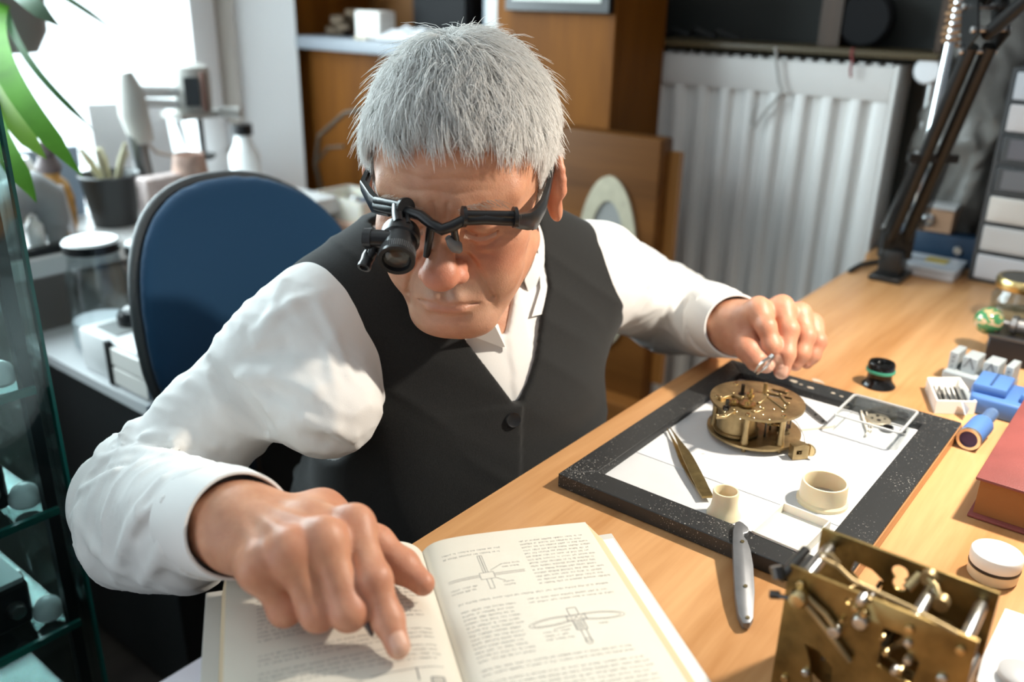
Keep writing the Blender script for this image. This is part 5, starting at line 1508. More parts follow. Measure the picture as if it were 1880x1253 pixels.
# ---- loose paper under the book
bm = BM(); q = [bw(-.185, .010, .0), bw(-.10, .012, .0), bw(-.10, .19, 0), bw(-.185, .19, 0)]
p0 = np.array([.250, .452, DZ]); zz = DZ + .0001
bm = BM(); pts = [(-.05, .022), (.035, .022), (.035, -.12), (-.05, -.12)]; prism(bm, pts, 0, .0002)
setp(obj('loose_paper', bm, mat('lilac_paper', (.66, .63, .70), rough=.7), None, loc=V((p0[0] - .01, p0[1], zz))), 'pale lilac sheet of paper sticking out under the open book', 'paper')
# ================================================================== ROOM
white_w = mat('white_wall_paint', (.86, .86, .86), rough=.8, bump=.1, bscale=60)
grey_w = mat('grey_green_wall', (.20, .205, .185), rough=.8, var=.12, vscale=4)
low_w = mat('beige_grey_wall', (.42, .39, .36), rough=.8)
frame_w = mat('white_frame_paint', (.72, .71, .71), rough=.45)
def sbx(name, lo, hi, m_, parent=None, bev=0.0, kind=False, **k):
    lo, hi = np.array(lo, float), np.array(hi, float)
    bm = BM(); box(bm, (lo + hi) / 2, hi - lo); o = obj(name, bm, m_, parent, bevel=bev, seg=1 if bev < .003 else 2, **k)
    if kind: o['kind'] = 'structure'
    return o
sbx('floor', (-1.6, -1.6, -.06), (2.2, 2.3, 0), wood('dark_floor', (.035, .028, .024), (.075, .06, .05), axis=0, scale=9, rough=.4), kind=True)
sbx('wall_back', (1.86, -1.6, 0), (1.96, 2.3, 2.6), grey_w, kind=True)
WY = 1.95
bm = BM(); prism(bm, [(1.33, WY + .16), (1.33, WY + .055), (1.345, WY + .055), (1.497, 1.880), (1.497, 1.920), (1.86, 1.920), (1.86, WY + .16)], 0, 2.6); structure('wall_left', bm, white_w, smooth=False)
sbx('wall_left', (-1.6, WY, 2.15), (1.33, WY + .16, 2.6), white_w, kind=True)
sbx('wall_left', (-1.6, WY - .22, 0), (1.33, WY + .16, .695), low_w, kind=True)

sbx('wall_left', (-1.6, WY, .695), (-.75, WY + .16, 2.15), white_w, kind=True)
sbx('ceiling', (-1.6, -1.6, 2.6), (2.2, 2.3, 2.7), white_w, kind=True)
# window
bm = BM()
for lo, hi in (((-.75, WY + .02, .735), (1.33, WY + .09, .80)), ((-.75, WY + .02, 2.08), (1.33, WY + .09, 2.15)), ((1.26, WY + .02, .80), (1.33, WY + .09, 2.08)), ((-.75, WY + .02, .80), (-.68, WY + .09, 2.08)), ((.20, WY + .02, .80), (.27, WY + .09, 2.08))):
    lo, hi = np.array(lo), np.array(hi); box(bm, (lo + hi) / 2, hi - lo)
win = structure('window_1', bm, frame_w, bevel=.004)
pane = thin_glass('window_glass')
for x0, x1 in ((-.68, .20), (.27, 1.26)):
    sbx('pane', (x0, WY + .05, .80), (x1, WY + .056, 2.08), pane, win)
bm = BM(); rbox(bm, (.307, 1.77, .716), (2.11, .36, .038), .004, 1); structure('trim_1', bm, mat('sill_paint', (.66, .66, .66), rough=.35))
# trim on the window corner
bm = BM(); prism(bm, [(1.345, WY + .0545), (1.378, WY + .0175), (1.374, WY + .010), (1.341, WY + .047)], .737, 2.2); structure('trim_2', bm, mat('taupe_trim', (.50, .45, .40), rough=.6), smooth=False)

# ---- radiator and the shelf board over it
rad_m = mat('radiator_enamel', (.72, .71, .69), rough=.35)
rd = thing('radiator', 'white ribbed panel radiator on the wall under wooden board', 'radiator', (1.74, .83, .10))
def rel(t, lo, hi): return tuple(np.array(lo, float) - np.array(t.location)), tuple(np.array(hi, float) - np.array(t.location))
sbx('back_panel', *rel(rd, (1.715, .487, .14), (1.76, 1.18, 1.075)), rad_m, rd, .004)
bm = BM()
for lo, hi in (((1.703, .487, 1.018), (1.716, 1.18, 1.080)), ((1.703, .487, .14), (1.716, 1.18, .20)), ((1.703, .487, .20), (1.716, .515, 1.018)), ((1.703, 1.16, .20), (1.716, 1.18, 1.018))):
    lo, hi = np.array(lo) - np.array(rd.location), np.array(hi) - np.array(rd.location); box(bm, (lo + hi) / 2, hi - lo)
obj('face_frame', bm, rad_m, rd, bevel=.003)
for k in range(12):
    y = .545 + .0525 * k
    bm = BM(); c = np.array((1.7105, y, .615)) - np.array(rd.location)
    prism(bm, [(-.008, -.0085), (.006, -.0175), (.006, .0175), (-.008, .0085)], -.405, .405, Matrix.Translation(V(c))); obj('rib', bm, rad_m, rd, bevel=.003, seg=2)
bm = BM()
for k in range(28):
    y = .50 + .0245 * k; c = np.array((1.742, y, 1.081)) - np.array(rd.location); box(bm, c, (.060, .012, .006))
obj('top_grille', bm, rad_m, rd)
sbx('end_cover', *rel(rd, (1.703, .478, .14), (1.785, .487, 1.083)), rad_m, rd, .002)
for y in (.62, 1.02):
    sbx('wall_bracket', *rel(rd, (1.76, y - .02, .25), (1.86, y + .02, .95)), dsteel, rd)
kp = atx(1703, 130, 1.70) - np.array(rd.location)
bm = BM(); lathe(bm, [(0, 0), (.018, 0), (.0245, .004), (.0245, .016), (.020, .024), (0, .025)], kp + np.array([.02, 0, 0]), (-1, 0, 0), 36); obj('thermostat_knob', bm, mat('white_knob', (.75, .76, .78), rough=.3), rd)
bm = BM(); tube(bm, [kp + np.array([.02, 0, 0]), kp + np.array([.045, 0, 0]), kp + np.array([.045, .0, -.9])], .009, n=12); obj('valve_pipe', bm, steel, rd)
bo = thing('shelf_board', 'dull brown wooden board running above the white radiator', 'shelf', (1.775, .745, 1.094))
bm = BM(); box(bm, (.0, .0, .006), (.168, .66, .012)); obj('board', bm, wood('olive_board', (.06, .045, .02), (.12, .09, .045), axis=1, scale=20), bo, bevel=.002)
# what stands on the board
dk = mat('charcoal_panel', (.034, .036, .034), rough=.6, spec=.2)
dc = thing('dark_cabinet', 'dark grey cabinet on brown board above the radiator', 'cabinet', (1.80, .775, 1.1062))
sbx('back', (.03, -.35, 0), (.058, .30, .50), dk, dc)
sbx('side', (-.06, .275, 0), (.03, .29, .50), wood('side_wood', (.035, .018, .008), (.065, .032, .014), axis=2), dc)
sbx('side', (-.05, -.165, 0), (.03, -.125, .50), wood('side_wood', (.1, .05, .02), (.2, .1, .05)), dc)
sbx('side', (-.06, -.35, 0), (.03, -.338, .50), wood('side_wood', (.1, .05, .02), (.2, .1, .05)), dc)
p = atx(1597, 18, 1.78); o = BM(); lathe(o, [(0, 0), (.045, 0), (.05, .006), (.05, .03), (.044, .036), (0, .036)], (0, 0, 0), (-1, 0, 0), 40)
setp(obj('black_disc', o, mat('matt_black', (.008, .008, .009), rough=.6, spec=.15), None, loc=(1.790, p[1], 1.1567)), 'black round disc standing upright between brown posts of dark cabinet', 'disc')
o = BM()
for k in range(5): tube(o, [(-.02 + .01 * k, .12 - .05 * k, .004), (.0, .10 - .05 * k, .018 + .004 * (k % 2)), (.01, .06 - .05 * k, .004)], .0045, n=8)
setp(obj('cable_coil', o, mat('black_cable', (.01, .01, .01), rough=.5), None, loc=(1.735, .95, 1.1067)), 'heap of black cable lying on brown board by dark cabinet', 'cable')
# wire hook and red string hanging from the board
o = BM(); q = [(1424, 86), (1426, 120), (1430, 150), (1436, 168), (1420, 188), (1400, 212), (1384, 236), (1380, 228), (1384, 205), (1390, 190)]
tube(o, [V(atx(x, y, 1.690)) for x, y in q], .0028, n=8)
setp(obj('wire_hook', o, mat('dull_wire', (.38, .37, .35), rough=.5)), 'thin bent grey wire hook hanging from board in front of radiator', 'hook')
o = BM(); tube(o, [V(atx(x, y, 1.690)) for x, y in ((1566, 88), (1563, 100), (1565, 112), (1561, 128), (1562, 142))], .0022, n=8)
setp(obj('red_string', o, mat('dull_red', (.25, .05, .05), rough=.8)), 'short dark red string hanging from board over radiator', 'string')

# ---- wood cabinet behind the man
oak = wood('cabinet_wood', (.105, .034, .003), (.190, .066, .007), axis=2, scale=16, rough=.6, along=.10, streak=.3, spec=.12)
cbn = thing('wood_cabinet', 'tall orange-brown wooden cabinet with open shelf behind the man', 'cabinet', (1.65, 1.43, 0))
CX = 1.50
sbx('front_panel', *rel(cbn, (CX, .945, 0), (CX + .02, 1.235, 2.3)), oak, cbn, .002)
sbx('side_panel', *rel(cbn, (CX + .02, .945, 0), (1.69, .965, 2.3)), oak, cbn)
sbx('divider', *rel(cbn, (CX + .02, 1.215, 0), (1.78, 1.235, 2.3)), oak, cbn)
sbx('side_panel', *rel(cbn, (CX + .004, 1.895, 0), (1.78, 1.915, 2.3)), oak, cbn)
sbx('edge_strip', *rel(cbn, (CX, 1.895, 0), (CX + .004, 1.915, 2.3)), mat('pale_edge', (.55, .57, .62), rough=.5), cbn)
sbx('back_panel', *rel(cbn, (CX + .03, 1.235, 0), (CX + .05, 1.895, 1.06)), oak, cbn)
sbx('back_panel', *rel(cbn, (1.76, 1.235, 1.06), (1.78, 1.895, 2.3)), wood('shade_wood', (.15, .06, .015), (.23, .10, .025), axis=2), cbn)
sbx('shelf', *rel(cbn, (CX - .005, 1.235, 1.048), (1.76, 1.897, 1.078)), mat('grey_white_shelf', (.22, .24, .27), rough=.45), cbn, .003)
SZ = 1.0785
o = BM(); rbox(o, (0, 0, .032), (.055, .085, .063), .003, 1); setp(obj('white_carton', o, carton, None, loc=(1.56, 1.66, SZ)), 'small white carton standing on cabinet shelf', 'box')
o = BM()
rr = random.Random(5)
for k in range(7): rbox(o, (rr.uniform(-.03, .03), rr.uniform(-.05, .05), .012 + .014 * (k // 2)), (.05, rr.uniform(.03, .06), .022), .004, 1, rr.uniform(-.5, .5))
setp(obj('metal_parts', o, mat('brown_metal_clutter', (.10, .07, .045), rough=.45, metal=.6, var=.5, vscale=60), None, loc=(1.58, 1.80, SZ)), 'heap of dark brown metal parts at left end of cabinet shelf', 'parts')
o = BM(); lathe(o, [(.006, 0), (.009, 0), (.009, .005), (.006, .005)], (0, 0, 0), (0, 0, 1), 24, close=True)
for k, (y, lb) in enumerate(((1.672, 'small pale ring lying before white carton, the one farther from head'), (1.648, 'small pale ring lying before white carton, the one closer to head'))):
    oo = BM(); lathe(oo, [(.006, 0), (.009, 0), (.009, .005), (.006, .005)], (0, 0, 0), (0, 0, 1), 24, close=True)
    setp(obj('ring', oo, mat('pale_ring', (.6, .5, .35), rough=.3, metal=.8), None, loc=(1.515, y, SZ)), lb, 'ring', 'rings on the cabinet shelf')
o.free()
dt = thing('black_box', 'black box standing on cabinet shelf behind hair', 'box', (1.66, 1.50, SZ))
o = BM(); rbox(o, (0, 0, .11), (.10, .17, .22), .004, 1); obj('body', o, mat('matt_black', (.01, .01, .01)), dt)
o = BM(); box(o, (-.051, 0, .20), (.002, .15, .03)); obj('label_strip', o, mat('dark_label', (.05, .045, .04), rough=.6), dt)
o = BM()
bmesh.ops.create_grid(o, x_segments=26, y_segments=26, size=.5)
for v in o.verts:
    x, y = v.co.x, v.co.y; e = max(0, 1 - (2 * max(abs(x), abs(y))) ** 4)
    n_ = float(vnoise(np.array([[x * 7 + 3, y * 7, 1.0]], F32), 2)[0]) + .5 * float(vnoise(np.array([[x * 15, y * 15, 4.0]], F32), 3)[0])
    v.co = Vector((x * .11, y * .20, .004 + e * (.016 + .012 * n_)))
g = bmesh.ops.extrude_face_region(o, geom=o.faces[:]); 
for v in [q for q in g['geom'] if isinstance(q, bmesh.types.BMVert)]: v.co.z -= .0025
setp(obj('white_cloth', o, mat('white_rag', (.62, .63, .66), rough=.9), None, loc=(1.555, 1.50, SZ + .0015)), 'crumpled white cloth lying on cabinet shelf in front of black box', 'cloth')
fp = thing('framed_photo', 'white framed picture with green patch standing on cabinet shelf', 'picture', (1.64, 1.315, SZ))
sbx('frame', (0, -.075, 0), (.015, .075, .19), mat('blue_grey_frame', (.28, .33, .38), rough=.4), fp, .002)
sbx('print', (-.003, -.064, .012), (0, .064, .178), mat('pale_print', (.55, .56, .55), rough=.5), fp)
bm = BM(); rr = random.Random(2); n = 14
prism(bm, [(.030 * math.cos(2 * PI * i / n) * rr.uniform(.6, 1.1), .022 * math.sin(2 * PI * i / n) * rr.uniform(.6, 1.1)) for i in range(n)], 0, .001, Matrix.Translation((-.0042, -.005, .050)) @ Matrix.Rotation(PI / 2, 4, 'Y'))
obj('green_patch', bm, mat('leaf_print', (.10, .22, .06), rough=.6), fp)
pf = thing('wall_picture', 'black framed picture hanging on the orange-brown cabinet front', 'picture', (CX - .0005, 1.075, 1.155))
sbx('frame', (-.016, -.125, .0), (0, .125, .26), plas, pf, .002)
sbx('mat_board', (-.0175, -.105, .020), (-.016, .105, .24), mat('pale_mat', (.62, .64, .58), rough=.6), pf)
# ---- side table with a tray of parts
tb = thing('side_table', 'small pale wooden side table in front of the wooden cabinet', 'table', (1.31, 1.60, 0))
tbm = wood('pink_wood', (.42, .24, .16), (.58, .37, .27), axis=1)
sbx('tabletop', (.032, -.25, .655), (.182, .29, .680), tbm, tb, .002)
for x in (.052, .162):
    for y in (-.23, .27): sbx('leg', (x - .018, y - .018, 0), (x + .018, y + .018, .655), tbm, tb)
TZ = .6805
ptt = thing('plastic_tray', 'white plastic tray heaped with small parts on side table', 'tray', (1.418, 1.60, TZ))
bm = BM(); plate_holes(bm, rrect(.06, .09, .012), [rrect(.055, .085, .010)], .003, .052); obj('wall', bm, milky, ptt)
bm = BM(); prism(bm, rrect(.06, .09, .012), .0003, .003); obj('base', bm, milky, ptt)
rr = random.Random(15)
for k, (dx, dy, nm, lb, m_) in enumerate(((-.02, .05, 'white_puck', 'round white plastic puck lying in the white tray', white_p), (.02, -.05, 'blue_motor', 'small dark blue motor lying in the white tray', mat('navy_plastic', (.02, .05, .12), rough=.4)), (-.01, -.01, 'chrome_part', 'shiny chrome fitting lying in the white tray', steel), (.03, .03, 'grey_block', 'grey plastic block lying in the white tray', greyp))):
    o = BM()
    if k == 0: lathe(o, [(0, 0), (.018, 0), (.021, .006), (.020, .022), (.012, .028), (0, .028)], (0, 0, 0), (.2, .1, 1), 28)
    elif k == 1: rbox(o, (0, 0, .022), (.045, .06, .044), .006, 2, .4)
    elif k == 2: lathe(o, [(0, 0), (.014, 0), (.016, .012), (.010, .02), (.010, .04), (.006, .044), (0, .044)], (0, 0, 0), (0, 0, 1), 24)
    else: rbox(o, (0, 0, .016), (.04, .03, .03), .003, 1, .8)
    setp(obj(nm, o, m_, None, loc=(1.418 + dx, 1.60 + dy, TZ + .0035)), lb, 'part')
lt = thing('jointed_arm', 'thin dark jointed metal arm standing on side table', 'tool', (1.44, 1.745, TZ))
bm = BM(); cyl(bm, (0, 0, .0003), (0, 0, .015), .035, n=28); obj('base', bm, plas, lt)
bm = BM(); tube(bm, [(0, 0, .015), (0, .02, .10), (0, .0, .17), (0, -.10, .235), (0, -.17, .25)], .006, n=10); obj('arm', bm, mat('brown_metal', (.06, .04, .025), rough=.5, metal=.5), lt)
bm = BM(); tube(bm, [(0, .02, .10), (0, -.03, .145), (0, -.09, .155)], .004, n=8); obj('strut', bm, mat('brown_metal', (.06, .04, .025)), lt)
o = BM(); lathe(o, [(0, .0003), (.02, .0003), (.022, .004), (.022, .012), (.016, .018), (0, .018)], (0, 0, 0), (0, 0, 1), 28)
setp(obj('glass_dish', o, mat('pale_dish', (.7, .7, .72), rough=.2), None, loc=(1.372, 1.74, TZ)), 'small pale round dish near left end of side table', 'dish')

# ---- wooden clock case with a large round dial
cse = thing('clock_case', 'wooden clock case with oval metal ring standing in front of radiator', 'clock', (1.465, 1.0, 0))
casew = wood('walnut_case', (.085, .031, .006), (.160, .062, .014), axis=1, scale=14, rough=.5, spec=.15)
sbx('case', (-.015, -.20, .42), (.032, .22, .945), casew, cse, .006)
sbx('back_board', (.020, -.222, .45), (.034, -.198, .92), wood('orange_back', (.24, .10, .02), (.36, .16, .04), axis=2), cse)
sbx('stand', (-.06, -.20, 0), (.03, .22, .42), casew, cse, .004)
def oval(a, b, n=64): return [(a * math.cos(2 * PI * i / n), b * math.sin(2 * PI * i / n)) for i in range(n)]
OM = Matrix(((0, 0, -1, -.0152), (1, 0, 0, -.098), (0, 1, 0, .690), (0, 0, 0, 1)))
bm = BM(); plate_holes(bm, oval(.070, .176), [oval(.044, .128)], 0, .007, OM); obj('dial_ring', bm, mat('beige_dial', (.42, .38, .28), rough=.5, metal=.3, var=.1, vscale=50), cse)
bm = BM(); prism(bm, oval(.0438, .1278), 0, .003, OM); obj('dial_centre', bm, mat('grey_dial', (.24, .24, .23), rough=.5), cse)

# ---- swivel chair
ch = thing('office_chair', 'dark blue upholstered swivel chair behind the man', 'chair', (.74, .78, 0))
bluef = mat('navy_fabric', (.005, .046, .110), rough=.85, bump=.35, bscale=700, sheen=.08)
BW, BH, BX_, BY_, BZ_ = .186, .192, -.012, .285, .742
def bw_(z): return BW - .085 * np.clip(-z - .02, 0, .3) ** 1.15 * 2.0
def backrest(P):
    x = P[:, 0] - BX_; z = P[:, 2] - BZ_; y = P[:, 1] - BY_ + .06 * (x / .22) ** 2 - .12 * (z - .02) - .03 * np.abs(z / .2) ** 2
    e = (np.abs(x / bw_(z)) ** 2.4 + np.abs(z / BH) ** 2.4) ** (1 / 2.4)
    prof = .033 * np.sqrt(np.clip(1 - e ** 3, 0, 1))
    return np.maximum(np.abs(y) - prof, (e - 1) * .16) * .7
v, f = surface(backrest, (BX_ - .24, .12, BZ_ - .24), (BX_ + .24, .40, BZ_ + .24), .005); v = relax(v, f, 2)
bk_ = link_mesh('backrest', mesh_np('backrest', v, f), bluef, ch)
bm = BM(); pts = []
for i in range(60):
    t = 2 * PI * i / 60; c, s_ = math.cos(t), math.sin(t); ex = 2 / 2.4
    z = BH * math.copysign(abs(s_) ** ex, s_); x = float(bw_(np.array(z))) * math.copysign(abs(c) ** ex, c)
    pts.append((x * .985 + BX_, BY_ + .020 - .06 * (x / .22) ** 2 + .12 * (z - .02) + .03 * (z / .2) ** 2, z * .985 + BZ_))
tube(bm, pts + pts[:2], .0085, n=10, caps=False); obj('shell_rim', bm, mat('grey_shell', (.06, .065, .07), rough=.5), bk_)
v, f = surface(lambda P: sbox(P, (.035, .0, .408), (.190, .205, .035), None, .034), (-.26, -.26, .36), (.26, .26, .46), .008)
link_mesh('seat', mesh_np('seat', v, f), bluef, ch)
bm = BM(); tube(bm, [(0, .05, .37), (0, .30, .37), (0, .345, .45), (BX_, .322, .66)], .018, n=12); obj('back_support', bm, plas, ch)
bm = BM(); cyl(bm, (0, 0, .10), (0, 0, .38), .026, n=24); obj('gas_post', bm, plas, ch)
for k in range(5):
    a = 2 * PI * k / 5 + .3; d_ = np.array([math.cos(a), math.sin(a), 0])
    bm = BM(); tube(bm, [d_ * .02 + np.array([0, 0, .11]), d_ * .14 + np.array([0, 0, .095]), d_ * .24 + np.array([0, 0, .070])], .02, n=10, radii=[.026, .022, .016]); lg_ = obj('base_leg', bm, plas, ch)
    bm = BM(); q = d_ * .24; s_ = np.cross(d_, [0, 0, 1.0]); cyl(bm, q + s_ * .022 + np.array([0, 0, .0285]), q - s_ * .022 + np.array([0, 0, .0285]), .028, n=20); obj('caster', bm, plas, lg_)

# ---- glass showcase on the left
sg = thin_glass('showcase_glass', (.80, .88, .87))
gedge = mat('green_glass_edge', (.012, .11, .095), rough=.25, spec=.4)
sc = thing('glass_showcase', 'tall glass showcase with green glass shelves at left edge of room', 'showcase', (.05, 1.13, 0))
GX, GY = .365, .905
def lc_(lo, hi): return rel(sc, lo, hi)
sbx('front_pane', *lc_((-.30, GY - .003, .12), (GX, GY + .003, 1.45)), sg, sc)
sbx('side_pane', *lc_((GX - .006, GY + .003, .12), (GX, 1.36, 1.45)), sg, sc)
sbx('pane_edge', *lc_((GX, GY - .003, .12), (GX + .0035, GY + .004, 1.45)), gedge, sc)
sbx('corner_strip', *lc_((GX - .020, GY + .014, .12), (GX - .008, GY + .026, 1.45)), mat('dark_corner_strip', (.03, .035, .04), rough=.35, metal=.7), sc)  # thin dark upright strip just inside the glass corner
sbx('back_panel', *lc_((-.30, 1.36, .12), (GX, 1.375, 1.45)), mat('showcase_back', (.13, .145, .15), rough=.4), sc)
sbx('plinth', *lc_((-.30, GY, 0), (GX, 1.375, .12)), plas, sc)
sbx('top', *lc_((-.30, GY, 1.45), (GX, 1.375, 1.456)), sg, sc)
for z in (.795, .648, .495, .345):
    s_ = sbx('shelf', *lc_((-.29, GY + .012, z - .008), (GX - .010, 1.35, z)), sg, sc)
    sbx('shelf_edge', *lc_((-.29, GY + .006, z - .008), (GX - .010, GY + .012, z)), gedge, sc)
def watch_box(x, y, z, w, d, h, label, rz=0.0):
    t = thing('watch_box', label, 'watch box', (x, y, z + .0005), rz, 'watch boxes in the showcase')
    bm = BM(); rbox(bm, (0, 0, h / 2), (w, d, h), .004, 1); obj('body', bm, mat('black_leatherette', (.012, .013, .014), rough=.4), t)
    bm = BM(); plate_holes(bm, rrect(w / 2 - .003, d / 2 - .003, .003), [rrect(w / 2 - .028, d / 2 - .028, .002)], h, h + .006); obj('lid_frame', bm, mat('pale_grey_lid', (.50, .53, .55), rough=.35), t)
    bm = BM(); box(bm, (0, 0, h + .0012), (w - .056, d - .056, .002)); obj('dark_inlay', bm, mat('dark_inlay', (.03, .035, .04), rough=.3), t)
    for yy in (-.25, .25):
        bm = BM(); lathe(bm, [(0, 0), (.009, 0), (.010, .004), (.008, .012), (0, .013)], (w / 2, d * yy, h * .55), (1, 0, 0), 20); obj('clasp', bm, steel, t)
    bm = BM(); lathe(bm, [(0, 0), (.009, 0), (.010, .004), (.008, .012), (0, .013)], (w * .40, -d / 2, h * .5), (0, -1, 0), 20); obj('clasp', bm, steel, t)
    return t
watch_box(.225, 1.06, .795, .19, .20, .028, 'thin black watch box with pale lid on the upper green edged shelf')
watch_box(.222, 1.060, .648, .20, .22, .055, 'black watch box with pale framed lid on the middle green edged shelf')
watch_box(.222, 1.060, .495, .20, .22, .055, 'black watch box with pale framed lid on the lowest visible glass shelf')
for x, y, z, lb in ((.335, .945, .648, 'small white rounded stand beside the box on the middle glass shelf'), (.335, .945, .495, 'small white rounded stand beside the box on the lowest visible glass shelf'), (.335, .945, .795, 'small white rounded stand beside the thin box on the upper glass shelf')):
    o = BM(); lathe(o, [(0, 0), (.013, 0), (.017, .004), (.017, .012), (.012, .021), (.006, .025), (0, .026)], (0, 0, 0), (0, 0, 1), 32)
    setp(obj('watch_stand', o, mat('white_gloss', (.78, .80, .82), rough=.2), None, loc=(x, y, z + .0005)), lb, 'stand', 'white stands in the showcase')

# ---- black cabinet, boxes and jars by the window
bc_ = thing('black_cabinet', 'low black cabinet with pale top standing under the window', 'cabinet', (.757, 1.375, 0))
blk = mat('satin_black', (.013, .014, .015), rough=.45)
sbx('body', (-.145, -.205, .02), (.15, .205, .582), blk, bc_, .002)
sbx('top', (-.155, -.211, .582), (.16, .211, .602), mat('pale_grey_top', (.45, .46, .47), rough=.4), bc_, .002)
sbx('plinth', (-.13, -.20, 0), (.14, .20, .02), blk, bc_)
bm = BM(); lathe(bm, [(0, 0), (.010, 0), (.011, .004), (.006, .008), (.006, .014), (0, .014)], (-.145, -.165, .545), (-1, 0, 0), 20); obj('knob', bm, steel, bc_)
CT = .6025
og = thing('letter_tray', 'white two-drawer organiser standing on the black cabinet', 'organiser', (.70, 1.218, CT))
sbx('body', (-.085, -.058, .0003), (.085, .060, .072), mat('white_organiser', (.62, .63, .64), rough=.4), og, .003)
for z in (.006, .038): sbx('drawer', (-.092, -.052, z), (-.085, .045, z + .028), mat('cream_drawer', (.58, .56, .53), rough=.5), og, .001)
sbx('dark_strip', (-.094, .050, .002), (-.085, .058, .074), blk, og)

dv_ = thing('white_device', 'white box-shaped bench device with black knob beside glass jars', 'device', (.715, 1.322, CT))
sbx('body', (-.10, -.040, .0003), (.13, .055, .070), mat('white_enamel', (.66, .67, .67), rough=.35), dv_, .006)
sbx('recess', (-.080, -.032, .070), (.06, .030, .072), mat('grey_recess', (.20, .205, .20), rough=.5), dv_)
bm = BM(); lathe(bm, [(0, 0), (.022, 0), (.022, .014), (.018, .022), (.012, .024), (0, .024)], (-.035, .0, .072), (0, 0, 1), 28); kn_ = obj('knob', bm, plas, dv_)
bm = BM(); lathe(bm, [(0, 0), (.011, 0), (.010, .003), (0, .003)], (-.035, .0, .096), (0, 0, 1), 24); obj('knob_cap', bm, mat('pale_cap', (.7, .7, .7), rough=.3), kn_)
jg = thin_glass('jar_glass', (.90, .93, .94))
SILL = .7355
def jar(x, y, z, r, h, label, fill=None, lidm=None, gp='black lidded glass jars by the window'):
    t = thing('glass_jar', label, 'jar', (x, y, z + .0005), 0, gp)
    bm = BM(); lathe(bm, [(0, .001), (r * .9, .001), (r, .008), (r, h * .72), (r * .84, h * .86), (r * .82, h), (r * .78, h), (r * .80, h * .86), (r * .95, h * .72), (r * .95, .012), (r * .85, .006), (0, .006)], (0, 0, 0), (0, 0, 1), 48); obj('glass', bm, jg, t)
    bm = BM(); lathe(bm, [(0, h + .001), (r * .90, h + .001), (r * .92, h + .016), (0, h + .016)], (0, 0, 0), (0, 0, 1), 48); l = obj('lid', bm, lidm or plas, t)
    bm = BM(); lathe(bm, [(0, h + .016), (r * .90, h + .016), (r * .84, h + .020), (0, h + .021)], (0, 0, 0), (0, 0, 1), 48); obj('lid_top', bm, mat('white_lid_top', (.78, .80, .80), rough=.35), l)
    if fill: bm = BM(); lathe(bm, [(0, .007), (r * .82, .007), (r * .93, .013), (r * .93, fill), (0, fill)], (0, 0, 0), (0, 0, 1), 36); obj('contents', bm, mat('pale_contents', (.55, .55, .55), rough=.6), t)
    return t
jp = at(165, 437, .795); jar(jp[0], jp[1], CT, .050, .170, 'wide glass jar with black white-topped lid left of the blue chair', .05)
jp = at(252, 452, .775); jar(.776, 1.428, CT, .036, .150, 'smaller glass jar with black white-topped lid half hidden by blue chair', .03)

# ---- things on the window sill
dp = thing('bench_drill', 'white bench drill with grey column on the window sill', 'drill', (1.05, 1.72, SILL))
dl = np.array(dp.location); DY = 1.74
dw = mat('drill_enamel', (.48, .47, .44), rough=.4); dwl = mat('drill_white', (.72, .73, .73), rough=.4)
def dpt(px, py, y=DY): return aty(px, py, y) - dl
b_ = dpt(288, 440); b_[2] = 0
bm = BM(); rbox(bm, (b_[0] + .05, b_[1] + .03, .012), (.17, .11, .023), .004, 1); obj('base', bm, dwl, dp)
bm = BM(); cyl(bm, (b_[0], b_[1], .022), dpt(240, 205), .017, n=24); obj('column', bm, mat('column_grey', (.16, .17, .17), rough=.3, metal=.7), dp)
bm = BM(); tube(bm, [dpt(262, 260), dpt(246, 210), dpt(238, 165), dpt(230, 132)], .02, n=14, radii=[.024, .030, .026, .012]); obj('column_clamp', bm, dw, dp)
bm = BM(); cyl(bm, dpt(255, 168), dpt(325, 168), .012, n=16); cyl(bm, dpt(258, 190), dpt(325, 192), .010, n=16); obj('arm', bm, dwl, dp)
c_ = dpt(352, 165); bm = BM(); lathe(bm, [(0, -.045), (.034, -.045), (.040, -.038), (.040, .035), (.036, .048), (.012, .056), (0, .056)], c_, (0, 0, 1), 32); mo = obj('motor', bm, dw, dp)
vd = c_ / 1.0; fwd_ = (CAMP - dl - c_); fwd_[2] = 0; fwd_ /= np.linalg.norm(fwd_); rt_ = np.array([.62, -.78, 0])
bm = BM(); q = c_ + fwd_ * .040 + rt_ * .000; box(bm, q, (.012, .030, .058), Euler((0, 0, math.atan2(fwd_[1], fwd_[0])))); obj('nameplate', bm, mat('dark_plate', (.05, .055, .06), rough=.4), mo)
bm = BM(); q = c_ + fwd_ * .037 + rt_ * .026; cyl(bm, q + np.array([0, 0, -.04]), q + np.array([0, 0, .040]), .006, n=14); obj('brown_rod', bm, mat('brown_rod', (.16, .08, .06), rough=.5), mo)
bm = BM(); box(bm, c_ + np.array([0, 0, -.050]), (.11, .075, .012)); cyl(bm, c_ + rt_ * .055 + np.array([0, 0, -.045]), c_ + rt_ * .10 + np.array([0, 0, -.045]), .012, n=16); obj('head_plate', bm, dw, dp)
bm = BM(); s0 = dpt(366, 218); s1 = dpt(374, 282); cyl(bm, s0, s1, .006, n=12); lathe(bm, [(0, 0), (.020, 0), (.026, .006), (.022, .012), (0, .012)], s1 + np.array([0, 0, -.012]), (0, 0, 1), 28); obj('spindle', bm, mat('spindle_dark', (.07, .07, .07), rough=.4, metal=.6), dp)
bm = BM(); cyl(bm, dpt(326, 222), dpt(342, 268), .0045, .003, n=10); obj('feed_lever', bm, dsteel, dp)
bm = BM(); tube(bm, [dpt(262, 235), dpt(268, 262), dpt(288, 280), dpt(325, 288)], .004, n=8); obj('cord', bm, mat('tan_cord', (.42, .35, .30), rough=.6), dp)
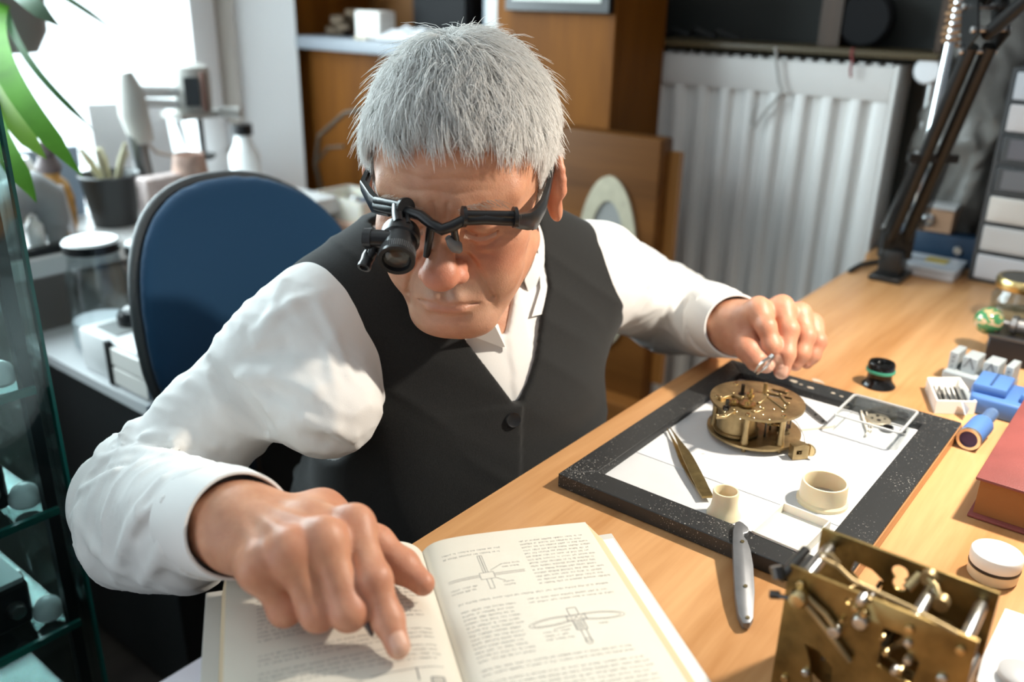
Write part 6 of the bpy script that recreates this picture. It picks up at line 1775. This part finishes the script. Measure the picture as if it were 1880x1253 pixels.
fpn = mat('frosted_panel', (.55, .545, .56), rough=.4)
def upright(name, pxs, y, th, label, cat, m_, lean=0.0):
    """flat upright sheet whose corners are seen at pxs, standing on the sill at depth y"""
    P_ = [aty(px, py, y) for px, py in pxs]
    zmin = min(p[2] for p in P_)
    o = BM(); A = [o.verts.new((p[0], y, max(p[2], SILL) if abs(p[2] - zmin) > .02 else SILL + .0005)) for p in P_]
    B = [o.verts.new((v.co.x, y + th, v.co.z)) for v in A]
    o.faces.new(A); o.faces.new(B[::-1])
    for i in range(len(A)): o.faces.new((A[i], A[(i + 1) % len(A)], B[(i + 1) % len(A)], B[i]))
    return setp(obj(name, o, m_, None), label, cat)
upright('frosted_sheet', ((160, 192), (235, 190), (262, 452), (205, 452)), 1.86, .006, 'pale grey upright panel left of the drill column', 'panel', fpn)
upright('frosted_sheet', ((250, 192), (300, 190), (345, 452), (275, 452)), 1.86, .006, 'pale grey upright panel right of the drill column', 'panel', fpn)
upright('blue_card', ((36, 280), (142, 268), (168, 452), (66, 452)), 1.84, .004, 'blue-grey card leaning upright behind the golden jar on sill', 'card', mat('blue_grey_card', (.22, .28, .36), rough=.6))
p = aty(212, 400, 1.72); pt_ = thing('plant_pot', 'dark grey pot with pale stalks on the window sill', 'pot', (p[0], 1.72, SILL + .0005))
bm = BM(); lathe(bm, [(0, 0), (.042, 0), (.056, .095), (.060, .10), (.057, .103), (.052, .096), (.040, .02), (0, .018)], (0, 0, 0), (0, 0, 1), 44); obj('pot', bm, mat('dark_pot', (.045, .047, .048), rough=.35), pt_)
bm = BM(); lathe(bm, [(0, .085), (.050, .085), (0, .090)], (0, 0, 0), (0, 0, 1), 30); obj('soil', bm, mat('soil', (.06, .045, .035), rough=.9), pt_)
for i in range(5):
    a = i * 1.3; bm = BM(); tube(bm, [(.015 * math.cos(a), .015 * math.sin(a), .085), (.03 * math.cos(a), .03 * math.sin(a), .125), (.045 * math.cos(a), .045 * math.sin(a), .14 + .006 * i)], 0, n=8, radii=[.006, .008, .004]); obj('stalk', bm, mat('pale_stalk', (.45, .42, .28), rough=.6), pt_)
p = aty(103, 390, 1.72); gj = thing('golden_jar', 'golden brown patterned jar with dark stopper on the window sill', 'jar', (p[0], 1.72, SILL + .0005))
bm = BM(); lathe(bm, [(0, 0), (.030, 0), (.036, .02), (.037, .07), (.030, .10), (.018, .112), (.018, .12), (0, .12)], (0, 0, 0), (0, 0, 1), 36); obj('body', bm, mat('gold_brown', (.42, .22, .06), rough=.35, var=.6, vscale=45), gj)
bm = BM(); lathe(bm, [(0, .12), (.020, .12), (.024, .13), (.014, .15), (.020, .16), (.012, .178), (0, .18)], (0, 0, 0), (0, 0, 1), 24); obj('stopper', bm, mat('stopper_brown', (.12, .09, .09), rough=.5), gj)
p = aty(130, 395, 1.68); o = BM(); tube(o, [(0, 0, .004), (-.010, .004, .10)], .006, n=12); setp(obj('grey_rod', o, fpn, None, loc=(p[0], 1.68, SILL + .001)), 'short pale grey rod leaning between golden jar and dark pot', 'rod')
p = aty(60, 420, 1.66)
def arch(P):
    q = P; d = chain(q, [(-.040, 0, .012), (-.040, 0, .060), (-.022, 0, .095), (.008, 0, .104), (.034, 0, .085), (.040, 0, .050), (.040, 0, .012)], [.020, .022, .028, .030, .026, .022, .020], .02)
    d = smin(d, rc(q, (-.045, -.02, .085), (-.062, -.03, .020), .018, .008), .02)
    return np.maximum(d, -q[:, 2])
v, f = surface(arch, (-.11, -.07, -.01), (.09, .06, .15), .004); o = link_mesh('figurine', mesh_np('figurine', v, f), mat('stone_grey', (.24, .25, .26), rough=.6)); o.location = (p[0], 1.66, SILL + .001)
setp(o, 'grey arched stone figurine at left end of the window sill', 'figurine')
o = BM(); lathe(o, [(0, 0), (.014, 0), (.015, .004), (.015, .040), (.007, .050), (.007, .060), (0, .060)], (0, 0, 0), (0, 0, 1), 24); setp(obj('white_bottle', o, mat('white_bottle', (.80, .82, .82), rough=.3), None, loc=(p[0] + .002, 1.657, SILL + .001)), 'little white bottle standing under the grey arched figurine', 'bottle')
p = aty(22, 385, 1.84); o = BM(); lathe(o, [(0, 0), (.055, 0), (.060, .02), (.058, .11), (.045, .135), (0, .14)], (0, 0, 0), (0, 0, 1), 36); setp(obj('white_canister', o, mat('white_can', (.72, .74, .75), rough=.35), None, loc=(p[0], 1.84, SILL + .001)), 'pale white canister behind the grey figurine at left end of sill', 'canister')
p = aty(80, 492, 1.60); sbx('black_strip', (p[0] - .12, 1.597, SILL + .0005), (p[0] + .10, 1.618, SILL + .014), blk, None); setp(bpy.data.objects['black_strip'], 'flat black strip lying along the front of window sill', 'strip')
for k, (px, py, nm, lb, col_) in enumerate(((350, 322, 'copper_bowl', 'small reddish copper bowl behind top of blue chair', (.50, .34, .28)), (300, 372, 'pink_box', 'pinkish striped packet on sill left of blue chair top', (.60, .50, .48)))):
    p = aty(px, py, 1.64); o = BM()
    if k == 0: lathe(o, [(0, 0), (.018, 0), (.034, .03), (.036, .10), (.030, .135), (.026, .10), (0, .05)], (0, 0, 0), (0, 0, 1), 32)
    else: rbox(o, (0, 0, .05), (.09, .04, .10), .004, 1)
    setp(obj(nm, o, mat(nm + '_m', col_, rough=.4, var=.35, vscale=40), None, loc=(p[0], 1.64, SILL + .001)), lb, 'bowl' if k == 0 else 'packet')
p = aty(452, 318, 1.86); bt = thing('white_bottle', 'white bottle with black cap at right end of the window sill', 'bottle', (p[0], 1.86, SILL + .001))
bm = BM(); lathe(bm, [(0, 0), (.035, 0), (.037, .01), (.037, .07), (.022, .10), (.018, .12), (0, .12)], (0, 0, 0), (0, 0, 1), 32); obj('body', bm, mat('white_bottle', (.8, .8, .8)), bt)
bm = BM(); cyl(bm, (0, 0, .12), (0, 0, .145), .024, n=24); obj('cap', bm, plas, bt)
p = aty(428, 248, WY + .012); o = BM(); lathe(o, [(0, 0), (.034, 0), (.036, .006), (.028, .014), (0, .016)], (0, 0, 0), (-.65, -.76, 0), 32); setp(obj('wall_socket', o, mat('socket_white', (.74, .75, .77), rough=.3), None, loc=(p[0] + .004, WY + .055 - (p[0] + .004 - 1.345) * 1.151 - .002, p[2])), 'round pale socket cover on the wall right of the drill', 'socket')

# ---- hanging spider plant at the top left
hp = atd(8, 22, 1.45); sp = thing('spider_plant', 'spider plant with long green leaves hanging before the window', 'plant', hp)
bm = BM(); lathe(bm, [(0, -.065), (.040, -.062), (.058, -.03), (.062, .02), (.060, .055), (.055, .055), (.055, .02), (0, .015)], (0, 0, 0), (0, 0, 1), 40); obj('pot', bm, mat('taupe_pot', (.27, .24, .22), rough=.6, bump=.2, bscale=200), sp)
bm = BM()
for a in (0, 2.1, 4.2): tube(bm, [(.058 * math.cos(a), .058 * math.sin(a), .05), (0, 0, .45)], .0012, n=5)
cyl(bm, (0, 0, .45), (0, 0, 2.6 - hp[2] - .0005), .0015, n=6); obj('hanger', bm, steel, sp)
leafm = mat('leaf_green', (.115, .34, .035), rough=.6, spec=.2, var=.25, vscale=12, stretch=(1, 1, 1))
leafd = mat('leaf_dark_green', (.06, .17, .06), rough=.4)
def leaf(pts, w, m_, name='leaf'):
    P_ = [V(p) for p in pts]; bm = BM(); n = 16; rows = []
    def bez(t):
        k = len(P_) - 1; q = Vector((0, 0, 0))
        for i, p in enumerate(P_): q += p * (math.comb(k, i) * t ** i * (1 - t) ** (k - i))
        return q
    for i in range(n + 1):
        t = i / n; c = bez(t); d = (bez(min(1, t + .02)) - bez(max(0, t - .02))).normalized()
        tocam = (V(CAMP) - (c + V(hp))).normalized(); s = d.cross(tocam).normalized(); nn = s.cross(d)
        ww = w * (1 - .45 * t) * min(1, (1 - t) * 5 + .04)
        rows.append([bm.verts.new(c + s * ww * .5 * a + nn * (.0025 * (1 - abs(a)) * -1 + z)) for a, z in ((-1, 0), (0, 0), (1, 0), (0, .0012))])
    for A, B in zip(rows[:-1], rows[1:]):
        for j in range(4): bm.faces.new((A[j], A[(j + 1) % 4], B[(j + 1) % 4], B[j]))
    return obj(name, bm, m_, sp)
def lp(px, py, d): return atd(px, py, d) - hp
leaf([np.array([0, 0, .03]), lp(-60, 80, 1.15), lp(60, 215, 1.12), lp(152, 325, 1.15)], .038, leafm)
leaf([np.array([0, 0, .03]), lp(-90, 130, 1.18), lp(40, 240, 1.16), lp(85, 292, 1.17)], .036, mat('leaf_light_green', (.24, .42, .05), rough=.4))
leaf([np.array([0, 0, .03]), lp(-110, 180, 1.14), lp(30, 290, 1.10), lp(67, 372, 1.12)], .040, leafm)
leaf([np.array([0, 0, .03]), lp(20, 100, 1.25), lp(90, 160, 1.25), lp(175, 242, 1.3)], .012, leafd)
leaf([np.array([0, 0, .05]), lp(40, -60, 1.3), lp(120, -10, 1.3), lp(215, 60, 1.35)], .010, leafd)
leaf([np.array([0, 0, .05]), lp(0, -60, 1.25), lp(40, 0, 1.2), lp(110, 48, 1.25)], .034, mat('leaf_grey_green', (.16, .25, .17), rough=.45))
leaf([np.array([0, 0, .05]), lp(60, -80, 1.4), lp(20, 0, 1.4), lp(90, 40, 1.45)], .012, leafd)

# ---- black balanced-arm lamp
la = thing('desk_lamp', 'black jointed-arm desk lamp clamped at far end of the desk', 'lamp', (1.535, .388, DZ))
ll = np.array(la.location); blm = mat('lamp_black', (.012, .012, .012), rough=.35)
bm = BM(); rbox(bm, (0, 0, .0052), (.075, .052, .010), .002, 1); obj('base_plate', bm, blm, la)
sbx('base_block', (-.022, -.018, .010), (.022, .018, .052), blm, la, .003)
E0 = np.array([0, 0, .062]); E1 = atd(1806, 72, 1.20) - ll
u = (E1 - E0) / np.linalg.norm(E1 - E0); sd = np.array([.62, -.78, 0]); sd = sd - u * (sd @ u); sd /= np.linalg.norm(sd)
for s in (-1, 1):
    bm = BM(); cyl(bm, E0 + sd * .013 * s, E1 + sd * .013 * s - u * .01, .0100, n=16); obj('lower_arm', bm, blm, la)
for s in (-1, 1):
    bm = BM(); n = 150; a = E0 + sd * .030 * s + u * .03; b = E0 + sd * .024 * s + u * .17; x_, y_, d_ = frame_of(u)
    tube(bm, [a + (b - a) * i / n + (np.array(x_) * math.cos(i * 1.05) + np.array(y_) * math.sin(i * 1.05)) * .0045 for i in range(n + 1)], .0011, n=5); obj('spring', bm, dsteel, la)
bm = BM(); c = E0 + u * .175; box(bm, c, (.012, .075, .012), Euler((0, 0, math.atan2(sd[1], sd[0]) - PI / 2))); obj('spring_bar', bm, blm, la)
bm = BM(); box(bm, E0 - np.array([0, 0, .004]), (.02, .05, .045), Euler((0, 0, math.atan2(sd[1], sd[0]) - PI / 2))); obj('foot_hinge', bm, blm, la)
LH0 = np.array([.98, -.02, 1.30]); F1 = LH0 + np.array([.03, .02, .10]) - ll
u2 = (F1 - E1) / np.linalg.norm(F1 - E1); up_ = np.array([0, 0, 1.0]) - u2 * u2[2]; up_ /= np.linalg.norm(up_)
bm = BM(); mt = Matrix.Identity(4)
for s in (-1, 1):
    o1 = sd * .020 * s
    q = [E1 + o1 - u * .028, E1 + o1 + up_ * .060 - u2 * .012, E1 + o1 + up_ * .060 + u2 * .030, E1 + o1 + u2 * .034 - u * .010]
    A = [bm.verts.new(V(p - sd * .0015)) for p in q]; B = [bm.verts.new(V(p + sd * .0015)) for p in q]
    bm.faces.new(A); bm.faces.new(B[::-1])
    for i in range(4): bm.faces.new((A[i], A[(i + 1) % 4], B[(i + 1) % 4], B[i]))
obj('elbow_plate', bm, blm, la)
cdir = (CAMP - ll - E1); cdir /= np.linalg.norm(cdir)
for dq in (-u * .018, up_ * .048 - u2 * .002, u2 * .020 + up_ * .004):
    bm = BM(); c = E1 + dq; cyl(bm, c - sd * .024, c + sd * .024, .0042, n=16); lathe(bm, [(0, 0), (.0050, 0), (.0045, .003), (0, .004)], c - sd * .024, -sd, 16); obj('bolt', bm, steel, la)
for s, off in ((-1, .002), (1, .052)):
    bm = BM(); cyl(bm, E1 + u2 * .010 + up_ * off, F1 + up_ * off * .8, .0095, n=16); obj('upper_arm', bm, blm, la)
bm = BM(); a = E1 + u2 * .0 + up_ * .068; b = E1 + u2 * .20 + up_ * .064; x_, y_, d_ = frame_of(u2); n = 170
tube(bm, [a + (b - a) * i / n + (np.array(x_) * math.cos(i * 1.05) + np.array(y_) * math.sin(i * 1.05)) * .0050 for i in range(n + 1)], .0012, n=5); obj('spring', bm, dsteel, la)
hd_ = LH0 - ll; dn = np.array([-.25, .35, -.9]); dn /= np.linalg.norm(dn)
bm = BM(); lathe(bm, [(.070, .012), (.068, -.02), (.050, -.07), (.026, -.10), (.022, -.13), (0, -.135), (0, -.130), (.020, -.127), (.023, -.098), (.047, -.068), (.064, -.02), (.067, .012)], hd_, dn, 48); obj('lamp_shade', bm, blm, la)
bm = BM(); tube(bm, [F1, F1 * .4 + (hd_ - dn * .10) * .6 + np.array([0, 0, .01]), hd_ - dn * .10], .008, n=10); obj('head_joint', bm, blm, la)
o = BM(); tube(o, [V(p) for p in ((1.50, .375, DZ + .0045), (1.46, .44, DZ + .0045), (1.40, .458, DZ + .0048), (1.28, .452, DZ + .0045))], .0038, n=8)
o.free()
cd = BM(); tube(cd, [V(at(x, y, DZ + .0045)) for x, y in ((1642, 474), (1622, 478), (1600, 482), (1580, 486), (1560, 498))], .004, n=8)
setp(obj('power_cord', cd, mat('black_cable', (.01, .01, .01)), None), 'black power cord running from lamp base along desk edge', 'cord')
rod = thing('chrome_rod', 'slim chrome rod with twine wound round its top behind lamp arm', 'rod', atx(1660, 470, 1.60) * np.array([1, 1, 0]) + np.array([0, 0, DZ + .0005]))
rl = np.array(rod.location); R0 = np.array([0, 0, .004]); R1 = atx(1768, -30, 1.62) - rl
bm = BM(); cyl(bm, R0, R1, .0085, n=20); obj('tube', bm, mat('chrome', (.75, .78, .80), rough=.12, metal=1.0), rod)
bm = BM(); cyl(bm, (0, 0, 0), (0, 0, .006), .022, n=24); obj('foot', bm, steel, rod)
bm = BM(); n = 90; a = R0 + (R1 - R0) * .80; b = R1; x_, y_, d_ = frame_of(R1 - R0)
tube(bm, [a + (b - a) * i / n + (np.array(x_) * math.cos(i * .62) + np.array(y_) * math.sin(i * .62)) * (.0115 + .003 * math.sin(i * 2.1)) for i in range(n + 1)], .0034, n=6); obj('twine', bm, mat('brown_twine', (.30, .17, .09), rough=.9), rod)

# ---- drawer tower at the right
DXf = 1.615; dtw = thing('drawer_tower', 'grey tower of seven small plastic drawers at right end of desk', 'organiser', (1.68, .19, DZ))
dl2 = np.array(dtw.location); drm = mat('tower_grey', (.055, .060, .064), rough=.45)
def dz_(py, px=1840): return atx(px, py, DXf)[2] - DZ
zs = [0.0] + [.0485 * k + .004 for k in range(1, 8)]
bm = BM()
for lo, hi in (((-.065, .088, .0005), (.085, .094, .346)), ((-.065, -.094, .0005), (.085, -.088, .346)), ((.079, -.088, .0005), (.085, .088, .346))):
    lo, hi = np.array(lo), np.array(hi); box(bm, (lo + hi) / 2, hi - lo)
for k in range(8):
    z = .003 + .0487 * k; box(bm, (.010, 0, z), (.150, .176, .0045))
obj('housing', bm, drm, dtw)
clr = (( .58, .58, .60), (.56, .55, .54), (.60, .57, .53), (.13, .135, .145), (.115, .115, .13), (.50, .48, .48), (.46, .48, .51))
for k in range(7):
    z = .0062 + .0487 * k
    m_ = mat('drawer_tint_%s' % 'abcdefg'[k], clr[k], rough=.35)
    bm = BM(); box(bm, (-.066, 0, z + .0210), (.004, .172, .0410)); d_ = obj('drawer', bm, drm if k in (3, 4) else m_, dtw, bevel=.0012, seg=1)
    if k == 4:
        pass
    bm = BM(); box(bm, (-.0689, 0.0, z + .0215), (.0016, .150, .0300)); obj('label_window', bm, m_, d_)
    bm = BM(); box(bm, (-.076, -.02, z + .0068), (.016, .05, .004)); obj('handle', bm, drm, d_)
# ---- glass jar with a golden lid
gj2 = thing('glass_jar', 'glass jar with golden screw lid in front of drawer tower', 'jar', (1.400, .172, DZ))
bm = BM(); r, h = .0385, .062
lathe(bm, [(0, .0006), (r * .9, .0006), (r, .006), (r, h * .78), (r * .86, h * .92), (r * .84, h), (r * .79, h), (r * .80, h * .90), (r * .94, h * .76), (r * .94, .010), (r * .84, .005), (0, .005)], (0, 0, 0), (0, 0, 1), 48); obj('glass', bm, jg, gj2)
bm = BM(); lathe(bm, [(r * .80, h - .001), (r * .93, h - .001), (r * .96, h + .002), (r * .96, h + .012), (r * .90, h + .015), (r * .80, h + .0145)], (0, 0, 0), (0, 0, 1), 48, close=True); ld_ = obj('lid', bm, mat('gold_lid', (.55, .42, .18), rough=.28, metal=1.0), gj2)
bm = BM(); lathe(bm, [(0, h + .012), (r * .80, h + .012), (r * .80, h + .0145), (0, h + .0145)], (0, 0, 0), (0, 0, 1), 40); obj('lid_top', bm, mat('dark_lid_top', (.05, .05, .045), rough=.35), ld_)
bm = BM(); lathe(bm, [(0, .006), (r * .82, .006), (r * .92, .012), (r * .92, .026), (0, .028)], (0, 0, 0), (0, 0, 1), 36); obj('contents', bm, mat('brown_contents', (.30, .20, .10), rough=.8, var=.3, vscale=90), gj2)
# ---- black stand with a chucked tool and green marbled ball
st_ = thing('black_stand', 'low black metal stand in front of glass jar', 'stand', (1.275, .118, DZ))
sbx('body', (-.040, -.062, .0003), (.040, .060, .034), mat('stand_black', (.018, .017, .019), rough=.4, metal=.3), st_, .002)
sbx('top_edge', (-.041, -.063, .034), (-.034, .061, .037), mat('worn_steel_edge', (.18, .18, .19), rough=.35, metal=.9), st_)
tl_ = thing('ball_handled_tool', 'steel chuck tool with green marbled ball handle lying on black stand', 'tool', (1.265, .150, DZ + .0345))
bm = BM(); lathe(bm, [(0, -.0185), (.006, -.0176), (.0115, -.0146), (.016, -.0092), (.0183, -.003), (.0185, 0), (.0183, .003), (.016, .0092), (.0115, .0146), (.006, .0176), (0, .0185)], (0, .036, .0112), (0, 1, 0), 40)
M = mat('green_marble', (.04, .16, .06), rough=.12, coat=.5)
nt = M.node_tree; nz = nt.nodes.new('ShaderNodeTexNoise'); nz.inputs['Scale'].default_value = 55; nz.inputs['Distortion'].default_value = 1.5
tc = nt.nodes.new('ShaderNodeTexCoord'); nt.links.new(tc.outputs['Object'], nz.inputs['Vector']); rp = nt.nodes.new('ShaderNodeValToRGB')
for pos, c in ((.0, (.03, .13, .05, 1)), (.55, (.05, .20, .08, 1)), (.62, (.55, .34, .17, 1)), (.8, (.25, .35, .40, 1))):
    e = rp.color_ramp.elements.new(pos); e.color = c
rp.color_ramp.elements.remove(rp.color_ramp.elements[0]); nt.links.new(nz.outputs['Fac'], rp.inputs['Fac']); nt.links.new(rp.outputs['Color'], nt.nodes['Principled BSDF'].inputs['Base Color'])
obj('ball', bm, M, tl_)
bm = BM(); lathe(bm, [(0, 0), (.0045, 0), (.0045, .008), (.012, .010), (.0128, .016), (.010, .018), (.010, .030), (.0128, .032), (.0128, .042), (.008, .046), (.006, .075), (0, .076)], (0, .019, .0130), (0, -1, 0), 28); obj('chuck', bm, mat('worn_steel', (.42, .40, .38), rough=.35, metal=1.0, var=.2, vscale=80), tl_)
# ---- far corner bits
pb2 = thing('flat_plastic_box', 'flat clear plastic box with yellow sticker beside lamp base', 'box', (1.615, .352, DZ))
sbx('base', (-.045, -.055, .0004), (.045, .055, .014), mat('smoky_plastic', (.45, .45, .47), rough=.25), pb2, .003)
sbx('lid', (-.046, -.056, .0142), (.046, .056, .020), mat('pale_plastic_lid', (.50, .53, .57), rough=.2), pb2, .002)
sbx('sticker', (-.005, -.030, .0200), (.030, .005, .0206), mat('yellow_sticker', (.50, .38, .10), rough=.6), pb2)
bb = thing('blue_box', 'dark blue box standing behind flat plastic box', 'box', (1.700, .365, DZ))
sbx('body', (-.022, -.085, .0004), (.022, .075, .055), mat('navy_box', (.012, .035, .07), rough=.45), bb, .003)
bm = BM(); lathe(bm, [(0, 0), (.008, 0), (.006, .003), (0, .003)], (-.0222, -.045, .030), (-1, 0, 0), 20); obj('stud', bm, steel, bb)
p = (1.697, .372, DZ + .0555); ab = thing('alarm_block', 'small tan wooden block with chrome button on top of blue box', 'block', p)
sbx('body', (-.018, -.035, .0003), (.018, .035, .042), wood('tan_wood', (.30, .17, .10), (.44, .28, .18), axis=1), ab, .002)
sbx('cover', (-.019, -.036, .0423), (.019, .036, .050), mat('pale_top', (.42, .42, .42), rough=.4), ab, .001)
bm = BM(); lathe(bm, [(0, 0), (.011, 0), (.012, .004), (.006, .009), (0, .010)], (-.0182, .008, .022), (-1, 0, 0), 24); obj('button', bm, steel, ab)
def bag(P):
    q = P - np.array([0, 0, .19], F32); d = ell(q, (0, 0, 0), (.046, .056, .20)); 
    n1 = vnoise(P * np.array([22, 16, 12]), 31); n2 = vnoise(P * np.array([40, 45, 30]) + n1[:, None] * 1.5, 12)
    return np.maximum(d - .030 * (1 - np.abs(n1)) - .014 * (1 - np.abs(n2)), -P[:, 2]) * .6
v, f = surface(bag, (-.12, -.16, -.01), (.064, .16, .55), .008)
bg_ = thing('plastic_bundle', 'crumpled grey plastic bundle behind lamp and drawer tower', 'bag', (1.790, .365, DZ + .001))
link_mesh('wrap', mesh_np('wrap', v, f), mat('grey_film', (.13, .125, .115), rough=.35, var=.4, vscale=9), bg_)
cp_ = atx(1785, 195, 1.738) - np.array(bg_.location)
bm = BM(); rbox(bm, (cp_[0], cp_[1], cp_[2]), (.010, .060, .085), .004, 1, .1); obj('brown_patch', bm, mat('brown_card', (.24, .13, .085), rough=.6), bg_)
sbx('desk_shelf', (1.6605, -.30, .722), (1.855, .470, .7495), wood('desk_veneer', (.4, .2, .1), (.6, .3, .1)), None)
setp(bpy.data.objects['desk_shelf'], 'veneered extension between far end of desk and the wall', 'shelf')
# ================================================================== LIGHT
SC.view_settings.view_transform = 'Standard'; SC.view_settings.look = 'None'
SC.view_settings.gamma = 1.0; SC.view_settings.use_curve_mapping = False
SC.view_settings.exposure = 0.0
wd = bpy.data.worlds.new('world'); SC.world = wd; wd.use_nodes = True
nt = wd.node_tree; bgn = nt.nodes['Background']
tc = nt.nodes.new('ShaderNodeTexCoord'); sx = nt.nodes.new('ShaderNodeSeparateXYZ'); nt.links.new(tc.outputs['Generated'], sx.inputs[0])
rp = nt.nodes.new('ShaderNodeMapRange'); rp.inputs['From Min'].default_value = -.1; rp.inputs['From Max'].default_value = .35; rp.inputs['To Min'].default_value = .23; rp.inputs['To Max'].default_value = 2.6
nt.links.new(sx.outputs['Y'], rp.inputs['Value']); nt.links.new(rp.outputs['Result'], bgn.inputs['Strength'])
bgn.inputs['Color'].default_value = (.86, .93, 1, 1)
def lamp(name, kind, loc, target, energy, size, color):
    d = bpy.data.lights.new(name, kind); d.energy = energy; d.color = color
    if kind == 'AREA': d.shape = 'DISK' if np.isscalar(size) else 'RECTANGLE'
    if kind == 'AREA':
        d.size = size if np.isscalar(size) else size[0]
        if not np.isscalar(size): d.size_y = size[1]
    o = bpy.data.objects.new(name, d); COL.objects.link(o); o.location = loc
    o.rotation_euler = (Vector(target) - Vector(loc)).to_track_quat('-Z', 'Y').to_euler()
    return o
# bulb inside the desk lamp's shade
lamp('lamp_bulb', 'AREA', (.9902, -.0343, 1.3368), (.7373, .3198, .4263), 11, .055, (1, .91, .78))
# daylight coming in through the window
lamp('window_daylight', 'AREA', (.40, 2.20, 1.45), (.60, .6, .9), 102, (1.8, 1.2), (.84, .93, 1))
